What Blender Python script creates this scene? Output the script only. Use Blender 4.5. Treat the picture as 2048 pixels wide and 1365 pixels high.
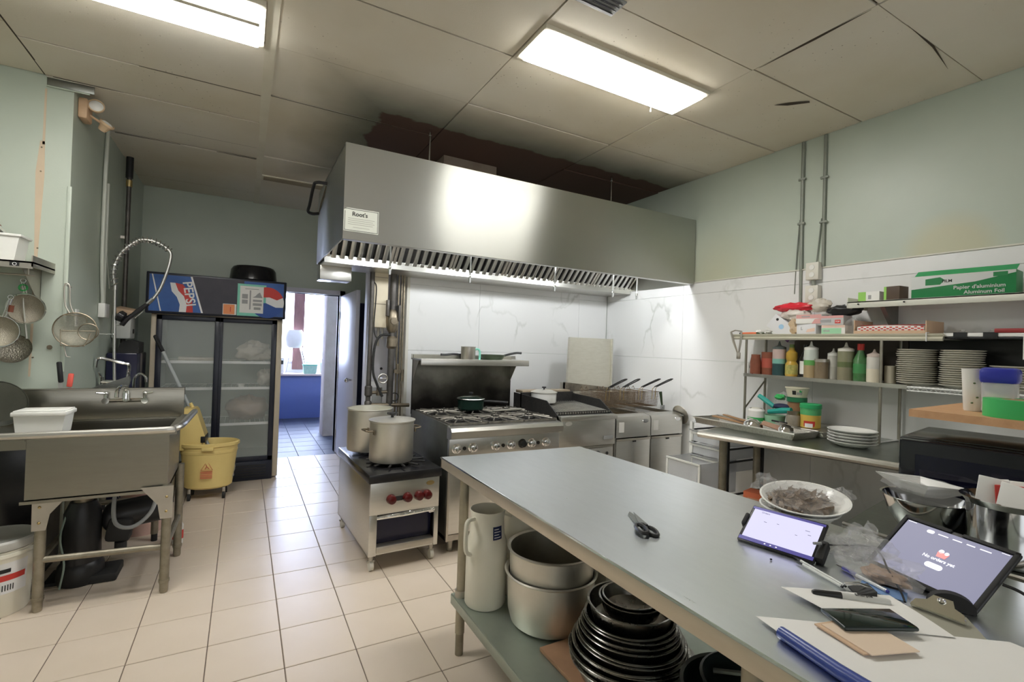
import bpy, bmesh, math, random
from mathutils import Vector, Matrix, Euler
random.seed(7)
for o in list(bpy.data.objects): bpy.data.objects.remove(o)
SC = bpy.context.scene
COL = SC.collection
PI = math.pi
R = math.radians

# ---------------------------------------------------------------- camera
EYE = 1.445
FPX = 968.62
cam_d = bpy.data.cameras.new('camera'); cam = bpy.data.objects.new('camera', cam_d); COL.objects.link(cam)
cam_d.sensor_fit = 'HORIZONTAL'; cam_d.sensor_width = 36.0; cam_d.lens = FPX / 2048 * 36.0
cam_d.clip_start = 0.02; cam_d.clip_end = 100
yaw, pitch, roll = R(28.956), R(0.512), R(1.9445)
fw = Vector((math.sin(yaw)*math.cos(pitch), math.cos(yaw)*math.cos(pitch), math.sin(pitch)))
rt = Vector((math.cos(yaw), -math.sin(yaw), 0)); up = rt.cross(fw)
rt2 = math.cos(roll)*rt + math.sin(roll)*up; up2 = -math.sin(roll)*rt + math.cos(roll)*up
cam.matrix_world = Matrix(((rt2.x, up2.x, -fw.x, 0), (rt2.y, up2.y, -fw.y, 0), (rt2.z, up2.z, -fw.z, EYE), (0, 0, 0, 1)))
SC.camera = cam

# ---------------------------------------------------------------- world, daylight, exposure
w = bpy.data.worlds.new('world'); SC.world = w; w.use_nodes = True
w.node_tree.nodes['Background'].inputs[0].default_value = (0.97, 0.98, 1.0, 1)
w.node_tree.nodes['Background'].inputs[1].default_value = 1.15
SC.view_settings.view_transform = 'Standard'; SC.view_settings.look = 'None'
SC.view_settings.gamma = 1.0; SC.view_settings.exposure = 0.35; SC.view_settings.use_curve_mapping = False
day_d = bpy.data.lights.new('daylight', 'AREA'); day_d.shape = 'RECTANGLE'; day_d.size = 1.9; day_d.size_y = 1.4
day_d.energy = 430; day_d.color = (0.60, 0.70, 1.0)
day = bpy.data.objects.new('daylight', day_d); COL.objects.link(day)
day.location = (1.05, 10.25, 1.75); day.rotation_euler = (R(-90), 0, 0)     # outside the far window, shining in
LAMP = 27.0       # radiance of the fluorescent lenses
HOODLAMP = 180.0   # radiance of the hood's glass globes

# ---------------------------------------------------------------- materials
MATS = {}
def nodes_of(m):
    m.use_nodes = True
    nt = m.node_tree
    return nt, nt.nodes['Principled BSDF']
def mat(name, col, rough=0.5, metal=0.0, var=0.0, scale=6.0, bump=0.0, bscale=60.0, trans=0.0, ior=1.45, alpha=1.0,
        emit=None, estr=0.0, aniso=0.0, stretch=None, dark=None, coat=0.0, spec=None, sss=0.0):
    """procedural principled material: base colour with noise variation towards `dark`, fine bump, optional brushed stretch"""
    if name in MATS: return MATS[name]
    m = bpy.data.materials.new(name); nt, b = nodes_of(m); N = nt.nodes; L = nt.links
    c = (*col, 1)
    b.inputs['Base Color'].default_value = c
    b.inputs['Roughness'].default_value = rough; b.inputs['Metallic'].default_value = metal
    b.inputs['IOR'].default_value = ior
    b.inputs['Alpha'].default_value = alpha
    b.inputs['Transmission Weight'].default_value = trans
    b.inputs['Coat Weight'].default_value = coat
    if spec is not None: b.inputs['Specular IOR Level'].default_value = spec
    if sss: b.inputs['Subsurface Weight'].default_value = sss; b.inputs['Subsurface Radius'].default_value = (.02, .02, .02)
    if emit is not None:
        b.inputs['Emission Color'].default_value = (*emit, 1); b.inputs['Emission Strength'].default_value = estr
    if aniso:
        b.inputs['Anisotropic'].default_value = aniso
        t = N.new('ShaderNodeTangent'); t.direction_type = 'RADIAL'; t.axis = 'Z'; b.inputs['Anisotropic Rotation'].default_value = .25
        L.new(t.outputs[0], b.inputs['Tangent'])
    if var or bump or stretch:
        tc = N.new('ShaderNodeTexCoord'); mp = N.new('ShaderNodeMapping'); L.new(tc.outputs['Object'], mp.inputs['Vector'])
        if stretch: mp.inputs['Scale'].default_value = stretch
    if var:
        n = N.new('ShaderNodeTexNoise'); n.inputs['Scale'].default_value = scale; n.inputs['Detail'].default_value = 6; n.inputs['Roughness'].default_value = .6
        L.new(mp.outputs[0], n.inputs['Vector'])
        d = dark or tuple(v*.55 for v in col)
        mx = N.new('ShaderNodeMix'); mx.data_type = 'RGBA'
        rmp = N.new('ShaderNodeMapRange'); rmp.inputs[1].default_value = .35; rmp.inputs[2].default_value = .75
        rmp.inputs[3].default_value = 0; rmp.inputs[4].default_value = var
        L.new(n.outputs['Fac'], rmp.inputs[0]); L.new(rmp.outputs[0], mx.inputs['Factor'])
        mx.inputs['A'].default_value = c; mx.inputs['B'].default_value = (*d, 1)
        L.new(mx.outputs['Result'], b.inputs['Base Color'])
        if metal > .3:
            r2 = N.new('ShaderNodeMapRange'); r2.inputs[3].default_value = max(.05, rough-.02); r2.inputs[4].default_value = rough+.07
            L.new(n.outputs['Fac'], r2.inputs[0]); L.new(r2.outputs[0], b.inputs['Roughness'])
    if bump:
        n2 = N.new('ShaderNodeTexNoise'); n2.inputs['Scale'].default_value = bscale; n2.inputs['Detail'].default_value = 3
        L.new(mp.outputs[0], n2.inputs['Vector'])
        bp = N.new('ShaderNodeBump'); bp.inputs['Strength'].default_value = bump; bp.inputs['Distance'].default_value = .01
        L.new(n2.outputs['Fac'], bp.inputs['Height']); L.new(bp.outputs[0], b.inputs['Normal'])
    MATS[name] = m; return m

STEEL = mat('brushed_steel', (.66, .65, .61), .30, 1.0, .25, 5, .05, 30, stretch=(1, 14, 14), dark=(.50, .48, .43))
HOODSTEEL = mat('hood_steel', (.57, .575, .53), .435, 1.0, .12, 3, aniso=.95, dark=(.47, .47, .42))
TABLESTEEL = mat('table_steel', (.74, .77, .79), .27, 1.0, .25, 9, 0, 40, stretch=(5, 1, 5), dark=(.64, .67, .68))
DULLSTEEL = mat('dull_steel', (.56, .53, .47), .42, 1.0, .5, 4, .06, 30, dark=(.36, .33, .28))
DARKSTEEL = mat('dark_steel', (.30, .31, .29), .36, 1.0, .5, 6, .05, 30, dark=(.17, .17, .15))
SINKSTEEL = mat('sink_steel', (.35, .335, .285), .28, 1.0, .35, 5, .04, 25, stretch=(1, 6, 6), dark=(.27, .255, .21))
CHROME = mat('chrome', (.80, .80, .80), .10, 1.0)
ALU = mat('aluminium', (.76, .74, .68), .42, 1.0, .35, 8, .05, 40, dark=(.58, .55, .47))
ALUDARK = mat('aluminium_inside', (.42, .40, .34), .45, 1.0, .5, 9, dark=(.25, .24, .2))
LEGSTEEL = mat('leg_steel', (.38, .345, .275), .5, .9, .7, 14, .15, 50, dark=(.20, .18, .13))
BLACKIRON = mat('cast_iron', (.025, .025, .025), .55, .3, .4, 30, .2, 80, dark=(.07, .06, .05))
BLACKENAMEL = mat('black_enamel', (.012, .012, .014), .22, 0, .3, 8, dark=(.05, .045, .04))
def soot_mat():
    m = bpy.data.materials.new('sooty_backguard'); nt, b = nodes_of(m); N = nt.nodes; L = nt.links
    g = N.new('ShaderNodeNewGeometry'); s = N.new('ShaderNodeSeparateXYZ'); L.new(g.outputs['Position'], s.inputs[0])
    n = N.new('ShaderNodeTexNoise'); n.inputs['Scale'].default_value = 4; n.inputs['Detail'].default_value = 5; L.new(g.outputs['Position'], n.inputs['Vector'])
    a = N.new('ShaderNodeMath'); a.operation = 'MULTIPLY_ADD'; a.inputs[1].default_value = .55; L.new(n.outputs['Fac'], a.inputs[0]); L.new(s.outputs['Z'], a.inputs[2])
    r = N.new('ShaderNodeValToRGB'); mr = N.new('ShaderNodeMapRange'); mr.inputs[1].default_value = 1.15; mr.inputs[2].default_value = 1.62
    L.new(a.outputs[0], mr.inputs[0]); L.new(mr.outputs[0], r.inputs[0])
    r.color_ramp.elements[0].color = (.012, .010, .009, 1); r.color_ramp.elements[1].color = (.30, .29, .24, 1)
    e = r.color_ramp.elements.new(.5); e.color = (.09, .085, .07, 1)
    L.new(r.outputs[0], b.inputs['Base Color']); b.inputs['Metallic'].default_value = .7; b.inputs['Roughness'].default_value = .42
    return m
SOOTGUARD = soot_mat()
SOOT = mat('sooty_steel', (.34, .30, .24), .5, .8, 1.0, 4.5, .08, 30, dark=(.02, .018, .015))
BLACKPLASTIC = mat('black_plastic', (.015, .015, .016), .38, 0, .2, 10, dark=(.04, .04, .04))
BLACKRUBBER = mat('black_rubber', (.02, .02, .02), .7)
NAVYGLOSS = mat('navy_gloss', (.012, .013, .04), .2, 0, .2, 5, dark=(.02, .02, .05))
WHITEPLASTIC = mat('white_plastic', (.80, .80, .76), .4, 0, .15, 8, dark=(.62, .60, .53))
OFFWHITE = mat('off_white_plastic', (.72, .70, .62), .5, 0, .3, 8, dark=(.5, .47, .38))
MILKY = mat('milky_plastic', (.86, .83, .72), .40, 0, .25, 6, sss=.25, dark=(.76, .72, .58))
CLEARPLASTIC = mat('clear_plastic', (.86, .88, .90), .25, 0, .1, 6, trans=.25, alpha=.50, ior=1.3)
FILM = mat('plastic_film', (.95, .95, .95), .07, 0, 0, trans=.5, alpha=.20, ior=1.2, spec=.9)
GLASS = mat('clear_glass', (.96, .98, .97), .03, 0, 0, trans=1.0, alpha=.35, ior=1.1)
CERAMIC = mat('white_ceramic', (.80, .80, .77), .16, 0, .08, 8, dark=(.66, .65, .6))
DARKCERAMIC = mat('cream_ceramic', (.66, .64, .55), .22, 0, .2, 8, dark=(.48, .45, .36))
PAPER = mat('paper', (.84, .83, .80), .8, 0, .12, 5, dark=(.62, .59, .52))
KRAFT = mat('kraft_paper', (.66, .47, .32), .8, 0, .3, 12, dark=(.5, .33, .2))
WOOD = mat('particle_board', (.62, .36, .19), .6, 0, .5, 30, .1, 80, dark=(.42, .22, .1))
YELLOW = mat('yellow_plastic', (.82, .64, .25), .45, 0, .25, 6, dark=(.66, .48, .16))
RED = mat('red_plastic', (.55, .05, .04), .35)
REDKNOB = mat('red_knob', (.085, .006, .006), .22, 0, .2, 20, dark=(.12, .01, .01))
ORANGE = mat('orange_card', (.85, .22, .10), .6)
GREEN = mat('green_plastic', (.03, .38, .13), .4)
BRIGHTGREEN = mat('bright_green', (.05, .45, .12), .5)
TEAL = mat('teal_plastic', (.02, .34, .29), .4)
MINT = mat('mint_plastic', (.22, .62, .48), .4)
BLUE = mat('blue_plastic', (.03, .04, .36), .35)
PINK = mat('pink_plastic', (.62, .42, .36), .5)
TERRA = mat('terracotta', (.24, .075, .04), .6, 0, .5, 20, dark=(.13, .04, .02))
BROWNFOOD = mat('brown_food', (.24, .17, .11), .45, 0, .9, 60, .3, 60, dark=(.07, .045, .03))
GREYPLASTIC = mat('grey_plastic', (.32, .33, .33), .5)
PRINTBLACK = mat('black_print', (.02, .02, .02), .6)
PRINTWHITE = mat('white_print', (.85, .85, .85), .5)
PRINTGREY = mat('grey_print', (.35, .35, .35), .6)
PRINTRED = mat('red_print', (.60, .05, .04), .5)
PRINTBLUE = mat('blue_print', (.02, .08, .33), .45)
GOLD = mat('brass', (.55, .42, .20), .35, 1.0)
COPPER = mat('old_brass', (.33, .28, .21), .42, 1.0, .6, 20, dark=(.14, .115, .08))
PIPE = mat('gas_pipe', (.14, .13, .12), .5, .7, .6, 14, .1, 50, dark=(.05, .045, .04))
CREAMMETAL = mat('cream_metal', (.72, .64, .48), .5, 0, .3, 6, dark=(.5, .42, .28))
FOIL = mat('aluminium_foil', (.82, .82, .80), .22, 1.0, 0, 6, .9, 35)
WOODPOST = mat('brown_timber', (.20, .10, .09), .6, 0, .5, 12, stretch=(8, 8, 1), dark=(.1, .05, .05))
LAMINATE = mat('blue_laminate', (.075, .11, .29), .4, 0, .1, 3)
SLATE = mat('slate_tile', (.030, .040, .075), .55, 0, .5, 6, dark=(.03, .035, .05))

# paint, ceiling, floor, marble
def wall_paint():
    m = bpy.data.materials.new('sage_wall_paint'); nt, b = nodes_of(m); N = nt.nodes; L = nt.links
    g = N.new('ShaderNodeNewGeometry')
    n = N.new('ShaderNodeTexNoise'); n.inputs['Scale'].default_value = .9; n.inputs['Detail'].default_value = 5
    L.new(g.outputs['Position'], n.inputs['Vector'])
    r = N.new('ShaderNodeValToRGB'); L.new(n.outputs['Fac'], r.inputs[0])
    r.color_ramp.elements[0].position = .32; r.color_ramp.elements[0].color = (.42, .48, .40, 1)
    r.color_ramp.elements[1].position = .66; r.color_ramp.elements[1].color = (.51, .565, .485, 1)
    n2 = N.new('ShaderNodeTexNoise'); n2.inputs['Scale'].default_value = 120
    L.new(g.outputs['Position'], n2.inputs['Vector'])
    bp = N.new('ShaderNodeBump'); bp.inputs['Strength'].default_value = .06; bp.inputs['Distance'].default_value = .004
    L.new(n2.outputs['Fac'], bp.inputs['Height']); L.new(bp.outputs[0], b.inputs['Normal'])
    # grease-yellowed patches low on the right wall and beside the hood
    mx = N.new('ShaderNodeMix'); mx.data_type = 'RGBA'; mx.inputs['B'].default_value = (.52, .50, .33, 1)
    sp = N.new('ShaderNodeVectorMath'); sp.operation = 'DISTANCE'; L.new(g.outputs['Position'], sp.inputs[0]); sp.inputs[1].default_value = (3.6, 1.25, 2.08)
    sp2 = N.new('ShaderNodeVectorMath'); sp2.operation = 'DISTANCE'; L.new(g.outputs['Position'], sp2.inputs[0]); sp2.inputs[1].default_value = (3.6, 2.85, 2.1)
    mr = N.new('ShaderNodeMapRange'); mr.inputs[1].default_value = .26; mr.inputs[2].default_value = .14; mr.inputs[3].default_value = 0; mr.inputs[4].default_value = .8
    mr2 = N.new('ShaderNodeMapRange'); mr2.inputs[1].default_value = .5; mr2.inputs[2].default_value = .05; mr2.inputs[3].default_value = 0; mr2.inputs[4].default_value = .6
    L.new(sp.outputs['Value'], mr.inputs[0]); L.new(sp2.outputs['Value'], mr2.inputs[0])
    ad = N.new('ShaderNodeMath'); ad.operation = 'MAXIMUM'; L.new(mr.outputs[0], ad.inputs[0]); L.new(mr2.outputs[0], ad.inputs[1])
    L.new(ad.outputs[0], mx.inputs['Factor']); L.new(r.outputs[0], mx.inputs['A']); L.new(mx.outputs['Result'], b.inputs['Base Color'])
    b.inputs['Roughness'].default_value = .42
    return m
PAINT = wall_paint()

def ceiling_mat():
    m = bpy.data.materials.new('ceiling_board'); nt, b = nodes_of(m); N = nt.nodes; L = nt.links
    g = N.new('ShaderNodeNewGeometry')
    n = N.new('ShaderNodeTexNoise'); n.inputs['Scale'].default_value = .7; n.inputs['Detail'].default_value = 6
    L.new(g.outputs['Position'], n.inputs['Vector'])
    r = N.new('ShaderNodeValToRGB'); L.new(n.outputs['Fac'], r.inputs[0])
    e = r.color_ramp.elements
    e[0].position = .30; e[0].color = (.63, .56, .42, 1); e[1].position = .62; e[1].color = (.74, .70, .61, 1)
    # pin holes
    v = N.new('ShaderNodeTexVoronoi'); v.inputs['Scale'].default_value = 26; L.new(g.outputs['Position'], v.inputs['Vector'])
    mr = N.new('ShaderNodeMapRange'); mr.inputs[1].default_value = .05; mr.inputs[2].default_value = .11; L.new(v.outputs['Distance'], mr.inputs[0])
    n3 = N.new('ShaderNodeTexNoise'); n3.inputs['Scale'].default_value = 1.7; L.new(g.outputs['Position'], n3.inputs['Vector'])
    m3 = N.new('ShaderNodeMapRange'); m3.inputs[1].default_value = .5; m3.inputs[2].default_value = .62; m3.inputs[3].default_value = 1; m3.inputs[4].default_value = 0
    L.new(n3.outputs['Fac'], m3.inputs[0])
    mxx = N.new('ShaderNodeMath'); mxx.operation = 'MAXIMUM'; L.new(mr.outputs[0], mxx.inputs[0]); L.new(m3.outputs[0], mxx.inputs[1])
    mu = N.new('ShaderNodeMix'); mu.data_type = 'RGBA'; mu.inputs['A'].default_value = (.20, .16, .10, 1)
    L.new(mxx.outputs[0], mu.inputs['Factor']); L.new(r.outputs[0], mu.inputs['B'])
    # smoke stain and bare brown patch above the hood: distance inside a ragged region
    sx = N.new('ShaderNodeSeparateXYZ'); L.new(g.outputs['Position'], sx.inputs[0])
    n4 = N.new('ShaderNodeTexNoise'); n4.inputs['Scale'].default_value = 3.2; n4.inputs['Detail'].default_value = 5; L.new(g.outputs['Position'], n4.inputs['Vector'])
    def math_(op, a, b_):
        k = N.new('ShaderNodeMath'); k.operation = op
        for i, q in enumerate((a, b_)):
            if isinstance(q, (int, float)): k.inputs[i].default_value = q
            else: L.new(q, k.inputs[i])
        return k.outputs[0]
    wob = math_('MULTIPLY', math_('SUBTRACT', n4.outputs['Fac'], .5), .24)
    dy = math_('ADD', math_('SUBTRACT', sx.outputs['Y'], 3.40), wob)
    dx = math_('ADD', math_('SUBTRACT', sx.outputs['X'], .80), wob)
    ins = math_('MINIMUM', dy, dx)
    far = math_('SUBTRACT', 4.62, sx.outputs['Y']); ins2 = math_('MINIMUM', ins, far)
    def step(lo, hi, t=1.0):
        k = N.new('ShaderNodeMapRange'); k.inputs[1].default_value = lo; k.inputs[2].default_value = hi; k.inputs[3].default_value = 0; k.inputs[4].default_value = t
        L.new(ins2, k.inputs[0]); return k.outputs[0]
    soot = N.new('ShaderNodeMix'); soot.data_type = 'RGBA'; soot.inputs['B'].default_value = (.11, .12, .085, 1)
    L.new(step(-.55, .02, .9), soot.inputs['Factor']); L.new(mu.outputs['Result'], soot.inputs['A'])
    br = N.new('ShaderNodeMix'); br.data_type = 'RGBA'; br.inputs['B'].default_value = (.105, .058, .042, 1)
    L.new(step(-.008, .008), br.inputs['Factor']); L.new(soot.outputs['Result'], br.inputs['A'])
    L.new(br.outputs['Result'], b.inputs['Base Color'])
    b.inputs['Roughness'].default_value = .75
    n2 = N.new('ShaderNodeTexNoise'); n2.inputs['Scale'].default_value = 160; L.new(g.outputs['Position'], n2.inputs['Vector'])
    bp = N.new('ShaderNodeBump'); bp.inputs['Strength'].default_value = .12; bp.inputs['Distance'].default_value = .004
    L.new(n2.outputs['Fac'], bp.inputs['Height']); L.new(bp.outputs[0], b.inputs['Normal'])
    return m
CEIL = ceiling_mat()
GAP = mat('dark_gap', (.06, .045, .03), .9)
TILE = mat('cream_floor_tile', (.66, .565, .465), .38, 0, .35, 2.2, .02, 15, dark=(.55, .45, .345))
GROUT = mat('floor_grout', (.17, .13, .10), .9, 0, .5, 9, dark=(.07, .05, .04))

def marble_mat():
    m = bpy.data.materials.new('white_marble_tile'); nt, b = nodes_of(m); N = nt.nodes; L = nt.links
    g = N.new('ShaderNodeNewGeometry')
    mp = N.new('ShaderNodeMapping'); mp.inputs['Rotation'].default_value = (.35, .5, .4); mp.inputs['Scale'].default_value = (1.25, 1.25, .85)
    L.new(g.outputs['Position'], mp.inputs['Vector'])
    nz = N.new('ShaderNodeTexNoise'); nz.inputs['Scale'].default_value = 2.4; nz.inputs['Detail'].default_value = 4; L.new(mp.outputs[0], nz.inputs['Vector'])
    ad = N.new('ShaderNodeVectorMath'); ad.operation = 'MULTIPLY_ADD'; ad.inputs[1].default_value = (.55, .55, .55)
    L.new(nz.outputs['Color'], ad.inputs[0]); L.new(mp.outputs[0], ad.inputs[2])
    v = N.new('ShaderNodeTexVoronoi'); v.feature = 'DISTANCE_TO_EDGE'; v.inputs['Scale'].default_value = 1.7; L.new(ad.outputs[0], v.inputs['Vector'])
    mr = N.new('ShaderNodeMapRange'); mr.inputs[1].default_value = 0; mr.inputs[2].default_value = .035; mr.inputs[3].default_value = 1; mr.inputs[4].default_value = 0
    L.new(v.outputs['Distance'], mr.inputs[0])
    n2 = N.new('ShaderNodeTexNoise'); n2.inputs['Scale'].default_value = 2.1; n2.inputs['Detail'].default_value = 3; L.new(g.outputs['Position'], n2.inputs['Vector'])
    m2 = N.new('ShaderNodeMapRange'); m2.inputs[1].default_value = .50; m2.inputs[2].default_value = .68; L.new(n2.outputs['Fac'], m2.inputs[0])
    mu = N.new('ShaderNodeMath'); mu.operation = 'MULTIPLY'; L.new(mr.outputs[0], mu.inputs[0]); L.new(m2.outputs[0], mu.inputs[1])
    mx = N.new('ShaderNodeMix'); mx.data_type = 'RGBA'; mx.inputs['A'].default_value = (.80, .80, .79, 1); mx.inputs['B'].default_value = (.60, .61, .58, 1)
    L.new(mu.outputs[0], mx.inputs['Factor']); L.new(mx.outputs['Result'], b.inputs['Base Color'])
    b.inputs['Roughness'].default_value = .26
    return m
MARBLE = marble_mat()
def emission(name, col, s):
    m = mat(name, (.8, .8, .8), .5, emit=col, estr=s); return m
LENS = emission('lit_lens', (1.0, .985, .95), LAMP)
GLOBE = emission('lit_globe', (.94, .97, 1.0), HOODLAMP)

# ---------------------------------------------------------------- mesh helpers
class MB:
    """collects shapes, then links them as one mesh object"""
    def __init__(s): s.v = []; s.f = []
    def add(s, vs, fs, M=None):
        n = len(s.v)
        s.v += [tuple(M @ Vector(p)) if M else tuple(p) for p in vs]
        s.f += [tuple(i+n for i in f) for f in fs]
        return s
    def box(s, x0, x1, y0, y1, z0, z1, bev=0.0, M=None, seg=2):
        if bev <= 0:
            vs = [(x0,y0,z0),(x1,y0,z0),(x1,y1,z0),(x0,y1,z0),(x0,y0,z1),(x1,y0,z1),(x1,y1,z1),(x0,y1,z1)]
            return s.add(vs, [(0,3,2,1),(4,5,6,7),(0,1,5,4),(1,2,6,5),(2,3,7,6),(3,0,4,7)], M)
        bm = bmesh.new(); bmesh.ops.create_cube(bm, size=1)
        for v in bm.verts: v.co = ((x0+x1)/2+v.co.x*(x1-x0), (y0+y1)/2+v.co.y*(y1-y0), (z0+z1)/2+v.co.z*(z1-z0))
        bmesh.ops.bevel(bm, geom=bm.edges[:], offset=min(bev, .49*min(x1-x0, y1-y0, z1-z0)), segments=seg, affect='EDGES', profile=.5)
        bm.verts.index_update()
        vs = [v.co[:] for v in bm.verts]; fs = [[v.index for v in f.verts] for f in bm.faces]; bm.free()
        return s.add(vs, fs, M)
    def cbox(s, c, size, rot=(0,0,0), bev=0.0, seg=2):
        M = Matrix.Translation(c) @ Euler(rot).to_matrix().to_4x4()
        a, b, d = [q/2 for q in size]
        return s.box(-a, a, -b, b, -d, d, bev, M, seg)
    def lathe(s, prof, c=(0,0,0), n=28, M=None, sx=1.0, sy=1.0):
        """revolve (radius, z) profile about z; open ends unless radius 0"""
        vs = []; fs = []; rows = []
        for r, z in prof:
            if abs(r) < 1e-6: rows.append([len(vs)]); vs.append((c[0], c[1], c[2]+z))
            else:
                rows.append(list(range(len(vs), len(vs)+n)))
                vs += [(c[0]+sx*r*math.cos(2*PI*k/n), c[1]+sy*r*math.sin(2*PI*k/n), c[2]+z) for k in range(n)]
        for a, b in zip(rows, rows[1:]):
            for k in range(n):
                k2 = (k+1) % n
                if len(a) == 1 and len(b) == 1: continue
                if len(a) == 1: fs.append((a[0], b[k2], b[k]))
                elif len(b) == 1: fs.append((a[k], a[k2], b[0]))
                else: fs.append((a[k], a[k2], b[k2], b[k]))
        return s.add(vs, fs, M)
    def cyl(s, p, q, r, n=16, r2=None):
        return s.tube([p, q], [r, r if r2 is None else r2], n)
    def tube(s, pts, r, n=8, caps=True, closed=False):
        P = [Vector(p) for p in pts]; m = len(P)
        rs = r if isinstance(r, (list, tuple)) else [r]*m
        vs = []; fs = []; prev = None
        for i, p in enumerate(P):
            if closed: t = (P[(i+1) % m]-P[i-1])
            else: t = (P[min(i+1, m-1)]-P[max(i-1, 0)])
            t = t.normalized() if t.length > 1e-9 else Vector((0,0,1))
            if prev is None:
                a = Vector((0,0,1)) if abs(t.z) < .9 else Vector((1,0,0))
                u = t.cross(a).normalized()
            else:
                u = prev - t*prev.dot(t)
                u = u.normalized() if u.length > 1e-9 else t.orthogonal().normalized()
            prev = u; w_ = t.cross(u)
            vs += [tuple(p + rs[i]*(math.cos(2*PI*k/n)*u + math.sin(2*PI*k/n)*w_)) for k in range(n)]
        for i in range(m if closed else m-1):
            j = (i+1) % m
            for k in range(n):
                k2 = (k+1) % n
                fs.append((i*n+k, i*n+k2, j*n+k2, j*n+k))
        if caps and not closed:
            fs.append(tuple(range(n-1, -1, -1))); fs.append(tuple((m-1)*n+k for k in range(n)))
        return s.add(vs, fs)
    def ring(s, c, r, t, n=28, axis='z', m=6, sx=1, sy=1):
        pts = []
        for k in range(n):
            a = 2*PI*k/n; p = (sx*r*math.cos(a), sy*r*math.sin(a))
            pts.append({'z': (c[0]+p[0], c[1]+p[1], c[2]), 'y': (c[0]+p[0], c[1], c[2]+p[1]), 'x': (c[0], c[1]+p[0], c[2]+p[1])}[axis])
        return s.tube(pts, t, m, closed=True)
    def prism(s, poly, d0, d1, axis='y', M=None):
        """extrude a 2-D polygon; axis y: (x,z) polygon swept y=d0..d1, x: (y,z), z: (x,y)"""
        def P(a, b, d): return {'y': (a, d, b), 'x': (d, a, b), 'z': (a, b, d)}[axis]
        n = len(poly); vs = [P(a, b, d0) for a, b in poly] + [P(a, b, d1) for a, b in poly]
        area = sum(poly[i][0]*poly[(i+1) % n][1]-poly[(i+1) % n][0]*poly[i][1] for i in range(n))
        fs = [tuple(range(n)), tuple(range(2*n-1, n-1, -1))] + [(i, i+n, (i+1) % n + n, (i+1) % n) for i in range(n)]
        if (area > 0) != (axis == 'y'): fs = [tuple(reversed(f)) for f in fs]
        return s.add(vs, fs, M)
    def sphere(s, c, r, n=18, m=10, M=None):
        r = r if isinstance(r, (tuple, list)) else (r, r, r)
        vs = []; fs = []
        vs.append((c[0], c[1], c[2]-r[2]))
        for i in range(1, m):
            a = -PI/2+PI*i/m
            for k in range(n): vs.append((c[0]+r[0]*math.cos(a)*math.cos(2*PI*k/n), c[1]+r[1]*math.cos(a)*math.sin(2*PI*k/n), c[2]+r[2]*math.sin(a)))
        vs.append((c[0], c[1], c[2]+r[2])); top = len(vs)-1
        for k in range(n): fs.append((0, 1+(k+1) % n, 1+k))
        for i in range(m-2):
            for k in range(n): fs.append((1+i*n+k, 1+i*n+(k+1) % n, 1+(i+1)*n+(k+1) % n, 1+(i+1)*n+k))
        for k in range(n): fs.append((top, 1+(m-2)*n+k, 1+(m-2)*n+(k+1) % n))
        return s.add(vs, fs, M)
    def lump(s, c, r, seed=0, amp=.25, n=22, m=14, M=None):
        """a crumpled blob"""
        t = MB().sphere((0,0,0), r, n, m); rnd = random.Random(seed)
        ph = [(rnd.uniform(2, 7), rnd.uniform(0, 6), rnd.uniform(2, 7), rnd.uniform(0, 6)) for _ in range(5)]
        rr = r if isinstance(r, (tuple, list)) else (r, r, r)
        vs = []
        for x, y, z in t.v:
            a = math.atan2(y/rr[1], x/rr[0]); e = math.asin(max(-1, min(1, z/rr[2])))
            k = 1+amp*sum(math.sin(p*a+q)*math.sin(u*e+w_) for p, q, u, w_ in ph)/2 + rnd.uniform(-amp, amp)*.25
            vs.append((c[0]+x*k, c[1]+y*k, c[2]+max(z*k, -rr[2]*.98)))
        return s.add(vs, t.f, M)
    def sheet(s, f, nu, nv, th=.0015):
        """a thin sheet from f(u,v) with thickness th downwards"""
        vs = []; fs = []
        for lay in (0, 1):
            for i in range(nu+1):
                for j in range(nv+1):
                    p = f(i/nu, j/nv); vs.append((p[0], p[1], p[2]-lay*th))
        o = (nu+1)*(nv+1); I = lambda i, j: i*(nv+1)+j
        for i in range(nu):
            for j in range(nv):
                q = (I(i,j), I(i+1,j), I(i+1,j+1), I(i,j+1)); fs.append(q); fs.append(tuple(o+k for k in reversed(q)))
        b = [I(i,0) for i in range(nu+1)] + [I(nu,j) for j in range(1, nv+1)] + [I(i,nv) for i in range(nu-1, -1, -1)] + [I(0,j) for j in range(nv-1, 0, -1)]
        for a, c in zip(b, b[1:]+b[:1]): fs.append((a, a+o, c+o, c))
        return s.add(vs, fs)
    def text(s, body, size, M, depth=.0006, bold=False, align='CENTER'):
        cu = bpy.data.curves.new('t', 'FONT'); cu.body = body; cu.size = size; cu.extrude = depth; cu.resolution_u = 3
        cu.align_x = align; cu.align_y = 'CENTER'; cu.offset = size*.018 if bold else 0
        o = bpy.data.objects.new('t', cu); me = bpy.data.meshes.new_from_object(o)
        s.add([v.co[:] for v in me.vertices], [tuple(p.vertices) for p in me.polygons], M)
        bpy.data.objects.remove(o); bpy.data.curves.remove(cu); bpy.data.meshes.remove(me)
        return s
    def move(s, M): s.v = [tuple(M @ Vector(p)) for p in s.v]; return s
    def mesh(s, name, m, ang=35):
        me = bpy.data.meshes.new(name); me.from_pydata(s.v, [], s.f); me.validate(); me.update()
        bm = bmesh.new(); bm.from_mesh(me); bmesh.ops.recalc_face_normals(bm, faces=bm.faces[:]); bm.to_mesh(me); bm.free()
        me.materials.append(m)
        if ang: me.shade_smooth(); me.set_sharp_from_angle(angle=R(ang))
        return me
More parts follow.
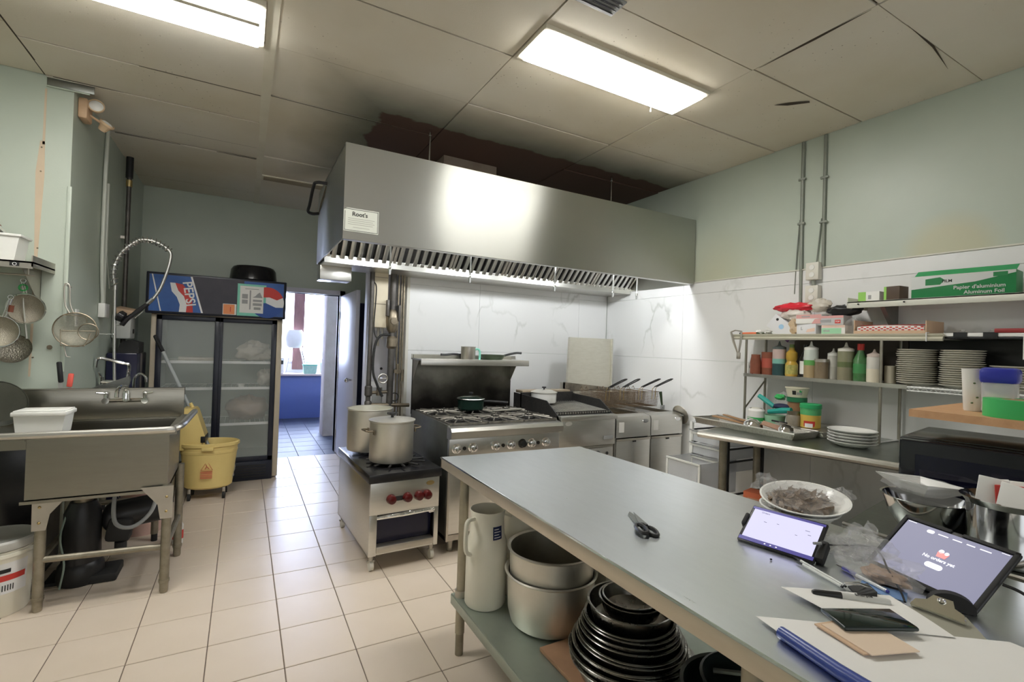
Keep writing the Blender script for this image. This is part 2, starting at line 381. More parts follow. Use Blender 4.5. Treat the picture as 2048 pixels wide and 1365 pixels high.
    def build(s, name, m, parent=None, loc=None, rot=None, label=None, ang=35):
        o = bpy.data.objects.new(name, s.mesh(name, m, ang)); COL.objects.link(o)
        if parent is not None: o.parent = parent
        if loc is not None: o.location = loc
        if rot is not None: o.rotation_euler = rot
        if label: o['label'] = label
        return o

    def at(s, name, m, t, label=None, ang=35):
        """build from world coordinates as a part of the unrotated thing t"""
        l = t.location; s.v = [(p[0]-l.x, p[1]-l.y, p[2]-l.z) for p in s.v]
        return s.build(name, m, t, label=label, ang=ang)

def tag(o, label, cat, group=None):
    o['label'] = label; o['category'] = cat
    if group: o['group'] = group
    return o
def thing(name, label, cat, loc=(0,0,0), rz=0.0, group=None):
    o = bpy.data.objects.new(name, None); o.empty_display_size = .05; COL.objects.link(o)
    o.location = loc; o.rotation_euler = (0, 0, rz)
    return tag(o, label, cat, group)
def single(name, mb, m, label, cat, loc=(0,0,0), rz=0.0, group=None, rot=None, ang=35):
    o = mb.build(name, m, None, loc, rot or (0, 0, rz), ang=ang); return tag(o, label, cat, group)
def struct(name, mb, m, parent=None, label=None, ang=35):
    o = mb.build(name, m, parent, ang=ang)
    if parent is None: o['kind'] = 'structure'
    if label: o['label'] = label
    return o
def copy_tree(o, parent=None, loc=None, rz=None, label=None, group=None):
    c = o.copy(); COL.objects.link(c)
    if parent is not None: c.parent = parent
    if loc is not None: c.location = loc
    if rz is not None: c.rotation_euler = (0, 0, rz)
    if label: c['label'] = label
    if group: c['group'] = group
    for ch in list(o.children): copy_tree(ch, c)
    return c
def face_M(origin, xdir, ydir):
    """matrix that lays flat print (x right, y up) on a plane at origin"""
    x = Vector(xdir).normalized(); y = Vector(ydir); y = (y - x*y.dot(x)).normalized(); z = x.cross(y)
    return Matrix(((x.x, y.x, z.x, origin[0]), (x.y, y.y, z.y, origin[1]), (x.z, y.z, z.z, origin[2]), (0,0,0,1)))
def decal(pts, M, th=.0008):
    """flat printed polygon (2-D points, counter-clockwise) on the plane M"""
    m = MB(); m.prism(pts, 0, th, 'z', M); return m
def rect(x0, x1, y0, y1): return [(x0,y0),(x1,y0),(x1,y1),(x0,y1)]
def arc(c, r, a0, a1, n=10, sy=1.0): return [(c[0]+r*math.cos(R(a0+(a1-a0)*k/n)), c[1]+sy*r*math.sin(R(a0+(a1-a0)*k/n))) for k in range(n+1)]
def spline(pts, n=8):
    """catmull-rom through points"""
    P = [Vector(p) for p in pts]; P = [P[0]*2-P[1]] + P + [P[-1]*2-P[-2]]; out = []
    for i in range(1, len(P)-2):
        a, b, c, d = P[i-1:i+3]
        for k in range(n):
            t = k/n
            out.append(.5*((2*b)+(c-a)*t+(2*a-5*b+4*c-d)*t*t+(3*b-a-3*c+d)*t*t*t))
    out.append(P[-2]); return out

# ---------------------------------------------------------------- the room
XR, YB, CZ = 3.60, 4.30, 3.03        # right wall, tiled back wall, ceiling
XL, YN, YF = -2.6, -2.6, 6.5         # outer left wall, wall behind the viewer, far wall with the door
floor = struct('floor', MB().box(XL, XR+.2, YN, 6.42, -.12, -.004), GROUT)
px, py = .3042, .3165
tm = MB().box(-.150, .150, -.156, .156, -.008, 0, .0018, seg=1).mesh('floor_tile', TILE)
near = []; rest = MB()
for i in range(-9, 13):
    for j in range(-16, 14):
        x = .2045+(i+.5)*px; y = 2.322+(j+.5)*py
        if x < XL+.15 or x > XR-.05 or y < YN+.15 or y > 6.38: continue
        if -2.0 < x < 1.35 and y > 1.15: near.append((x, y))
        elif 1.35 < x < 2.4 and 1.15 < y < 3.0: near.append((x, y))
        else: rest.box(x-.150, x+.150, y-.156, y+.156, -.008, 0)
near.sort(key=lambda p: p[0]**2+p[1]**2)
for k, (x, y) in enumerate(near):
    if k < 298:
        o = bpy.data.objects.new('floor_tile', tm); COL.objects.link(o); o.parent = floor; o.location = (x, y, random.uniform(-.0006, .0004))
    else: rest.box(x-.150, x+.150, y-.156, y+.156, -.008, 0)
o = rest.build('floor_tile_field', TILE, floor); o['kind'] = 'stuff'

# right wall, tiled up to 2.07
wr = struct('wall_right', MB().box(XR, XR+.2, YN, YB+.12, 0, CZ+.15), PAINT)
mw = MB()
def wall_tiles(par, axis, a0, a1, step, off):
    """marble wall tiles 0.60 high in rows, 1.2 long; each tile its own piece"""
    for z0, z1 in ((.0, .17), (.17, .77), (.77, 1.37), (1.37, 1.97), (1.97, 2.07)):
        a = a0+off
        cuts = [a0]+[a0+off+k*step for k in range(0, 12) if a0+.02 < a0+off+k*step < a1-.02]+[a1]
        for b, c in zip(cuts, cuts[1:]):
            m = MB()
            if axis == 'x': m.box(b+.0008, c-.0008, YB-.010, YB, z0+.0008, z1-.0008, .0012, seg=1)
            else: m.box(XR-.010, XR, b+.0008, c-.0008, z0+.0008, z1-.0008, .0012, seg=1)
            m.build('wall_tile', MARBLE, par)
wall_tiles(wr, 'y', .2, YB-.012, 1.2, .6)
wb = struct('wall_back', MB().box(1.28, XR, YB, YB+.12, 0, CZ+.15), PAINT)
wall_tiles(wb, 'x', 1.30, XR-.012, 1.2, .70)
struct('trim_1', MB().box(XR-.016, XR, YN, 3.09, 2.070, 2.080, .002), OFFWHITE)       # cap strip on the right wall tiles
struct('trim_2', MB().box(1.272, 1.300, YB-.018, YB+.125, 0, 2.07, .003), OFFWHITE)   # corner strip at the tile wall's end
struct('wall_left', MB().box(XL, -1.0, 4.07, YF, 0, CZ+.15), PAINT)
struct('wall_left_outer', MB().box(XL-.15, XL, YN, 4.07, 0, CZ+.15), PAINT)
# unseen side behind the viewer, with a wide opening added to let in fill light
struct('wall_front', MB().box(XL-.15, XR+.2, YN-.15, YN, 0, .95).box(XL-.15, XR+.2, YN-.15, YN, 2.75, CZ+.15).box(XL-.15, -2.2, YN-.15, YN, .95, 2.75).box(3.2, XR+.2, YN-.15, YN, .95, 2.75), PAINT)
struct('trim_4', MB().box(-2.2, 3.2, YN-.10, YN-.04, .95, 1.0).box(-2.2, 3.2, YN-.10, YN-.04, 2.70, 2.75).box(-2.2, -2.15, YN-.10, YN-.04, 1.0, 2.70).box(3.15, 3.2, YN-.10, YN-.04, 1.0, 2.70).box(.47, .53, YN-.10, YN-.04, 1.0, 2.70), OFFWHITE)
D0, D1, DH = .30, 1.056, 2.005
struct('wall_far', MB().box(-1.0, D0, YF, YF+.14, 0, CZ+.15).box(D1, XR+.2, YF, YF+.14, 0, CZ+.15).box(D0, D1, YF, YF+.14, DH, CZ+.15), PAINT)
struct('wall_added_stub', MB().box(1.03, 1.75, 4.78, 4.88, 0, CZ+.015), mat('white_wall_blue_daylight', (.74, .74, .82), .5))  # stub wall added for brightness; lilac in its colour stands for blue daylight
struct('wall_passage', MB().box(XR, XR+.2, YB+.12, YF, 0, CZ+.15), PAINT)
DOORPAINT = mat('door_paint', (.60, .60, .66), .35, 0, .15, 3, dark=(.5, .5, .56))
struct('trim_3', MB().box(D0-.06, D0, YF-.02, YF+.15, 0, DH+.06).box(D1, D1+.06, YF-.02, YF+.15, 0, DH+.06).box(D0-.06, D1+.06, YF-.02, YF+.15, DH, DH+.06), DOORPAINT)
d1 = struct('door_1', MB().box(1.062, 1.104, 5.47, 6.46, .012, 1.995, .003), DOORPAINT)
MB().cyl((1.062, 5.54, 1.0), (1.02, 5.54, 1.0), .012).sphere((1.005, 5.54, 1.0), .027).build('door_knob', CHROME, d1)
for z in (.25, 1.0, 1.75): MB().cyl((1.058, 6.468, z-.05), (1.058, 6.468, z+.05), .008, 10).build('hinge', DULLSTEEL, d1)

# ceiling: dark slab above, boards below it, each its own piece
ceil = struct('ceiling', MB().box(XL-.15, XR+.2, YN-.15, YF+.14, CZ+.016, CZ+.15), GAP)
xs = [XL, -1.135, .055, 1.240, 2.440, XR]
ysn = [YN+k*.61 for k in range(0, 7)]
ysn = [-2.54, -1.93, -1.32, -.71, -.10, .51, 1.12, 1.73, 2.34, 2.95, 3.56]
for c in range(5):
    x0, x1 = xs[c], xs[c+1]
    ys = [YN]+ysn[1:]
    if c == 0: ys = ys[:-1]+[3.48, 4.07]
    elif c == 1: ys = ys[:-1]+[3.60, 4.05, 4.60, 4.90, 5.5, 6.1, YF]
    else: ys = ys+[4.17, 4.78, 5.39, 6.0, YF] if c < 4 else ys+[YB] + [4.9, 5.5, YF]
    if c == 2: x0 += .040
    for b0, b1 in zip(ys, ys[1:]):
        gp = .004 + (.006 if (c == 1 and b0 > 4) else 0) + random.uniform(0, .0012)
        m = MB().box(x0+.0035, x1-.0035, b0+gp, b1-.0035, CZ, CZ+.014)
        dz = random.uniform(-.0015, .003)
        o = m.build('ceiling_board', CEIL, ceil); o.location.z = dz; o.rotation_euler = (random.uniform(-.0012, .0012), random.uniform(-.0006, .0006), 0)
BEIGEPAINT = mat('beige_paint', (.74, .70, .58), .6, 0, .3, 4, dark=(.45, .41, .3))
MB().box(.045, .100, YN, YF, CZ-.003, CZ+.012).build('tee_bar', BEIGEPAINT, ceil)
for pts in (((2.90,1.90),(2.97,1.86),(3.05,1.765),(3.03,1.755),(2.95,1.83)), ((2.447,1.70),(2.437,1.42),(2.447,1.15),(2.455,1.40)),
            ((3.30,1.17),(3.0,1.13),(2.70,1.115),(3.0,1.12)), ((-1.10,4.06),(-.50,4.085),(-.5,4.075),(-1.10,4.045)),
            ((-.94,4.595),(-.40,4.592),(.040,4.588),(.040,4.608),(-.40,4.610),(-.94,4.602)), ((-.95,4.893),(-.52,4.896),(-.52,4.903),(-.95,4.906)), ((-.26,4.897),(.038,4.890),(.038,4.908),(-.26,4.902)),
            ((-1.139,3.40),(-1.131,3.40),(-1.128,3.80),(-1.131,4.05),(-1.140,4.05),(-1.137,3.7)), ((.10,3.558),(.55,3.562),(.9,3.556),(.9,3.563),(.5,3.568),(.10,3.563)), ((-.60,3.602),(.04,3.597),(.04,3.603),(-.6,3.605))):
    MB().prism([(a, b) for a, b in pts], CZ-.0016, CZ-.0006, 'z').build('crack', GAP, ceil)
# vents in the ceiling
v = thing('ceiling_vent', 'small dark louvred vent set in ceiling beside the light', 'vent', (1.30, 1.745, CZ))
MB().box(-.175, .175, -.055, .055, -.008, .0, .002).build('frame', GREYPLASTIC, v)
for k in range(4): MB().cbox((0, -.036+k*.024, -.011), (.32, .018, .003), (R(30), 0, 0)).build('slat', BLACKPLASTIC, v)
v = thing('return_grille', 'beige flat ceiling grille in front of the doorway', 'vent', (.40, 5.39, CZ))
MB().box(-.30, .30, -.075, .075, -.012, -.001, .003).build('frame', BEIGEPAINT, v)
for k in range(6): MB().box(-.285, .285, -.062+k*.0225, -.050+k*.0225, -.016, -.012).build('slat', mat('brown_beige', (.36, .31, .22), .6), v)

# fluorescent fixtures
def fixture(label, x0, x1, y0, y1, lenses, loc_group='ceiling light fixtures'):
    t = thing('ceiling_light', label, 'ceiling light', ((x0+x1)/2, (y0+y1)/2, CZ), 0, loc_group)
    cx, cy = (x0+x1)/2, (y0+y1)/2
    fr = MB()
    fr.box(x0-cx-.02, x1-cx+.02, y0-cy-.02, y0-cy, -.022, .004, .002).box(x0-cx-.02, x1-cx+.02, y1-cy, y1-cy+.02, -.022, .004, .002)
    fr.box(x0-cx-.02, x0-cx, y0-cy, y1-cy, -.022, .004).box(x1-cx, x1-cx+.02, y0-cy, y1-cy, -.022, .004)
    fr.box(x0-cx, x1-cx, y0-cy, y1-cy, -.002, .004)
    fr.build('frame', BEIGEPAINT, t)
    for a, b in lenses: MB().box(x0-cx+.004, x1-cx-.004, a-cy, b-cy, -.042, -.003, .008).build('lens', LENS, t)
    return t
f1 = fixture('single bright lens ceiling light in front of the hood', 1.262, 2.405, 2.025, 2.285, [(2.03, 2.28)])
MB().cyl((.42, .17, -.035), (.42, .17, 0), .004, 8).sphere((.42, .17, -.037), .006, 8, 6).build('latch', WHITEPLASTIC, f1)
f2 = fixture('bright two lens ceiling light beside long beige ceiling bar', -1.12, .020, 2.60, 2.945, [(2.605, 2.70), (2.735, 2.94)])
MB().box(-.565, .565, -.072, -.041, -.046, -.002, .003).build('divider', BEIGEPAINT, f2)

# the room beyond the door
struct('floor_beyond', MB().box(-.6, 2.7, 6.42, 10.0, -.12, -.006), mat('slate_grout', (.10, .11, .14), .8))
sm = MB().box(-.148, .148, -.148, .148, -.008, 0, .002, seg=1).mesh('slate_tile', SLATE)
fb = bpy.data.objects['floor_beyond']
for i in range(0, 6):
    for j in range(0, 11):
        o = bpy.data.objects.new('slate_tile', sm); COL.objects.link(o); o.parent = fb; o.location = (.18+i*.302, 6.575+j*.302, 0)
WHITEWALL = mat('white_wall', (.74, .74, .76), .6, 0, .1, 3)
W0, W1, WZ0, WZ1 = .25, 1.95, .96, 2.40
struct('wall_beyond', MB().box(-.6, W0, 9.9, 10.05, 0, 3.1).box(W1, 2.7, 9.9, 10.05, 0, 3.1).box(W0, W1, 9.9, 10.05, 0, WZ0).box(W0, W1, 9.9, 10.05, WZ1, 3.1)
       .box(-.75, -.6, YF+.14, 10.05, 0, 3.1).box(2.7, 2.85, YF+.14, 10.05, 0, 3.1), WHITEWALL)
struct('ceiling_beyond', MB().box(-.75, 2.85, YF+.14, 10.05, 3.1, 3.2), WHITEWALL)
win = struct('window_1', MB().box(W0, W1, 9.93, 9.99, WZ0, WZ0+.05).box(W0, W1, 9.93, 9.99, WZ1-.05, WZ1).box(W0, W0+.05, 9.93, 9.99, WZ0, WZ1).box(W1-.05, W1, 9.93, 9.99, WZ0, WZ1), DOORPAINT)
for a, b in ((W0+.05, .82), (.98, W1-.05)): MB().box(a, b, 9.955, 9.962, WZ0+.05, WZ1-.05).build('pane', GLASS, win)
MB().box(.80, .985, 9.86, 9.99, WZ0-.1, WZ1+.1, .004).build('post', WOODPOST, win)
struct('wall_pillar', MB().box(1.06, 1.42, 7.62, 7.95, 0, 3.1, .012), mat('rough_concrete', (.60, .53, .50), .8, 0, .6, 5, .3, 30, dark=(.42, .33, .30)), label='rough pinkish concrete pillar')

# ================================================================ left side: sink, shelf, dish corner
t = thing('pot_sink', 'deep stainless steel sink on round legs with backsplash and wall faucet', 'sink', (-.62, 3.58, 0))
# tops and bowl
b = MB()
b.box(-.935, -.345, 3.295, 3.31, .57, .905).box(-.36, -.345, 3.31, 3.83, .57, .905).box(-.935, -.92, 3.31, 3.83, .57, .905).box(-.935, -.345, 3.815, 3.83, .57, .905).box(-.935, -.345, 3.295, 3.83, .57, .585)
b.prism([(-.95, .565), (-.33, .565), (-.33, .58), (-.95, .58)], 3.285, 3.30)
b.at('bowl', SINKSTEEL, t)
d = MB().box(-1.95, -.935, 3.27, 3.89, .885, .90).box(-.345, -.31, 3.27, 3.89, .885, .91).box(-.935, -.345, 3.80, 3.89, .885, .90).box(-1.95, -.935, 3.29, 3.30, .84, .885)
d.at('drainboard', SINKSTEEL, t)
MB().tube(spline([(-1.95, 3.255, .915), (-1.0, 3.255, .915), (-.40, 3.255, .913), (-.325, 3.275, .918), (-.295, 3.34, .925), (-.285, 3.60, .925), (-.275, 3.90, .925)], 6), .019, 10).at('rolled_rim', STEEL, t)
MB().box(-1.95, -.334, 3.882, 3.90, .90, 1.082, .003).box(-1.95, -.334, 3.882, 3.935, 1.076, 1.088, .003).box(-1.95, -.334, 3.925, 3.935, 1.04, 1.08).at('backsplash', SINKSTEEL, t)
legs = [(-.879, 3.335), (-.345, 3.30), (-.335, 3.81), (-.879, 3.81), (-1.80, 3.335), (-1.80, 3.81)]
for x, y in legs:
    z1 = .885 if x < -1 else .60
    l = MB().cyl((x, y, .05), (x, y, z1), .023, 14); l.at('leg', LEGSTEEL, t)
    MB().lathe([(.018, 0), (.021, .012), (.021, .055), (.026, .06), (.026, .075), (0, .075)], (x, y, 0), 14).at('foot', LEGSTEEL, t)
for x, y in ((-.879, 3.335), (-.345, 3.30)):
    s_ = 1 if x < -.6 else -1
    MB().prism([(x-.03*s_, .60), (x+.12*s_, .60), (x+.04*s_, .50), (x+.027*s_, .42), (x-.028*s_, .42)], y-.027, y-.022).at('gusset', DULLSTEEL, t)
    for k, (dx, dz) in enumerate(((.0, .46), (.0, .54))): MB().sphere((x+dx, y-.028, dz), .007, 8, 6).at('bolt', GOLD, t)
MB().tube([(-.879, 3.335, .262), (-.42, 3.325, .25), (-.36, 3.31, .25)], .017, 10).at('stretcher', LEGSTEEL, t)
MB().tube([(-.345, 3.30, .25), (-.335, 3.81, .26)], .017, 10).at('stretcher', LEGSTEEL, t)
MB().tube([(-.879, 3.335, .262), (-.879, 3.81, .262)], .017, 10).at('stretcher', LEGSTEEL, t)
# wall faucet on the backsplash
fa = MB()
fa.tube([(-.745, 3.845, 1.015), (-.53, 3.845, 1.015)], .014, 10)
for x in (-.735, -.54): fa.cyl((x, 3.88, 1.015), (x, 3.825, 1.015), .019, 12).cyl((x, 3.845, 1.015), (x, 3.845, 1.058), .012, 10)
fa.lathe([(.02, 0), (.02, .05), (.014, .07), (0, .07)], (-.637, 3.845, 1.01), 12)
fa.tube(spline([(-.637, 3.845, 1.06), (-.637, 3.82, 1.10), (-.638, 3.72, 1.115), (-.64, 3.62, 1.10), (-.64, 3.60, 1.06)], 5), .011, 9)
f_ = fa.at('faucet', CHROME, t)
for x, s_ in ((-.735, -1), (-.54, 1)): MB().tube([(x, 3.845, 1.06), (x+s_*.045, 3.82, 1.068)], [.007, .005], 8).sphere((x, 3.845, 1.06), .014, 10, 6).at('tap_lever', CHROME, t)

# white tub on the drainboard
t = thing('food_tub', 'white lidded rectangular tub standing on the sink drainboard', 'tub', (-.895, 3.40, .905), R(-3))
MB().prism([(-.092, .0), (.086, .0), (.098, .10), (-.104, .10)], -.065, .065).build('body', WHITEPLASTIC, t)
MB().box(-.112, .106, -.078, .078, .095, .118, .006).box(-.105, .10, -.07, .07, .118, .124, .004).build('lid', WHITEPLASTIC, t)
# dark pan leaning at the sink's left
t = thing('round_pan', 'dark round pan standing on edge beside white tub', 'pan', (-1.165, 3.68, .905))
MB().lathe([(0, 0), (.115, 0), (.13, .035), (.127, .035), (.112, .004), (0, .004)], n=28).move(Matrix.Translation((0, .02, .132)) @ Matrix.Rotation(R(100), 4, 'X')).build('bowl', DARKSTEEL, t)

# black cabinet-shaped block added to darken the space behind the drainboard legs
t = thing('undercounter_dark_block', 'black block added to darken the space beneath the sink drainboard', 'cabinet', (-1.42, 3.93, 0))
MB().box(-.46, .44, -.14, .13, .03, .84, .006).build('body', BLACKPLASTIC, t)
MB().box(-.45, -.012, -.152, -.14, .06, .82, .004).build('door', BLACKENAMEL, t); MB().box(-.004, .43, -.152, -.14, .06, .82, .004).build('door', BLACKENAMEL, t)
MB().box(-.45, .43, -.12, .12, 0, .03).build('plinth', BLACKRUBBER, t)
# bucket on the floor, clear with a white lid and label
t = thing('lidded_bucket', 'large translucent bucket with grey lid and red label on floor', 'bucket', (-1.075, 3.44, 0))
MB().lathe([(0, 0), (.128, 0), (.133, .01), (.150, .33), (.147, .33), (.130, .014), (0, .012)], n=32).build('body', MILKY, t)
MB().lathe([(.151, .300), (.158, .302), (.158, .318), (.151, .320)], n=32).build('rib', MILKY, t)
MB().lathe([(.156, .335), (.160, .345), (.160, .372), (.152, .382), (.143, .376), (0, .372)], n=32).lathe([(.156, .335), (.150, .335)], n=32).build('lid', mat('bucket_lid', (.55, .55, .52), .5, 0, .4, 14, dark=(.4, .4, .36)), t)
lab = MB(); 
def wrap_band(mb, r0, r1, z0, z1, a0, a1, n=14, th=.0012):
    """curved label on a conical side between angles a0..a1 (degrees)"""
    vs = []; fs = []
    for k in range(n+1):
        a = R(a0+(a1-a0)*k/n)
        vs += [(r0*math.cos(a), r0*math.sin(a), z0), (r1*math.cos(a), r1*math.sin(a), z1)]
    for k in range(n): fs.append((2*k, 2*k+2, 2*k+3, 2*k+1))
    return mb.add(vs, fs)
wrap_band(MB(), .1405, .1475, .12, .275, -150, -20).build('label', PRINTWHITE, t)
wrap_band(MB(), .1445, .1465, .185, .215, -120, -25).build('label_stripe', PRINTRED, t)
wrap_band(MB(), .1465, .1475, .226, .246, -70, -50).build('label_print', PRINTBLACK, t)
for k in range(6): wrap_band(MB(), .1425, .1440, .135, .165, -66+k*4, -64.3+k*4, 1).build('barcode_bar', PRINTBLACK, t)

# pump and hoses under the sink
t = thing('drain_pump', 'black grease pump with hoses standing under the sink', 'pump', (-.72, 3.62, 0))
MB().lathe([(0, 0), (.10, 0), (.11, .02), (.105, .10), (.09, .12), (.085, .40), (.06, .46), (0, .46)], (-.06, .03, .0), 22).build('barrel', BLACKPLASTIC, t)
MB().lathe([(.045, .42), (.045, .50), (.03, .52), (0, .52)], (-.06, .03, 0), 16).build('neck', COPPER, t)
MB().cyl((.06, .10, .33), (.33, .12, .36), .085, 18).sphere((.06, .10, .33), (.05, .085, .085)).build('motor', BLACKPLASTIC, t)
MB().cbox((.11, .05, .27), (.12, .10, .14), (0, R(8), 0), .02).build('gearbox', BLACKRUBBER, t)
MB().cyl((.12, .02, .20), (.12, .02, .14), .03, 12).build('foot', BLACKRUBBER, t)
MB().tube(spline([(.30, -.02, .50), (.27, -.06, .38), (.19, -.08, .31), (.11, -.08, .34), (.09, -.03, .46), (.10, .04, .54)], 6), .011, 8).build('grey_hose', GREYPLASTIC, t)
MB().tube(spline([(-.12, -.1, .02), (-.10, -.12, .16), (-.13, -.08, .3), (-.12, 0, .42)], 5), .005, 6).build('thin_hose', mat('green_hose', (.25, .32, .28), .5), t)
MB().box(-.22, -.10, .0, .2, 0, .02, .004).box(-.10, .12, -.06, .14, 0, .05, .01).build('base', BLACKRUBBER, t)
t = thing('pink_bucket', 'dull pink plastic bucket behind the sink legs', 'bucket', (-.60, 4.38, 0))
MB().lathe([(0, 0), (.11, 0), (.135, .30), (.142, .30), (.142, .31), (.130, .31), (.108, .006), (0, .006)], n=26).build('body', PINK, t)
MB().tube([(.14*math.cos(a), .0+.05*math.sin(a)-.06, .30-.1*math.sin(a)) for a in [PI*k/12 for k in range(13)]], .003, 6).build('handle', DULLSTEEL, t)

# spray bottle just visible by the sink's rear leg
t = thing('cleaner_bottle', 'small white cleaner bottle with red label behind sink leg', 'bottle', (-.352, 4.02, 0))
MB().lathe([(0, 0), (.030, 0), (.032, .01), (.032, .13), (.016, .165), (.014, .19), (0, .19)], n=16).build('body', WHITEPLASTIC, t)
MB().lathe([(.0325, .04), (.0325, .10)], n=16).build('label', PRINTRED, t)
MB().lathe([(.016, .185), (.016, .21), (0, .21)], n=12).build('cap', BLUE, t)

# wall shelf over the sink
t = thing('wall_shelf', 'short stainless wall shelf over hanging strainers', 'shelf', (-1.5, 3.90, 1.80))
MB().box(-1.95, -1.055, 3.70, 4.068, 1.815, 1.825).box(-1.95, -1.055, 3.70, 3.706, 1.785, 1.825).box(-1.061, -1.055, 3.70, 4.068, 1.795, 1.86).at('board', DULLSTEEL, t)
for x in (-1.12, -1.8): MB().prism([(4.068, 1.815), (4.068, 1.60), (4.045, 1.60), (3.76, 1.80), (3.76, 1.815)], x-.002, x+.002, 'x').box(x-.02, x+.002, 4.06, 4.068, 1.60, 1.815).at('bracket', DULLSTEEL, t)
MB().tube([(-1.95, 3.80, 1.755), (-1.07, 3.80, 1.755)], .005, 8).tube([(-1.10, 3.80, 1.755), (-1.10, 3.80, 1.815)], .004, 6).tube([(-1.6, 3.80, 1.755), (-1.6, 3.80, 1.815)], .004, 6).at('hook_rail', DULLSTEEL, t)
dd = face_M((-1.13, 3.6995, 1.805), (1, 0, 0), (0, 0, 1))
decal(rect(-.02, .02, -.011, .011), dd).at('sticker', PRINTBLACK, t); MB().ring((-1.13, 3.6985, 1.805), .008, .0015, 14, 'y', 5).at('sticker_mark', PRINTWHITE, t)
t = thing('storage_tub', 'white rectangular storage tub sitting on the wall shelf', 'tub', (-1.245, 3.86, 1.826))
MB().prism([(-.13, 0), (.085, 0), (.105, .150), (-.15, .150)], -.075, .075).build('body', WHITEPLASTIC, t)
MB().box(-.158, .115, -.085, .085, .143, .157, .004).build('rim', WHITEPLASTIC, t)
t = thing('steel_bowl', 'shiny upturned steel bowl on top of white storage tub', 'bowl', (-1.315, 3.86, 1.985))
MB().lathe([(.10, 0), (.098, .012), (.07, .05), (.03, .064), (0, .066)], n=28).lathe([(.10, 0), (.106, .002), (.10, .004)], n=28).build('body', CHROME, t)
MB().lathe([(.072, .048), (.071, .053)], n=28).build('band', TERRA, t)

# strainers and ladles hung under the shelf
MESHW = mat('wire_mesh', (.55, .51, .42), .45, .8, .4, 160, .5, 300, dark=(.22, .2, .15))
def strainer(label, c, r, depth, hx, hz, tilt, m=MESHW, handle=True, hm=CHROME):
    t = thing('strainer', label, 'strainer', c, 0, 'strainers hung under the shelf')
    prof = [(r*math.sin(a), -depth*math.cos(a)) for a in [PI/2*k/8 for k in range(9)]]
    Mx = Matrix.Rotation(R(90+tilt), 4, 'X')
    MB().lathe(prof, n=30).move(Mx).build('bowl', m, t)
    MB().ring((0,0,0), r, .004, 30).move(Mx).build('rim', hm, t)
    if handle:
        MB().tube([(hx*.35, 0, r*.93), (hx, .0, hz)], .004, 6).tube([(hx*.35+.012, 0, r*.93), (hx+.01, .0, hz)], .004, 6).ring((hx+.005, 0, hz+.012), .012, .003, 12, 'y', 5).build('handle', hm, t)
    return t
strainer('round fine mesh strainer with green loop, highest of those hanging', (-1.146, 3.94, 1.565), .088, .05, -.02, .155, 6)
t = bpy.data.objects['strainer']; MB().ring((-.015, .0, .125), .018, .005, 14, 'y', 6).build('green_loop', BRIGHTGREEN, t)
strainer('large round mesh strainer hanging lowest at wall edge, red cap above', (-1.245, 3.90, 1.425), .090, .05, .04, .19, -2)
t = bpy.data.objects['strainer.001']; MB().cyl((.045, .0, .115), (.05, .0, .155), .012, 10).build('red_cap', TERRA, t)
PERF = mat('perforated_steel', (.48, .45, .38), .35, 1.0, .6, 90, .6, 120, dark=(.12, .11, .09))
t = thing('skimmer', 'perforated steel skimmer ladle hanging below the strainers', 'ladle', (-1.205, 3.97, 1.325), 0)
MB().lathe([(.088*math.sin(a), -.05*math.cos(a)) for a in [PI/2*k/8 for k in range(9)]], n=30).move(Matrix.Rotation(R(75), 4, 'X')).build('bowl', PERF, t)
MB().tube([(.06, .0, .06), (.04, .0, .25), (.03, .0, .42)], [.006, .005, .004], 6).build('handle', STEEL, t)
# wire basket strainer at the corner
t = thing('wire_basket', 'wire spider basket strainer hanging at the wall corner', 'strainer', (-.925, 3.98, 1.45))
MB().lathe([(.105*math.sin(a), -.075*math.cos(a)) for a in [PI/2*k/8 for k in range(9)]], n=30).move(Matrix.Rotation(R(100), 4, 'X')).build('mesh_bowl', mat('fine_wire', (.55, .50, .40), .5, .7, .5, 150, .4, 300, dark=(.2, .18, .13), alpha=.55), t)
g = MB().ring((0, -.005, 0), .106, .004, 30, 'y').ring((.075, -.055, -.01), .05, .003, 22, 'y')
g.tube([(-.06, -.01, .09), (.05, -.01, .085), (.065, -.05, .05)], .003, 6).tube([(-.06, -.04, -.01), (.105, -.04, -.005)], .003, 6)
g.tube([(-.055, -.06, .0), (-.05, -.07, -.10), (.06, -.07, -.10), (.085, -.05, -.02)], .0035, 6)
g.build('frame', COPPER, t)
MB().tube(spline([(-.01, 0, .10), (-.03, 0, .16), (-.035, 0, .26), (-.045, 0, .285), (-.06, 0, .27), (-.055, 0, .16), (-.03, 0, .10)], 5), .004, 6).build('handle', DULLSTEEL, t)
MB().cyl((-.05, .09, .27), (-.05, -.01, .275), .004, 8).build('hook', DULLSTEEL, t)
MB().tube([(-.065, .05, -.10), (-.05, .05, -.17), (-.03, .05, -.175)], .003, 6).build('tail', DULLSTEEL, t)
t = thing('wall_tag', 'small grey wall outlet plate behind the wire basket', 'outlet', (-.999, 4.30, 1.53))
MB().box(.0, .008, -.035, .035, -.06, .06, .003).build('plate', WHITEPLASTIC, t)
MB().box(.008, .011, -.018, .018, .012, .04, .002).box(.008, .011, -.018, .018, -.04, -.012, .002).build('socket', GREYPLASTIC, t)
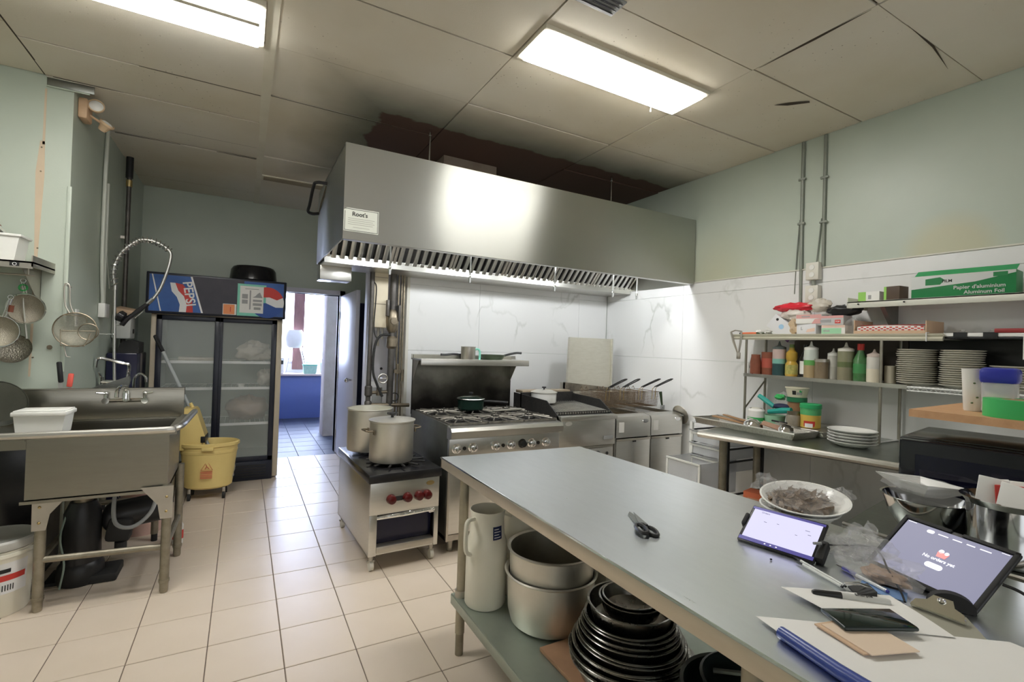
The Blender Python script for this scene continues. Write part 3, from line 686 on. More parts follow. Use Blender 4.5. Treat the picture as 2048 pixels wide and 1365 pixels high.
# wall seam, nails
t = thing('wall_nail', 'rusty bolt stub in the wall beside the strainers', 'bolt', (-1.065, 4.07, 1.335))
MB().cyl((0, 0, 0), (0, -.012, 0), .011, 10).ring((0, -.008, 0), .011, .003, 12, 'y', 5).build('body', COPPER, t)
TANSEAM = mat('joint_compound', (.62, .50, .36), .8, 0, .5, 9, dark=(.52, .42, .3))
s_ = MB().prism([(-1.150, 2.62), (-1.128, 2.62), (-1.124, 2.40), (-1.140, 1.9), (-1.150, 1.15), (-1.160, 1.15), (-1.156, 1.9), (-1.166, 2.42)], 4.0685, 4.0702)
s_.prism([(-1.138, 2.95), (-1.128, 2.95), (-1.128, 2.6), (-1.14, 2.6)], 4.0685, 4.0702)
o = s_.build('wall_seam', TANSEAM, bpy.data.objects['wall_left'])
for z in (2.58, 2.43, 1.95, 1.66, 1.27): MB().sphere((-1.142, 4.069, z), .005, 8, 6).build('nail_head', COPPER, bpy.data.objects['wall_left'])
MB().box(-1.012, -.990, 4.060, 4.078, 1.18, 2.36, .003).build('corner_bead', PAINT, bpy.data.objects['wall_left'])

# knife and red-handled brush stuck behind the backsplash
t = thing('kitchen_knife', 'black handled knife stuck behind the sink backsplash', 'knife', (-.985, 3.962, 1.02))
MB().cbox((0, 0, .165), (.026, .020, .13), (0, R(-6), 0), .008).build('handle', BLACKPLASTIC, t)
MB().cbox((.008, 0, .05), (.022, .003, .12), (0, R(-6), 0)).build('blade', STEEL, t)
t = thing('red_peeler', 'small red handled tool stuck behind the sink backsplash', 'tool', (-.935, 3.962, 1.02))
MB().cbox((0, 0, .115), (.028, .018, .085), (0, R(5), 0), .007).build('handle', mat('coral_plastic', (.75, .12, .09), .4), t)
MB().cbox((0, 0, .04), (.014, .003, .09)).build('blade', STEEL, t)

# ---- dish corner behind: table, pre-rinse unit, faucet, cabinets
t = thing('dish_table', 'low steel dish table along the wall behind the sink', 'dish table', (-.75, 4.62, 0))
MB().box(-.998, -.46, 4.12, 5.08, .84, .86).box(-.998, -.985, 4.12, 5.08, .84, 1.0).box(-.47, -.46, 4.12, 5.08, .80, .87).box(-.998, -.46, 4.11, 4.125, .78, .87).at('top', SINKSTEEL, t)
for x, y in ((-.50, 4.15), (-.50, 5.04), (-.96, 4.15), (-.96, 5.04)):
    MB().cyl((x, y, .05), (x, y, .84), .022, 12).at('leg', LEGSTEEL, t); MB().cyl((x, y, 0), (x, y, .055), .019, 12).at('foot', BLACKRUBBER, t)
MB().cyl((-.5, 4.15, .30), (-.96, 4.15, .30), .015, 10).at('stretcher', LEGSTEEL, t)
MB().prism([(-.99, .98), (-.985, 1.02), (-.70, 1.135), (-.695, 1.105), (-.72, .98)], 4.30, 4.34).at('splash_guard', DARKSTEEL, t)

t = thing('pre_rinse_faucet', 'chrome pre-rinse sprayer with coiled spring hose and swing spout', 'faucet', (-.885, 4.88, .86))
P0 = Vector((-.885, 4.88, 0))
MB().cyl((-.885, 4.88, .86), (-.885, 4.88, .90), .03, 14).cyl((-.885, 4.88, .90), (-.885, 4.88, 1.05), .017, 12).tube([(-.97, 4.88, 1.05), (-.80, 4.88, 1.05)], .016, 10).at('body', CHROME, t)
for x, s_ in ((-.97, -1), (-.80, 1)): MB().cyl((x, 4.88, 1.03), (x, 4.88, 1.085), .016, 10).tube([(x, 4.88, 1.085), (x+s_*.01, 4.84, 1.13)], [.008, .006], 8).at('tap_lever', CHROME, t)
MB().tube([(-.885, 4.88, 1.05), (-.895, 4.88, 1.30), (-.907, 4.88, 1.78)], .011, 10).cyl((-.907, 4.88, 1.775), (-.907, 4.88, 1.815), .016, 10).at('riser', STEEL, t)
hp = spline([(-.907, 4.88, 1.80), (-.918, 4.88, 1.94), (-.878, 4.88, 2.07), (-.80, 4.88, 2.165), (-.735, 4.88, 2.20), (-.64, 4.88, 2.185), (-.56, 4.88, 2.125), (-.555, 4.88, 2.05), (-.58, 4.88, 1.93), (-.62, 4.88, 1.80), (-.668, 4.88, 1.71)], 10)
MB().tube(hp, .012, 9).at('hose', STEEL, t)
co = []
H2 = hp[:int(len(hp)*.60)]
for i in range(len(H2)-1):
    a, b_ = H2[i], H2[i+1]; tdir = (b_-a).normalized(); u = Vector((0, 1, 0)); v_ = tdir.cross(u)
    for k in range(8):
        ang = .72*PI*(i+k/8); co.append(a+(b_-a)*k/8 + .024*(math.cos(ang)*u+math.sin(ang)*v_))
MB().tube(co, .0042, 5).at('spring', CHROME, t)
MB().cyl((-.66, 4.88, 1.725), (-.70, 4.88, 1.675), .015, 10).at('collar', CHROME, t)
MB().tube([(-.69, 4.88, 1.685), (-.755, 4.88, 1.62), (-.80, 4.88, 1.575)], [.015, .018, .014], 10).at('grip', BLACKRUBBER, t)
MB().tube([(-.72, 4.88, 1.62), (-.77, 4.86, 1.56)], .004, 6).at('trigger', CHROME, t)
MB().tube([(-.79, 4.88, 1.585), (-.83, 4.88, 1.545), (-.855, 4.88, 1.50)], [.016, .02, .018], 12).lathe([(.02, 0), (.042, -.012), (.045, -.045), (.032, -.055), (0, -.055)], n=18, M=Matrix.Translation((-.835, 4.88, 1.555)) @ Matrix.Rotation(R(120), 4, 'Y')).at('spray_head', BLACKENAMEL, t)
MB().cyl((-.905, 4.88, 1.425), (-.998, 4.88, 1.425), .006, 8).sphere((-.905, 4.88, 1.425), .012, 10, 6).at('wall_bracket', CHROME, t)
MB().cyl((-.90, 4.88, 1.50), (-.84, 4.88, 1.50), .005, 8).at('spray_hook', CHROME, t)
MB().tube(spline([(-.80, 4.86, 1.08), (-.795, 4.86, 1.18), (-.83, 4.84, 1.20), (-.93, 4.80, 1.232), (-.975, 4.78, 1.235), (-.985, 4.78, 1.17)], 5), .012, 9).at('spout', CHROME, t)
MB().tube(spline([(-.76, 4.86, .98), (-.755, 4.86, 1.08), (-.72, 4.86, 1.115), (-.685, 4.85, 1.09), (-.68, 4.85, 1.05)], 5), .010, 9).at('swan_tap', CHROME, t)

# conduits and boxes on the side wall x=-1
WHITECOND = mat('painted_conduit', (.62, .64, .58), .5, 0, .3, 6, dark=(.5, .5, .42))
t = thing('wall_conduit', 'pair of pale conduits dropping to a small junction box', 'conduit', (-.99, 4.9, 1.55))
MB().tube(spline([(-.985, 4.87, 3.02), (-.982, 4.83, 2.80), (-.982, 4.82, 2.5), (-.982, 4.83, 2.0), (-.982, 4.90, 1.66)], 5), .013, 8).at('conduit', WHITECOND, t)
MB().tube([(-.984, 4.93, 2.62), (-.984, 4.94, 1.66)], .010, 8).at('conduit', WHITECOND, t)
MB().box(-.998, -.955, 4.84, 4.99, 1.555, 1.665, .004).at('junction_box', WHITEPLASTIC, t)
MB().tube(spline([(-.985, 4.99, 2.05), (-.985, 5.02, 1.98), (-.985, 5.08, 1.86), (-.985, 5.10, 1.80)], 5), .004, 6).at('cable', WHITECOND, t)
t = thing('vent_pipe', 'black vertical pipe with brass coupling rising to the ceiling', 'pipe', (-.955, 5.52, 1.28))
MB().cyl((-.955, 5.52, 1.28), (-.955, 5.52, 3.028), .018, 12).at('pipe', PIPE, t)
MB().cyl((-.955, 5.52, 2.84), (-.955, 5.52, 3.028), .028, 12).at('sleeve', BLACKPLASTIC, t)
MB().cyl((-.955, 5.52, 2.76), (-.955, 5.52, 2.82), .024, 12).at('coupling', GOLD, t)
for z in (1.5, 2.3): MB().box(-1.0, -.955, 5.512, 5.528, z-.012, z+.012).at('clip', DULLSTEEL, t)
t = thing('emergency_light', 'twin head yellowed emergency light at the ceiling corner', 'emergency light', (-.985, 4.22, 2.90))
MB().box(-.015, .035, -.075, .055, -.06, .075, .012).build('body', mat('aged_plastic', (.62, .42, .26), .5, 0, .4, 12, dark=(.4, .25, .14)), t)
for k, (p, r_) in enumerate((((.070, -.03, .045), (80, 0, 10)), ((.105, .07, -.03), (40, 0, 60)))):
    M_ = Matrix.Translation(p) @ Euler([R(q) for q in r_]).to_matrix().to_4x4()
    h = MB().lathe([(0, -.055), (.022, -.05), (.030, -.02), (.045, .0), (.045, .014), (.038, .014)], n=20, M=M_).build('lamp_head', mat('aged_cream', (.70, .52, .33), .45, 0, .3, 10, dark=(.5, .34, .2)), t)
    MB().lathe([(.038, .010), (.02, .018), (0, .02)], n=20, M=M_).build('lens', WHITEPLASTIC, h)
    MB().tube([(.03, 0, -.01 if k else .03), (p[0]*.8, p[1]*.8, p[2])], .008, 8).build('arm', bpy.data.materials['aged_plastic'], t)
MB().box(-1.13, -.90, 4.064, 4.0705, 2.975, 3.022, .002).build('beam_flashing', DARKSTEEL, bpy.data.objects['wall_left'])
MB().box(-1.13, -.92, 4.056, 4.064, 2.962, 2.972, .002).build('beam_trim', PAINT, bpy.data.objects['wall_left'])

# dispenser, brown paper and tall dark bin between dish table and fridge
t = thing('soap_dispenser', 'grey paper towel dispenser on the wall beside the drinks fridge', 'dispenser', (-.93, 5.38, 1.385))
MB().box(-.068, .07, -.10, .10, 0, .22, .02).build('body', mat('dispenser_grey', (.52, .53, .50), .5), t)
MB().cbox((.02, -.02, .245), (.14, .17, .05), (R(8), R(10), 0), .01).build('paper', KRAFT, t)
MB().box(.071, .074, -.03, .03, .05, .09, .002).build('window', BLACKPLASTIC, t)
t = thing('dark_locker', 'tall black cabinet squeezed between dish table and drinks fridge', 'cabinet', (-.88, 5.36, 0))
MB().box(-.115, .095, -.22, .20, .04, 1.27, .012).build('body', NAVYGLOSS, t)
MB().prism([(-.05, 1.27), (.095, 1.27), (.095, 1.36), (.02, 1.38), (-.03, 1.35)], -.20, .05).build('bag', BLACKRUBBER, t)
MB().box(-.10, .08, -.2, .18, 0, .04).build('plinth', BLACKRUBBER, t)
MB().box(.02, .07, -.235, -.22, .6, .75, .004).build('handle', BLACKPLASTIC, t)

# ================================================================ drinks fridge
FY = 5.51
CREAMSIDE = mat('cream_enamel', (.55, .48, .36), .45, 0, .3, 6, dark=(.42, .35, .24))
FRBLACK = mat('fridge_black', (.014, .017, .028), .3, 0, .2, 6, dark=(.03, .03, .05))
FRIN = mat('fridge_inside', (.36, .40, .36), .5, 0, .3, 4, dark=(.26, .29, .25))
t = thing('drinks_fridge', 'tall two door glass drinks fridge with blue branded header', 'fridge', (-.205, 5.85, 0))
MB().box(-.755, -.715, FY+.02, 6.22, .02, 1.64, .003).box(.295, .345, FY+.02, 6.22, .02, 1.64, .003).box(-.755, .345, 6.18, 6.22, .02, 1.98).box(-.755, .345, FY+.02, 6.22, 1.62, 1.98, .003).at('cabinet', CREAMSIDE, t)
MB().box(-.715, .295, 6.165, 6.18, .2, 1.62).box(-.715, -.705, FY+.08, 6.165, .2, 1.62).box(.285, .295, FY+.08, 6.165, .2, 1.62).box(-.715, .295, FY+.08, 6.165, .19, .2).at('liner', FRIN, t)
MB().box(-.715, .295, FY+.0, FY+.06, .0, .19, .006).at('base_grille', FRBLACK, t)
for k in range(5): MB().box(-.66, .24, FY-.004, FY, .035+k*.027, .047+k*.027).at('grille_slat', BLACKPLASTIC, t)
GLASSDOOR = mat('fridge_glass', (.80, .86, .82), .06, 0, 0, trans=.0, alpha=.16, spec=.8)
for x0, x1, yo in ((-.712, -.205, .0), (-.225, .292, .018)):
    d = MB().box(x0, x0+.045, FY+yo, FY+yo+.03, .19, 1.62, .003).box(x1-.045, x1, FY+yo, FY+yo+.03, .19, 1.62, .003).box(x0, x1, FY+yo, FY+yo+.03, .19, .235, .003).box(x0, x1, FY+yo, FY+yo+.03, 1.575, 1.62, .003).at('door', FRBLACK, t)
    MB().box(x0+.045, x1-.045, FY+yo+.012, FY+yo+.018, .235, 1.575).at('glass', GLASSDOOR, t)
# header sign
SIGNBLUE = mat('sign_blue', (.03, .12, .40), .3, 0, .6, 5, dark=(.012, .05, .22))
SIGNDARK = mat('sign_dark', (.02, .018, .03), .3, 0, .5, 9, dark=(.05, .035, .05))
hd = MB().box(-.795, .365, FY-.045, FY+.03, 1.630, 2.01, .008).at('header', FRBLACK, t)
M_ = face_M((-.215, FY-.0455, 1.82), (1, 0, 0), (0, 0, 1))     # sign plane, 1.16 x 0.38
def sign(pts, name, m, th=.0012, lift=0.0): return decal(pts, M_ @ Matrix.Translation((0, 0, lift)), th).at(name, m, t)
sign(rect(-.56, .56, -.172, .172), 'sign_panel', SIGNDARK)
sign([(-.555, -.168), (-.14, -.168), (-.235, .168), (-.555, .168)], 'sign_blue_banner', SIGNBLUE, .001, .0012)
sign([(.20, -.168), (.555, -.168), (.555, .168), (.20, .168)], 'sign_blue_banner', SIGNBLUE, .001, .0012)
sign([(-.150, -.168), (-.135, -.168), (-.228, .168), (-.243, .168)], 'sign_stripe', PRINTWHITE, .001, .0022)
sign([(-.470, -.168), (-.460, -.168), (-.53, .168), (-.54, .168)], 'sign_stripe', PRINTWHITE, .001, .0022)
# banner mark: white field with red wave
sign([(-.40, .10), (-.36, .10), (-.335, .03), (-.29, -.02), (-.265, -.10), (-.27, -.168), (-.325, -.168), (-.32, -.10), (-.345, -.03), (-.385, .02)], 'banner_wave_white', PRINTWHITE, .001, .0022)
sign([(-.36, .10), (-.30, .09), (-.26, .03), (-.225, -.04), (-.215, -.168), (-.27, -.168), (-.265, -.10), (-.29, -.02), (-.335, .03)], 'banner_wave_red', PRINTRED, .001, .0024)
MB().text('PEPSI', .105, M_ @ Matrix.Translation((-.252, .005, .0042)) @ Matrix.Rotation(R(-80), 4, 'Z'), .0008, True).at('sign_lettering', PRINTWHITE, t)
# globe on the right
gc = (.405, -.03); gr = .155
sign(arc(gc, gr, 0, 360, 36, 1.0)[:-1], 'globe', PRINTWHITE, .001, .0022)
sign(arc(gc, gr, 22, 172, 20) + [(gc[0]-.07, gc[1]+.045), (gc[0]+.02, gc[1]+.055), (gc[0]+.09, gc[1]+.03)], 'globe_red', PRINTRED, .001, .0032)
sign(arc(gc, gr, 196, 344, 20) + [(gc[0]+.08, gc[1]-.045), (gc[0]-.01, gc[1]-.005), (gc[0]-.09, gc[1]-.01)], 'globe_blue', PRINTBLUE, .001, .0032)
# shelves
WIREWHITE = mat('white_wire', (.72, .73, .70), .4)
for z in (1.18, .92, .56):
    s_ = MB().tube([(-.70, FY+.10, z), (.285, FY+.10, z)], .006, 6).tube([(-.70, 6.15, z), (.285, 6.15, z)], .006, 6)
    for k in range(22): s_.tube([(-.69+k*.0455, FY+.10, z), (-.69+k*.0455, 6.15, z)], .0025, 5)
    s_.at('shelf', WIREWHITE, t)
    MB().box(-.70, -.24, FY+.09, FY+.094, z-.014, z+.012).box(-.19, .28, FY+.09, FY+.094, z-.014, z+.012).at('price_strip', PRINTWHITE, t)
# notes taped on the header
t = thing('notice_sheet', 'printed notice bordered with green tape on the fridge header', 'notice', (.055, FY-.05, 1.66))
N_ = face_M((.055, FY-.0482, 1.812), (1, 0, 0), (0, 0, 1))
decal(rect(-.125, .125, -.165, .150), N_, .001).at('green_tape', MINT, t)
decal(rect(-.103, .103, -.135, .130), N_ @ Matrix.Translation((0,0,.001)), .001).at('sheet', PAPER, t)
pr = MB()
for a in (rect(-.085, -.035, .005, .05), rect(-.085, -.035, -.045, -.005), rect(-.02, -.008, -.10, .09), rect(.01, .09, -.02, .0), rect(.01, .09, -.06, -.035), rect(.02, .08, -.10, -.075), [(.005, .02), (.095, .02), (.07, .075), (.05, .06), (.03, .035)], rect(-.06, .06, .1, .106)): pr.prism(a, .002, .0026, 'z', N_)
pr.at('print', PRINTGREY, t)
t = thing('orange_note', 'small orange note stuck beside the green bordered notice', 'note', (-.135, FY-.05, 1.66))
N_ = face_M((-.135, FY-.0482, 1.70), (1, 0, 0), (0, 0, 1))
decal(rect(-.055, .06, -.05, .055), N_, .001).at('card', PAPER, t)
decal(rect(-.05, .045, -.045, .05), N_ @ Matrix.Translation((0,0,.001)), .001).at('note', mat('note_orange', (.85, .32, .14), .7), t)
MB().text('1', .07, N_ @ Matrix.Translation((.01, 0, .0025)), .0004).at('print', PRINTRED, t)
# goods inside
def bag(name, label, cat, c, r, seed, m, group=None):
    return single(name, MB().lump((0, 0, r[2]), r, seed, .22), m, label, cat, c, 0, group, ang=60)
HAZY = mat('hazy_bag', (.62, .58, .50), .35, 0, .6, 14, .4, 20, dark=(.45, .36, .28))
bag('food_bag', 'pale bag of food on the fridge top right shelf', 'bag', (.10, 5.84, 1.186), (.16, .12, .10), 3, HAZY)
bag('onion_bag', 'bag of rolls at the end of the fridge middle shelf', 'bag', (.21, 5.80, .926), (.075, .10, .085), 5, HAZY)
bag('meat_bag', 'reddish bag of food on the fridge lowest shelf', 'bag', (.06, 5.84, .566), (.20, .14, .12), 8, mat('meat_bag', (.36, .27, .22), .4, 0, .6, 9, .4, 20, dark=(.22, .12, .1)))
single('small_tub', MB().lathe([(0, 0), (.03, 0), (.036, .03), (.03, .036), (0, .036)], n=16), WHITEPLASTIC, 'little white tub alone on the fridge middle shelf', 'tub', (-.01, 5.66, .926))
single('flat_pack', MB().box(-.16, .16, -.10, .10, 0, .035, .01), HAZY, 'flat pale pack on the fridge top left shelf', 'pack', (-.40, 5.78, 1.186), R(4))
t = thing('wash_basin', 'black upturned enamel basin on top of the drinks fridge', 'basin', (.068, 5.80, 2.012))
MB().lathe([(.235, 0), (.243, .006), (.235, .014), (.222, .02), (.210, .125), (.190, .155), (.10, .163), (0, .164)], n=36).build('bowl', BLACKENAMEL, t)
MB().lathe([(.17, .157), (.172, .162), (.165, .163)], n=36).build('foot_ring', BLACKENAMEL, t)

# ================================================================ mop bucket and mop
t = thing('mop_bucket', 'yellow mop bucket on casters with caution sign in front of fridge', 'mop bucket', (-.235, 5.10, 0), R(-4))
def oval(prof, n=32, ax=1.0, ay=.72):
    return MB().lathe(prof, n=n, sx=ax, sy=ay)
oval([(0, .095), (.165, .095), (.185, .11), (.205, .30), (.222, .46), (.236, .468), (.236, .492), (.222, .498), (.212, .480), (.196, .30), (.172, .115), (0, .11)]).build('tub', YELLOW, t)
oval([(.2135, .40), (.220, .405), (.222, .425), (.2175, .43)]).build('rib', YELLOW, t)
MB().box(-.04, .05, -.185, -.145, .44, .47, .008).build('spout', YELLOW, t)
for x, y in ((-.13, -.09), (.13, -.09), (-.13, .09), (.13, .09)):
    c_ = MB().box(x-.012, x+.012, y-.012, y+.012, .045, .10, .003).build('caster', DULLSTEEL, t)
    MB().cyl((x-.010, y, .032), (x+.010, y, .032), .032, 16).build('wheel', BLACKRUBBER, c_)
# wringer
wq = MB().prism([(-.235, .44), (-.07, .44), (-.035, .52), (-.03, .56), (-.10, .78), (-.115, .80), (-.20, .80), (-.235, .70)], -.09, .09)
wq.build('wringer', YELLOW, t)
MB().box(-.06, -.025, -.096, .09, .50, .555, .004).build('wringer_bracket', BLACKPLASTIC, t)
MB().tube([(-.14, 0, .80), (-.16, 0, .84)], .014, 8).build('wringer_handle', YELLOW, t)
B_ = face_M((.0, -.151, .27), (1, 0, 0), (0, .10, 1))
dc = MB()
for a in ([(-.035, .0), (.045, .0), (.005, .075)],): pass
dc.tube([tuple(B_ @ Vector(p)) for p in ((-.042, .0, .002), (.046, .0, .002), (.002, .08, .002))], .003, 5, closed=True)
dc.tube([tuple(B_ @ Vector(p)) for p in ((-.012, .01, .002), (.0, .035, .002), (-.006, .05, .002))], .003, 5).tube([tuple(B_ @ Vector(p)) for p in ((.0, .035, .002), (.02, .012, .002))], .003, 5)
dc.build('caution_mark', mat('caution_red', (.62, .14, .08), .5), t)
for k in range(5): decal(rect(-.045, .045, -.018-k*.013, -.011-k*.013), B_, .0016).build('caution_text', bpy.data.materials['caution_red'], t)
t = thing('floor_mop', 'long grey floor mop with black grip leaning out of bucket', 'mop', (-.15, 5.12, .30))
MB().cyl((-.145, 5.11, .22), (-.645, 5.36, 1.30), .015, 10).at('pole', mat('grey_pole', (.42, .45, .45), .4), t)
MB().cyl((-.635, 5.355, 1.28), (-.700, 5.385, 1.415), .0165, 10).sphere((-.700, 5.385, 1.415), .0165, 10, 6).at('grip', BLACKPLASTIC, t)
MB().lump((-.135, 5.105, .22), (.10, .07, .09), 4, .25).at('mop_head', mat('mop_yarn', (.35, .33, .3), .9), t)

# ================================================================ things seen through the door
t = thing('service_counter', 'blue laminate service counter beyond the doorway', 'counter', (1.0, 9.68, 0))
MB().box(.15, 2.1, 9.50, 9.895, 0, .765, .002).at('cabinet', LAMINATE, t)
MB().box(.12, 2.1, 9.46, 9.895, .765, .80, .006).at('top', mat('pale_wood_top', (.55, .45, .42), .4), t)
t = thing('high_chair', 'white plastic high chair seat with thin legs in the window', 'high chair', (.83, 9.68, .801))
sh = MB().lathe([(0, 0), (.10, .005), (.145, .05), (.165, .16), (.155, .26), (.12, .33), (.112, .325), (.145, .255), (.152, .16), (.133, .06), (.09, .018), (0, .014)], (-.02, 0, .46), 24, sy=.8); sh.build('seat', WHITEPLASTIC, t)
for a, b_ in (((.07, -.05), (.17, -.12)), ((.10, .02), (.22, .10)), ((-.08, -.05), (-.16, -.12)), ((-.08, .05), (-.16, .12))): MB().cyl((a[0], a[1], .50), (b_[0], b_[1], 0), .010, 8).build('leg', CHROME, t)
t = thing('counter_basket', 'pale green basket standing on the blue counter', 'basket', (1.045, 9.56, .80))
MB().prism([(-.07, 0), (.13, 0), (.15, .16), (-.09, .16)], -.06, .06).build('body', mat('pale_green', (.35, .55, .45), .5, 0, .5, 20, dark=(.2, .35, .3)), t)
MB().box(-.095, .155, -.065, .065, .15, .175, .005).build('rim', MINT, t)
t = thing('counter_tub', 'beige tub at the end of the blue counter', 'tub', (1.33, 9.66, .80))
MB().lathe([(0, 0), (.07, 0), (.085, .20), (.078, .20), (.065, .01), (0, .01)], n=20).build('body', OFFWHITE, t)
t = thing('card_reader', 'white card terminal standing against the brown window post', 'card reader', (.60, 9.60, .80))
MB().box(-.04, .04, -.03, .03, 0, .05, .004).cbox((0, 0, .16), (.09, .03, .24), (R(-12), 0, 0), .01).build('body', WHITEPLASTIC, t)
MB().cbox((0, -.022, .20), (.065, .006, .07), (R(-12), 0, 0)).build('screen', BLACKPLASTIC, t)

# ================================================================ pipes by the tiled wall's end
t = thing('gas_pipework', 'old gas pipes with valves beside the white tile wall', 'pipe', (1.10, 4.22, 0))
MB().cyl((.942, 4.20, 0), (.942, 4.20, 2.05), .020, 14).at('thin_riser', PIPE, t)
MB().cyl((1.125, 4.20, 0), (1.125, 4.20, 2.05), .028, 16).at('main_riser', PIPE, t)
MB().lathe([(.03, 1.38), (.045, 1.40), (.045, 1.47), (.03, 1.49)], (1.125, 4.20, 0), 16).lathe([(.03, 1.52), (.05, 1.55), (.056, 1.62), (.05, 1.69), (.03, 1.72)], (1.125, 4.20, 0), 16).cyl((1.125, 4.20, 1.62), (1.125, 4.13, 1.62), .03, 14).at('valve_body', COPPER, t)
MB().box(1.065, 1.085, 4.15, 4.25, 1.66, 1.80, .004).box(1.165, 1.185, 4.15, 4.25, 1.62, 1.76, .004).at('valve_flange', PIPE, t)
for x, r_ in ((1.182, .007), (1.209, .006), (1.230, .008)): MB().cyl((x, 4.23, .3), (x, 4.23, 2.05), r_, 8).at('conduit', COPPER, t)
MB().tube([(.942, 4.20, .895), (1.04, 4.19, .895), (1.298, 4.19, .885)], .017, 10).at('branch_pipe', COPPER, t)
MB().lathe([(.024, .86), (.03, .87), (.03, .92), (.024, .93)], (.942, 4.20, 0), 14).lathe([(.024, .97), (.032, .98), (.032, 1.05), (.024, 1.06)], (.942, 4.20, 0), 14).at('elbow', PIPE, t)
MB().tube([(.942, 4.20, 1.0), (1.125, 4.20, 1.005)], .014, 10).cyl((1.03, 4.20, .975), (1.03, 4.20, 1.04), .022, 10).at('cross_pipe', COPPER, t)
MB().ring((1.045, 4.13, 1.125), .038, .006, 20, 'y').cyl((1.045, 4.20, 1.125), (1.045, 4.12, 1.125), .008, 8).tube([(1.007, 4.13, 1.125), (1.083, 4.13, 1.125)], .004, 6).at('hand_wheel', DULLSTEEL, t)
MB().tube(spline([(1.10, 4.17, 1.50), (1.02, 4.16, 1.49), (.975, 4.165, 1.40), (.965, 4.165, 1.2), (1.0, 4.16, 1.08), (1.05, 4.15, .97)], 6), .011, 8).at('hose', BLACKRUBBER, t)
MB().tube(spline([(.955, 4.19, 1.95), (.975, 4.18, 1.88), (.965, 4.18, 1.55), (1.0, 4.18, 1.45)], 6), .005, 6).at('wire', BLACKRUBBER, t)
MB().box(1.15, 1.21, 4.17, 4.20, 1.17, 1.20).cyl((1.18, 4.18, 1.16), (1.18, 4.18, 1.25), .012, 8).cyl((1.23, 4.2, 1.10), (1.23, 4.2, 1.20), .016, 8).at('shutoff', COPPER, t)
MB().ring((1.165, 4.19, .96), .035, .005, 16, 'y').at('coil', BLACKRUBBER, t)
t = thing('suppression_cabinet', 'cream metal cabinet mounted between the gas pipes', 'cabinet', (1.02, 4.25, 1.56))
MB().box(-.062, .062, -.05, .09, .0, .50, .006).build('body', CREAMMETAL, t)
MB().box(-.056, .056, -.054, -.05, .20, .205).build('seam', COPPER, t); MB().box(-.056, .056, -.054, -.05, .43, .434).build('seam', COPPER, t)
MB().cyl((.0, 0, 0), (.0, 0, -.16), .010, 8).cyl((.035, 0, 0), (.035, 0, -.10), .008, 8).build('spigot', DULLSTEEL, t)
t = thing('breaker_panel', 'white breaker panel box on the wall behind the gas pipes', 'breaker panel', (1.16, 4.78, .78))
MB().box(-.12, .16, -.10, -.001, 0, .80, .006).build('box', WHITEWALL, t)
MB().box(-.10, .13, -.108, -.10, .28, .76, .003).build('door', DOORPAINT, t); MB().box(-.08, .02, -.109, -.10, .05, .22, .02).build('meter', GREYPLASTIC, t)
MB().cyl((.0, -.108, .40), (.0, -.12, .40), .012, 10).build('latch', BLACKPLASTIC, t)
t = thing('tall_locker', 'tall navy locker standing behind the open door', 'cabinet', (1.40, 6.22, 0))
MB().box(-.24, .045, -.12, .26, .02, 1.90, .006).build('body', mat('navy_locker', (.03, .035, .10), .35, 0, .2, 4), t)
MB().box(-.02, .0, -.135, -.12, .9, 1.05, .003).build('handle', DULLSTEEL, t)
MB().box(-.23, .035, -.11, .25, 0, .02).build('base', BLACKPLASTIC, t)

# ================================================================ extractor hood
HX0, HX1, HY0, HZ0, HZ1 = .502, 3.586, 3.075, 2.06, 2.65
t = thing('extractor_hood', 'long stainless extractor hood over the cooking line', 'extractor hood', (2.05, 3.7, HZ0))
MB().box(HX0, HX1, HY0, HY0+.012, HZ0, HZ1, .003).at('front_panel', HOODSTEEL, t)
MB().box(HX0, HX0+.010, HY0+.012, 4.285, HZ0, HZ1, .002).at('end_panel', HOODSTEEL, t)
MB().box(HX1-.010, HX1, HY0+.012, 4.285, HZ0, HZ1).at('end_panel', HOODSTEEL, t)
MB().box(HX0, HX1, HY0+.012, 4.285, HZ1-.010, HZ1).at('top_panel', STEEL, t)
MB().box(HX0+.01, HX1-.01, 4.27, 4.285, HZ0-.03, HZ1-.01).at('back_panel', STEEL, t)
MB().box(HX0, HX1, HY0+.012, HY0+.055, HZ0, HZ0+.012, .002).box(HX0, HX1, HY0+.050, HY0+.055, HZ0, HZ0+.05).at('front_lip', STEEL, t)
MB().box(HX0+.01, HX1-.01, 3.92, 4.27, HZ0-.03, HZ0-.018).box(HX0+.01, HX1-.01, 3.90, 3.92, HZ0-.03, HZ0+.03).at('grease_trough', STEEL, t)
MB().box(HX0+.005, HX0+.245, 4.08, 4.27, HZ0-.14, HZ0-.03, .003).at('grease_cup', STEEL, t)
MB().box(HX0+.01, HX1-.01, 3.575, 3.60, 2.42, HZ1-.01).at('plenum_front', STEEL, t)
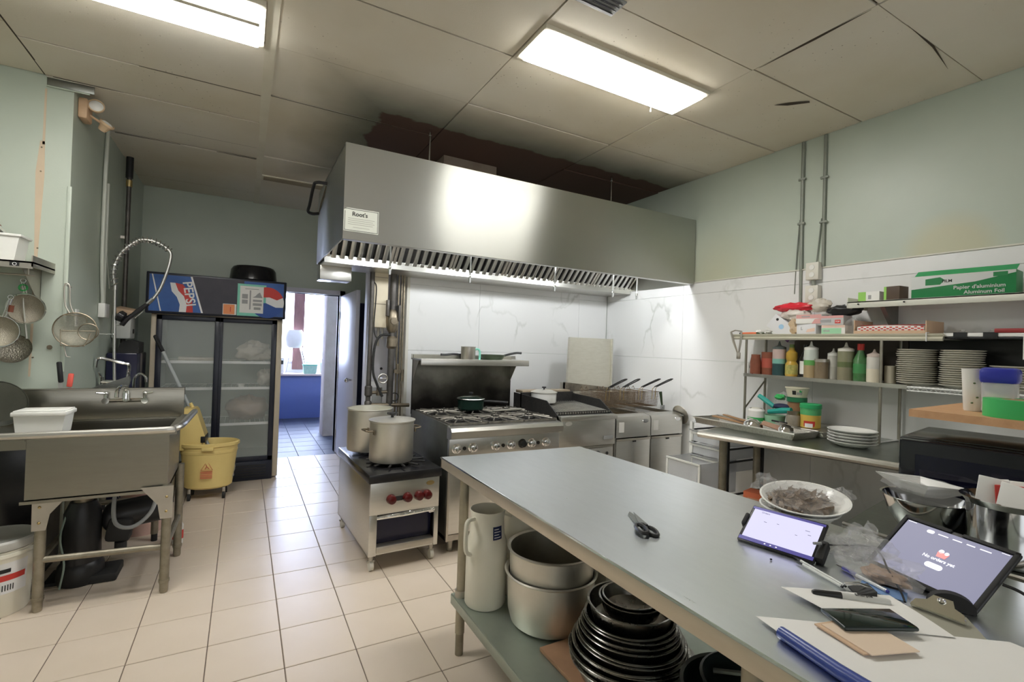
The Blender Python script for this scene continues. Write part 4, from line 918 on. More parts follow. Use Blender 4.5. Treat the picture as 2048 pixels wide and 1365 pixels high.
# baffle filters: six frames of upright slats, leaning from the trough up to the plenum
fw_ = (HX1-HX0-.04)/6
ang = math.atan2(2.42-2.08, 3.60-3.93)
for k in range(6):
    x0 = HX0+.02+k*fw_
    Lf = math.hypot(.34, .33)
    Mf = Matrix.Translation((x0, 3.93, 2.075)) @ Matrix.Rotation(PI/2+math.atan2(.33, .345)*1.0+PI/2-PI/2, 4, 'X')
    fr = MB().box(.004, fw_-.004, 0, .022, 0, .022).box(.004, fw_-.004, Lf-.022, Lf, 0, .022).box(.004, .026, 0, Lf, 0, .022).box(fw_-.026, fw_-.004, 0, Lf, 0, .022)
    # local y runs up the slope, local z points out of the filter
    ex = Vector((1,0,0)); ey = Vector((0, -.33, .345)).normalized(); ez = ex.cross(ey)
    if ez.y > 0: ez = -ez
    Mf = Matrix(((ex.x, ey.x, ez.x, x0), (ex.y, ey.y, ez.y, 3.93), (ex.z, ey.z, ez.z, 2.075), (0,0,0,1)))
    f_ = fr.move(Mf).at('baffle_filter', DULLSTEEL, t)
    MB().box(.02, fw_-.02, .02, Lf-.02, -.012, -.008).move(Mf).at('filter_backing', BLACKIRON, t)
    ns = 7; sp_ = (fw_-.06)/ns
    for j in range(ns):
        xa = .03+j*sp_
        s_ = MB().box(xa+sp_*.12, xa+sp_*.66, .015, Lf-.015, .004, .030, .004).move(Mf)
        l = t.location; s_.v = [(p[0]-l.x, p[1]-l.y, p[2]-l.z) for p in s_.v]; s_.build('slat', STEEL, f_)
    MB().tube([tuple(Mf @ Vector((fw_*.5-.03, .05, .03))), tuple(Mf @ Vector((fw_*.5-.03, .06, .05))), tuple(Mf @ Vector((fw_*.5+.03, .06, .05))), tuple(Mf @ Vector((fw_*.5+.03, .05, .03)))], .003, 6).at('filter_handle', CHROME, t)
# nozzles on drop pipes
for x in (.86, 1.46, 2.22, 2.84, 3.12):
    n_ = MB().cyl((x, 3.32, 1.945), (x, 3.32, HZ1-.012), .006, 8).at('nozzle_pipe', CHROME, t)
    MB().lathe([(0, 1.90), (.009, 1.902), (.011, 1.93), (.013, 1.945), (.008, 1.96), (0, 1.96)], (x, 3.32, 0), 12).at('nozzle', CHROME, t)
MB().tube([(HX0+.02, 3.32, HZ1-.03), (HX1-.02, 3.32, HZ1-.03)], .009, 8).at('supply_pipe', CHROME, t)
# globes inside
for x in (.95, 1.9, 2.85):
    MB().box(x-.05, x+.05, HY0+.012, HY0+.055, 2.27, 2.33, .006).cyl((x, 3.19, 2.285), (x, 3.19, 2.32), .05, 18).box(x-.03, x+.03, HY0+.05, 3.19, 2.29, 2.315).at('lamp_holder', DULLSTEEL, t)
    MB().sphere((x, 3.19, 2.24), (.045, .045, .055), 18, 10).at('lamp_globe', GLOBE, t)
# handle-like bracket on the left end
MB().tube(spline([(HX0, 3.82, 2.60), (HX0-.07, 3.84, 2.60), (HX0-.085, 3.90, 2.585), (HX0-.085, 4.12, 2.50), (HX0-.085, 4.22, 2.47), (HX0-.05, 4.24, 2.46), (HX0, 4.24, 2.47)], 4), .012, 8).at('end_bracket', BLACKENAMEL, t)
MB().tube([(HX0, 3.86, 2.59), (HX0-.01, 4.05, 2.50), (HX0, 4.22, 2.48)], .006, 6).at('bracket_wire', COPPER, t)
# maker's sticker
S_ = face_M((.610, HY0-.0005, 2.182), (1, 0, .0), (0, 0, 1))
decal([(-.105, -.072), (.105, -.072), (.105, .070), (-.088, .070), (-.105, .055)], S_, .0008).at('sticker', mat('sticker_cream', (.72, .74, .66), .5), t)
bo = MB()
for a in (rect(-.100, .100, -.067, -.0645), rect(-.100, .100, .0625, .065), rect(-.100, -.0975, -.067, .05), rect(.0975, .100, -.067, .065)): bo.prism(a, .0008, .0014, 'z', S_)
bo.at('sticker_border', PRINTBLACK, t)
MB().text("Root's", .036, S_ @ Matrix.Translation((-.01, .035, .0012)), .0004, True).at('sticker_name', PRINTBLACK, t)
li = MB()
for k, z in enumerate((.008, -.004, -.016, -.028, -.046)): li.prism(rect(-.08+(.03 if k == 4 else 0), .08-(.03 if k == 4 else 0)-.01*(k % 2), z-.0016, z+.0016), .0008, .0012, 'z', S_)
li.at('sticker_print', mat('faint_print', (.45, .45, .40), .6), t)
# hangers and duct above
for x in (1.16, 2.9): MB().cyl((x, 3.46, HZ1), (x, 3.46, CZ), .006, 8).cyl((x, 3.46, CZ-.045), (x, 3.46, CZ-.002), .011, 8).at('hanger_rod', CHROME, t)
MB().box(1.42, 1.92, 3.86, 4.22, HZ1, CZ+.002, .004).at('exhaust_duct', mat('painted_duct', (.20, .16, .12), .7, 0, .6, 8, dark=(.12, .07, .05)), t)

# ================================================================ low stock pot stove
t = thing('stock_pot_stove', 'low floor stock pot stove with four red knobs', 'stove', (.945, 3.06, 0), R(2.4))
W = .23; D = .86
MB().box(-W, -W+.012, 0.0, D, .10, .555, .003).box(W-.012, W, .0, D, .10, .555, .003).box(-W, W, D-.012, D, .10, .555).box(-W, W, .0, D, .10, .115, .003).build('body', STEEL, t)
MB().box(-W, W, -.012, .010, .355, .555, .004).build('control_panel', STEEL, t)
MB().box(-W, -W+.05, -.010, .01, .10, .355, .003).build('front_post', STEEL, t); MB().box(W-.03, W, -.010, .01, .10, .355, .003).build('front_post', STEEL, t)
MB().box(-W+.05, W-.03, .05, .055, .115, .355).build('dark_recess', NAVYGLOSS, t)
MB().tube([(-W+.05, .0, .335), (-.02, -.012, .338), (W-.03, -.006, .343)], .014, 8).lump((W-.05, -.008, .338), (.022, .014, .018), 2, .3).build('foil_roll', FOIL, t)
MB().box(-W+.05, W-.03, -.016, .05, .115, .155, .004).build('drip_lip', DULLSTEEL, t)
tp = MB().box(-W-.012, W+.012, -.022, D+.01, .555, .612, .006); tp.build('top', BLACKENAMEL, t)
for yy in (.22, .63):
    g = MB().ring((0, yy, .628), .10, .008, 28).ring((0, yy, .628), .05, .007, 20)
    for k in range(12):
        a = 2*PI*k/12; g.tube([(.05*math.cos(a), yy+.05*math.sin(a), .632), (.20*math.cos(a)*min(1, 1/max(abs(math.cos(a)), abs(math.sin(a)))), yy+.20*math.sin(a)*min(1, 1/max(abs(math.cos(a)), abs(math.sin(a)))), .632)], .007, 6)
    g.build('grate', BLACKIRON, t)
    MB().lathe([(0, .612), (.06, .612), (.055, .622), (0, .624)], (0, yy, 0), 20).build('burner', BLACKIRON, t)
for x in (-.098, .008, .085, .142):
    k_ = MB().lathe([(.031, 0), (.031, .008), (.027, .022), (.026, .032), (.020, .036), (0, .037)], n=20, M=Matrix.Translation((x, -.014, .447)) @ Matrix.Rotation(R(90), 4, 'X')); k_.build('knob', REDKNOB, t)
MB().box(-.07, -.02, -.016, -.012, .430, .460, .003).build('gas_slot', BLACKIRON, t)
MB().lathe([(.0, 0), (.028, 0), (.026, .004), (0, .004)], n=20, M=Matrix.Translation((.165, -.013, .52)) @ Matrix.Rotation(R(90), 4, 'X') @ Matrix.Scale(.55, 4, (0, 1, 0))).build('maker_plate', GOLD, t)
for x in (-W+.03, W-.03):
    for y in (.03, D-.03):
        c_ = MB().cyl((x, y, .062), (x, y, .10), .014, 10).box(x-.022, x+.022, y-.004, y+.012, .05, .062).build('caster', DULLSTEEL, t)
        MB().cyl((x-.012, y, .033), (x+.012, y, .033), .033, 18).build('wheel', OFFWHITE, c_)

def stock_pot(label, loc, r, h, lid, rz):
    t = thing('stock_pot', label, 'stock pot', loc, rz)
    MB().lathe([(0, 0), (r*.97, 0), (r, .01), (r, h-.006), (r+.007, h), (r+.006, h+.004), (r-.004, h+.002), (r-.005, .012), (0, .008)], n=40).build('body', ALU, t)
    for s_ in (-1, 1):
        MB().tube(spline([(s_*(r-.001), -.05, h*.78), (s_*(r+.045), -.042, h*.80), (s_*(r+.05), 0, h*.805), (s_*(r+.045), .042, h*.80), (s_*(r-.001), .05, h*.78)], 5), .006, 8).box(s_*r-.004, s_*r+.004, -.062, -.040, h*.70, h*.82, .002).box(s_*r-.004, s_*r+.004, .040, .062, h*.70, h*.82, .002).build('handle', COPPER, t)
    if lid:
        l_ = MB().lathe([(r+.008, h+.003), (r+.009, h+.008), (r-.008, h+.010), (r*.6, h+.018), (0, h+.022)], n=40).build('lid', ALU, t)
        MB().lathe([(.010, h+.02), (.010, h+.035), (.026, h+.042), (.024, h+.052), (0, h+.054)], n=16).tube([(-.035, 0, h+.05), (.035, 0, h+.05)], .008, 8).build('lid_knob', BLACKPLASTIC, l_)
    else:
        MB().lathe([(0, h-.05), (r*.3, h-.046), (r-.006, h-.05)], n=36).build('contents', mat('cloudy_stock', (.45, .45, .38), .15), t)
    return t
stock_pot('aluminium stock pot with flat lid and black knob', (.905, 3.285, .640), .146, .265, True, R(8))
stock_pot('open aluminium stock pot, full to near its rim', (.845, 3.68, .640), .160, .300, False, R(-70))

# ================================================================ six burner range
t = thing('gas_range', 'six burner stainless gas range with steel backguard shelf', 'gas range', (1.70, 3.52, 0))
RX0, RX1, RY0, RY1 = 1.245, 2.150, 3.10, 3.96
MB().box(RX0, RX0+.014, RY0+.01, RY1, .09, .88, .003).box(RX1-.014, RX1, RY0+.01, RY1, .09, .88, .003).box(RX0, RX1, RY1-.014, RY1, .09, .88).box(RX0, RX1, RY0+.01, RY1, .09, .12).at('body', DARKSTEEL, t)
MB().box(RX0, RX1, RY0-.02, RY0+.012, .655, .795, .003).at('control_panel', STEEL, t)
MB().prism([(RY0-.06, .80), (RY0-.065, .845), (RY0-.05, .868), (RY0+.02, .875), (RY0+.02, .79), (RY0-.03, .79)], RX0-.004, RX1+.004, 'x').at('front_rail', STEEL, t)
MB().box(RX0+.004, RX1-.004, RY0+.02, RY1-.02, .845, .868).at('drip_tray', BLACKIRON, t)
for x0, x1 in ((RX0+.015, 1.690), (1.705, RX1-.015)):
    d_ = MB().box(x0, x1, RY0-.012, RY0+.012, .135, .625, .006).at('oven_door', STEEL, t)
    l = t.location
    h_ = MB().tube([(x0+.05, RY0-.012, .585), (x0+.05, RY0-.05, .585), (x1-.05, RY0-.05, .585), (x1-.05, RY0-.012, .585)], .010, 8); h_.v = [(p[0]-l.x, p[1]-l.y, p[2]-l.z) for p in h_.v]; h_.build('handle', CHROME, d_)
MB().box(RX0, RX0+.016, RY0-.014, RY0+.01, .09, .655, .002).box(RX1-.016, RX1, RY0-.014, RY0+.01, .09, .655, .002).box(RX0, RX1, RY0-.010, RY0+.01, .628, .655).box(RX0, RX1, RY0-.005, RY0+.012, .09, .130).at('face_frame', DULLSTEEL, t)
for x in (RX0+.06, RX1-.06):
    for y in (RY0+.06, RY1-.06): MB().lathe([(.022, .0), (.026, .012), (.020, .02), (.024, .09)], (x, y, 0), 12).at('leg', DULLSTEEL, t)
for x in (1.295, 1.418, 1.595, 1.720, 1.895, 2.020):
    MB().lathe([(.034, 0), (.034, .006), (.027, .012), (.026, .032), (.020, .036), (0, .037)], n=20, M=Matrix.Translation((x, RY0-.021, .725)) @ Matrix.Rotation(R(90), 4, 'X')).cbox((x, RY0-.06, .725), (.010, .014, .046), (0, R(12), 0), .003).at('knob', CHROME, t)
MB().lathe([(.034, 0), (.030, .006), (.024, .012), (.023, .03), (0, .032)], n=20, M=Matrix.Translation((1.820, RY0-.021, .725)) @ Matrix.Rotation(R(90), 4, 'X')).at('oven_knob', BLACKPLASTIC, t)
for x in (1.357, 1.660, 1.957): MB().cyl((x, RY0-.020, .722), (x, RY0-.026, .722), .013, 12).at('pilot_hole', BLACKIRON, t)
# burner grates
for i in range(3):
    for j in range(2):
        cx = RX0+.155+i*.30; cy = RY0+.20+j*.38
        g = MB(); a_ = .142; b_ = .182; z = .898
        for s_ in (-1, 1): g.box(cx-a_, cx+a_, cy+s_*b_-.005, cy+s_*b_+.005, z-.02, z-.006).box(cx+s_*a_-.005, cx+s_*a_+.005, cy-b_, cy+b_, z-.02, z-.006)
        g.ring((cx, cy, z), .060, .005, 22)
        for k in range(12):
            th = 2*PI*k/12; q = min(a_/max(abs(math.cos(th)), 1e-6), b_/max(abs(math.sin(th)), 1e-6))
            g.tube([(cx+.035*math.cos(th), cy+.035*math.sin(th), z+.004), (cx+q*math.cos(th), cy+q*math.sin(th), z-.004)], [.004, .006], 6)
        g.at('burner_grate', mat('worn_iron', (.30, .28, .24), .42, .8, .8, 20, dark=(.05, .05, .045)), t)
        MB().lathe([(0, .868), (.055, .868), (.05, .882), (.03, .888), (0, .888)], (cx, cy, 0), 20).at('burner', BLACKIRON, t)
# backguard with overshelf
MB().box(RX0, RX1+.03, RY1-.02, RY1+.012, .84, 1.34, .002).at('backguard', SOOTGUARD, t)
MB().prism([(RY1-.02, 1.12), (RY1-.02, 1.30), (3.80, 1.30)], RX0, RX0+.004, 'x').at('shelf_bracket', DULLSTEEL, t); MB().prism([(RY1-.02, 1.12), (RY1-.02, 1.30), (3.80, 1.30)], RX1+.022, RX1+.026, 'x').at('shelf_bracket', DULLSTEEL, t)
MB().box(RX0-.01, 2.235, 3.715, RY1+.012, 1.300, 1.312).box(RX0-.01, 2.235, 3.708, 3.72, 1.262, 1.314, .003).box(RX0-.01, 2.235, RY1, RY1+.012, 1.312, 1.345).at('overshelf', STEEL, t)

# pots on the range and its shelf
t = thing('sauce_pan', 'dark green saucepan with glass lid on rear burner', 'saucepan', (1.665, 3.68, .900))
MB().lathe([(0, 0), (.095, 0), (.105, .012), (.110, .085), (.116, .09), (.107, .088), (.10, .014), (0, .01)], n=34).build('body', mat('green_enamel', (.006, .022, .016), .25), t)
l_ = MB().lathe([(.113, .090), (.113, .096), (.07, .112), (0, .118)], n=34).build('lid', GLASS, t)
MB().lathe([(.112, .088), (.117, .092), (.112, .098)], n=34).build('lid_rim', STEEL, l_)
MB().lathe([(.008, .116), (.008, .13), (.018, .135), (.016, .145), (0, .146)], n=14).build('lid_knob', BLACKPLASTIC, l_)
MB().tube([(.10, -.02, .07), (.16, -.04, .07), (.30, -.09, .06)], [.008, .011, .012], 8).build('handle', BLACKPLASTIC, t)
single('pan_handle_rest', MB().tube([(0, 0, 0), (.17, -.02, .004), (.26, -.03, .006)], [.006, .010, .009], 8), STEEL, 'bare steel spoon lying across the burners beside the saucepan', 'spoon', (1.79, 3.52, .908), R(4))
t = thing('steel_mug', 'small steel measuring cup with mint green handle on range shelf', 'cup', (1.665, 3.768, 1.3135), R(-15))
MB().lathe([(0, 0), (.058, 0), (.060, .004), (.062, .105), (.065, .108), (.060, .107), (.057, .006), (0, .006)], n=26).build('body', DULLSTEEL, t)
MB().tube(spline([(.058, 0, .085), (.085, 0, .088), (.098, 0, .07), (.100, 0, .03), (.098, 0, -.004)], 5), .009, 8).build('handle', MINT, t)
def frypan(label, loc, r, rz, m, hl, hz, rim):
    t = thing('frying_pan', label, 'frying pan', loc, rz)
    MB().lathe([(0, 0), (r*.75, 0), (r*.82, .006), (r, .040), (r+.003, .043), (r-.003, .042), (r*.78, .008), (0, .006)], n=32).build('pan', m, t)
    MB().tube(spline([(r*.97, 0, .036), (r+.06, 0, .044+hz*.4), (r+.12, 0, .045+hz), (r+hl, 0, .045+hz)], 5), [.007]+[.010]*14+[.011], 8).build('handle', rim, t)
    return t
frypan('black frying pan behind the steel measuring cup, handle to the left', (1.70, 3.888, 1.3135), .068, R(183), BLACKIRON, .17, -.012, BLACKPLASTIC)
frypan('green rimmed frying pan with curved black handle at shelf end', (1.93, 3.835, 1.3135), .112, R(-4), mat('olive_enamel', (.06, .09, .045), .35), .17, .018, BLACKPLASTIC)

# ================================================================ charbroiler
t = thing('charbroiler', 'low sided black charbroiler with steel front beside the range', 'charbroiler', (2.44, 3.47, 0))
GX0, GX1 = 2.162, 2.722
MB().box(GX0, GX1, 3.10, 3.84, .655, .885, .004).at('front_body', STEEL, t)
MB().box(GX0, GX1+.004, 3.075, 3.15, .868, .905, .004).at('front_ledge', STEEL, t)
MB().box(GX0, GX1, 3.115, 3.80, .30, .650, .003).at('stand_body', DULLSTEEL, t)
for a, b_ in ((GX0, GX0+.008), (GX1-.008, GX1)): MB().prism([(3.12, .90), (3.30, 1.005), (3.84, 1.02), (3.84, .88), (3.12, .88)], a, b_, 'x').at('side_guard', BLACKIRON, t)
MB().box(GX0, GX1, 3.70, 3.72, .88, 1.03).at('back_guard', BLACKIRON, t)
MB().box(GX0+.02, GX1-.02, 3.72, 3.84, 1.02, 1.045, .003).at('rear_ledge', mat('greasy_ledge', (.40, .33, .24), .5, .5, .6, 9, dark=(.2, .16, .1)), t)
gr_ = MB().box(GX0+.01, GX1-.01, 3.16, 3.17, .905, .93); gr_.at('grate_bar', BLACKIRON, t); MB().box(GX0+.01, GX1-.01, 3.66, 3.67, .905, .955).at('grate_bar', BLACKIRON, t)
for k in range(22):
    x = GX0+.02+k*(GX1-GX0-.04)/21
    MB().tube([(x, 3.155, .918), (x, 3.68, .945)], .0075, 6).at('grill_rod', mat('grill_iron', (.42, .41, .37), .35, .9, .6, 20, dark=(.15, .14, .12)), t)
MB().box(GX0+.01, GX1-.01, 3.16, 3.68, .885, .90).at('fire_bed', BLACKIRON, t)
MB().lathe([(0, 0), (.036, 0), (.034, .004), (0, .004)], n=24, M=Matrix.Translation((2.245, 3.099, .845)) @ Matrix.Rotation(R(90), 4, 'X') @ Matrix.Scale(.5, 4, (0, 1, 0))).at('oval_badge', WHITEPLASTIC, t)
MB().box(2.60, 2.70, 3.094, 3.10, .700, .730, .002).at('name_plate', GREYPLASTIC, t)
MB().box(GX0+.002, GX1-.03, 3.085, 3.10, .505, .638, .004).at('control_panel', STEEL, t)
MB().box(GX0+.002, GX1-.03, 3.09, 3.10, .31, .49, .004).at('lower_door', STEEL, t)
for x in (2.30, 2.42, 2.53): MB().lathe([(.034, 0), (.030, .008), (.024, .014), (.023, .032), (0, .034)], n=20, M=Matrix.Translation((x, 3.084, .578)) @ Matrix.Rotation(R(90), 4, 'X')).at('knob', BLACKPLASTIC, t); MB().ring((x, 3.083, .578), .036, .003, 22, 'y', 5).at('knob_ring', CHROME, t)
MB().ring((2.63, 3.083, .59), .010, .003, 14, 'y', 5).at('pilot_ring', BLACKPLASTIC, t)
for x in (GX0+.05, GX1-.05):
    for y in (3.17, 3.75): MB().cyl((x, y, 0), (x, y, .30), .022, 12).at('leg', DULLSTEEL, t)
t = thing('sauce_pot', 'white lidded pot standing behind the charbroiler side guard', 'pot', (2.325, 3.59, .955))
MB().lathe([(0, -.0), (.105, 0), (.11, .01), (.112, .085), (0, .085)], n=28).build('body', CERAMIC, t)
l_ = MB().lathe([(.118, .085), (.118, .090), (.07, .108), (0, .112)], n=28).build('lid', ALU, t)
MB().lathe([(.007, .11), (.007, .122), (.020, .126), (.018, .136), (0, .137)], n=14).build('lid_knob', BLACKPLASTIC, l_)

# sooty guard and upright steel cover behind the fryers
t = thing('soot_guard', 'soot stained steel guard standing behind the charbroiler corner', 'guard', (3.02, 3.88, .72))
MB().prism([(-.285, 0), (.285, 0), (.285, .325), (-.285, .385)], -.006, .006).build('panel', SOOT, t)
MB().box(-.285, -.27, -.006, .06, 0, .38).build('flange', DULLSTEEL, t); MB().box(.27, .285, -.006, .06, 0, .32).build('flange', DULLSTEEL, t)
t = thing('fryer_cover', 'upright steel fryer cover propped against the tiled wall', 'cover', (3.075, 3.905, 1.045))
Mt = Matrix.Translation((0, 0, 0)) @ Matrix.Rotation(R(-7), 4, 'X')
PALESTEEL = mat('pale_steel', (.62, .60, .52), .42, .85, .35, 5, stretch=(3, 3, 12), dark=(.48, .45, .36))
MB().prism([(-.275, .0), (.265, .0), (.315, .505), (-.215, .505)], 0, .014, M=Mt).build('sheet', PALESTEEL, t)
MB().prism([(-.288, .0), (-.268, .0), (-.207, .505), (-.227, .505)], -.016, .016, M=Mt).build('folded_edge', PALESTEEL, t); MB().prism([(.262, .0), (.280, .0), (.330, .505), (.310, .505)], -.016, .016, M=Mt).build('folded_edge', PALESTEEL, t)

# ================================================================ fryers
def fryer(x0, x1, label):
    cx = (x0+x1)/2
    t = thing('deep_fryer', label, 'fryer', (cx, 3.45, 0), 0, 'deep fryers in the cooking line')
    w = (x1-x0)/2
    b = MB().box(-w, -w+.012, -.335, .38, .10, .85, .002).box(w-.012, w, -.335, .38, .10, .85, .002).box(-w, w, .366, .38, .10, 1.02).box(-w, w, -.335, .38, .10, .12)
    b.build('body', STEEL, t)
    MB().prism([(-.35, .70), (-.35, .845), (-.335, .872), (-.27, .885), (-.27, .70)], -w, w, 'x').build('upper_front', STEEL, t)
    d_ = MB().box(-w+.004, w-.004, -.352, -.335, .12, .685, .004).build('door', STEEL, t)
    MB().box(-w+.004, w-.004, -.360, -.338, .672, .690, .003).build('door_lip', DULLSTEEL, d_)
    MB().box(-.01, .02, -.362, -.352, .66, .672).build('door_catch', BLACKIRON, d_)
    MB().lathe([(0, 0), (.034, 0), (.032, .004), (0, .004)], n=22, M=Matrix.Translation((w-.06, -.350, .832)) @ Matrix.Rotation(R(90), 4, 'X') @ Matrix.Scale(.5, 4, (0, 1, 0))).build('maker_badge', CHROME, t)
    MB().box(-w+.03, -w+.085, -.3515, -.350, .745, .830).build('rating_label', PAPER, t)
    # oil tank: rim, slanted walls, dark oil
    MB().box(-w, w, -.27, -.24, .865, .885).box(-w, -w+.03, -.24, .25, .865, .885).box(w-.03, w, -.24, .25, .865, .885).box(-w, w, .25, .38, .865, .90).build('tank_rim', STEEL, t)
    MB().prism([(-w+.03, .87), (w-.03, .87), (w-.07, .60), (-w+.07, .60)], -.24, .25).build('oil', mat('dark_oil', (.05, .035, .012), .08), t)
    MB().box(-w+.005, w-.005, .25, .37, .89, 1.02, .004).build('flue', DULLSTEEL, t)
    for x in (-w+.05, w-.05):
        for y in (-.29, .33): MB().cyl((x, y, 0), (x, y, .10), .020, 12).build('leg', DULLSTEEL, t)
    return t
fryer(2.735, 3.122, 'stainless deep fryer standing next to the charbroiler')
fryer(3.130, 3.512, 'stainless deep fryer at the end of the cooking line')
BASKW = mat('basket_wire', (.20, .145, .095), .5, .7, .5, 25, dark=(.16, .1, .05))
def basket():
    t = thing('fry_basket', 'wire fry basket with black loop handle hung over the fryers', 'fry basket', (0,0,0), 0, 'wire fry baskets over the fryers')
    a, b_, h = .072, .15, .135
    m = MB()
    for z, s_ in ((h, 1.0), (0, .88)):
        m.tube([(-a*s_, -b_*s_, z), (a*s_, -b_*s_, z), (a*s_, b_*s_, z), (-a*s_, b_*s_, z)], .003 if z else .002, 5, closed=True)
    m.build('rim', BASKW, t)
    m = MB()
    for k in range(9):
        u = -1+2*k/8
        for s_ in (-1, 1):
            m.tube([(u*a, s_*b_, h), (u*a*.88, s_*b_*.88, 0)], .0013, 4)
        m.tube([(u*a*.88, -b_*.88, 0), (u*a*.88, b_*.88, 0)], .0013, 4)
    for k in range(15):
        u = -1+2*k/14
        for s_ in (-1, 1): m.tube([(s_*a, u*b_, h), (s_*a*.88, u*b_*.88, 0)], .0013, 4)
    for k in range(1, 9):
        z = h*k/9; s_ = .88+.12*k/9
        m.tube([(-a*s_, -b_*s_, z), (a*s_, -b_*s_, z), (a*s_, b_*s_, z), (-a*s_, b_*s_, z)], .0013, 4, closed=True)
    m.build('wire_mesh', BASKW, t)
    MB().tube([(-.02, -b_, h*.5), (-.02, -b_-.004, h+.03), (-.012, -b_-.03, h+.055)], .003, 6).tube([(.02, -b_, h*.5), (.02, -b_-.004, h+.03), (.012, -b_-.03, h+.055)], .003, 6).build('stem', GOLD, t)
    hp = [(-.012, -b_-.025, h+.052), (-.016, -b_-.12, h+.095), (-.018, -b_-.20, h+.130), (-.010, -b_-.225, h+.140), (.010, -b_-.225, h+.140), (.018, -b_-.20, h+.130), (.016, -b_-.12, h+.095), (.012, -b_-.025, h+.052)]
    MB().tube(hp, .005, 6).build('handle', BLACKPLASTIC, t)
    MB().tube([(-.03, b_, h), (-.03, b_+.02, h+.03), (-.03, b_+.04, h+.01)], .003, 5).build('hook', BASKW, t)
    MB().tube([(.03, b_, h), (.03, b_+.02, h+.03), (.03, b_+.04, h+.01)], .003, 5).build('hook', BASKW, t)
    return t
b0 = basket()
for k, (x, y, rz) in enumerate(((2.835, 3.50, 2), (3.015, 3.50, -3), (3.225, 3.50, 2), (3.405, 3.50, -2))):
    o = b0 if k == 0 else copy_tree(b0)
    o.location = (x, y, .915); o.rotation_euler = (0, 0, R(rz))
    o['label'] = 'wire fry basket ' + ('next to the charbroiler', 'second along from the charbroiler', 'third along from the charbroiler', 'furthest from the charbroiler')[k]
t = thing('round_tray', 'grey round tray standing on edge at the end fryer', 'tray', (3.532, 3.14, .77))
MB().lathe([(0, .012), (.06, .010), (.085, .004), (.09, 0), (.088, -.004), (0, 0)], n=30).move(Matrix.Translation((0, 0, .09)) @ Matrix.Rotation(R(72), 4, 'Y') ).build('disc', DULLSTEEL, t)
MB().tube([(-.01, .04, .09), (-.04, .03, .09), (-.04, -.03, .09), (-.01, -.04, .09)], .005, 6).build('handle', GREYPLASTIC, t)
t = thing('oil_brush', 'dark green handled spatula standing at the back of the end fryer', 'spatula', (3.47, 3.30, .90))
MB().tube([(0, 0, .0), (-.005, .01, .06), (-.012, .02, .155)], [.006, .010, .014], 8).build('handle', mat('dark_green_grip', (.03, .05, .02), .5), t)
MB().box(-.025, .025, -.004, .004, -.012, .03, .003).build('blade', GREYPLASTIC, t)
single('pepper_jar', MB().lathe([(0, 0), (.035, 0), (.036, .07), (.028, .085), (0, .086)], n=18), GLASS, 'short clear glass jar behind the end fryer tank', 'jar', (3.36, 3.75, .902))

# ================================================================ right wall: conduits and outlets
CONDUIT = mat('grey_conduit', (.30, .32, .28), .5, .4, .5, 10, dark=(.18, .19, .15))
t = thing('wall_outlet', 'two stacked duplex outlet boxes fed by twin wall conduits', 'outlet', (3.585, 2.0, 1.86))
MB().tube([(3.588, 2.112, 3.028), (3.588, 2.11, 2.4), (3.588, 2.10, 1.72)], .012, 8).at('conduit', CONDUIT, t)
MB().tube([(3.588, 1.955, 3.028), (3.588, 1.953, 2.4), (3.588, 1.95, 2.08)], .011, 8).at('conduit', CONDUIT, t)
MB().tube(spline([(3.590, 2.125, 2.45), (3.59, 2.14, 2.2), (3.59, 2.15, 1.9)], 5), .004, 5).tube(spline([(3.590, 1.97, 2.43), (3.59, 1.985, 2.25), (3.585, 1.995, 2.10)], 5), .004, 5).at('cable', CONDUIT, t)
for y, z in ((2.112, 2.75), (2.11, 2.42), (1.954, 2.72), (1.953, 2.40)): MB().box(3.575, 3.59, y-.026, y+.026, z-.008, z+.008, .002).at('clip', CONDUIT, t)
MB().cyl((3.57, 2.0, 1.94), (3.57, 2.0, 2.0), .013, 10).at('nipple', CONDUIT, t)
for z in (2.05, 1.885):
    b_ = MB().box(3.54, 3.589, 1.955, 2.045, z-.062, z+.062, .004).at('box', OFFWHITE, t)
    q = MB()
    for dz in (-.026, .026): q.lathe([(0, 0), (.019, 0), (.018, .003), (0, .003)], n=16, M=Matrix.Translation((3.5395, 2.0, z+dz)) @ Matrix.Rotation(R(-90), 4, 'Y'))
    q.at('socket', WHITEPLASTIC, t)

# ================================================================ right counter
CT = .935
t = thing('steel_counter', 'stainless steel side counter with rolled front edge along tiled wall', 'counter', (3.1, 1.75, 0))
MB().prism([(2.575, 2.115), (2.83, 1.00), (3.583, 1.10), (3.583, 2.42)], CT-.012, CT, 'z').at('top', mat('counter_steel', (.34, .37, .34), .30, 1.0, .5, 6, .04, 30, dark=(.22, .24, .21)), t)
MB().tube([(2.568, 2.13, CT-.016), (2.83, .99, CT-.016)], .020, 10).at('front_roll', STEEL, t)
MB().tube([(2.568, 2.13, CT-.016), (3.57, 2.425, CT-.016)], .016, 8).at('end_roll', STEEL, t)
MB().box(2.95, 3.583, 1.15, 1.19, CT-.06, CT-.012).box(2.75, 3.50, 2.08, 2.12, CT-.06, CT-.012).at('brace', DULLSTEEL, t)
for x, y in ((2.69, 2.04), (3.30, 2.22), (2.90, 1.14), (3.53, 1.20)):
    MB().cyl((x, y, .04), (x, y, CT-.014), .024, 14).at('leg', LEGSTEEL, t); MB().cyl((x, y, 0), (x, y, .045), .019, 12).at('foot', BLACKRUBBER, t)
MB().prism([(2.74, 2.06), (2.92, 1.16), (3.52, 1.20), (3.52, 2.22)], .20, .212, 'z').at('undershelf', DARKSTEEL, t)

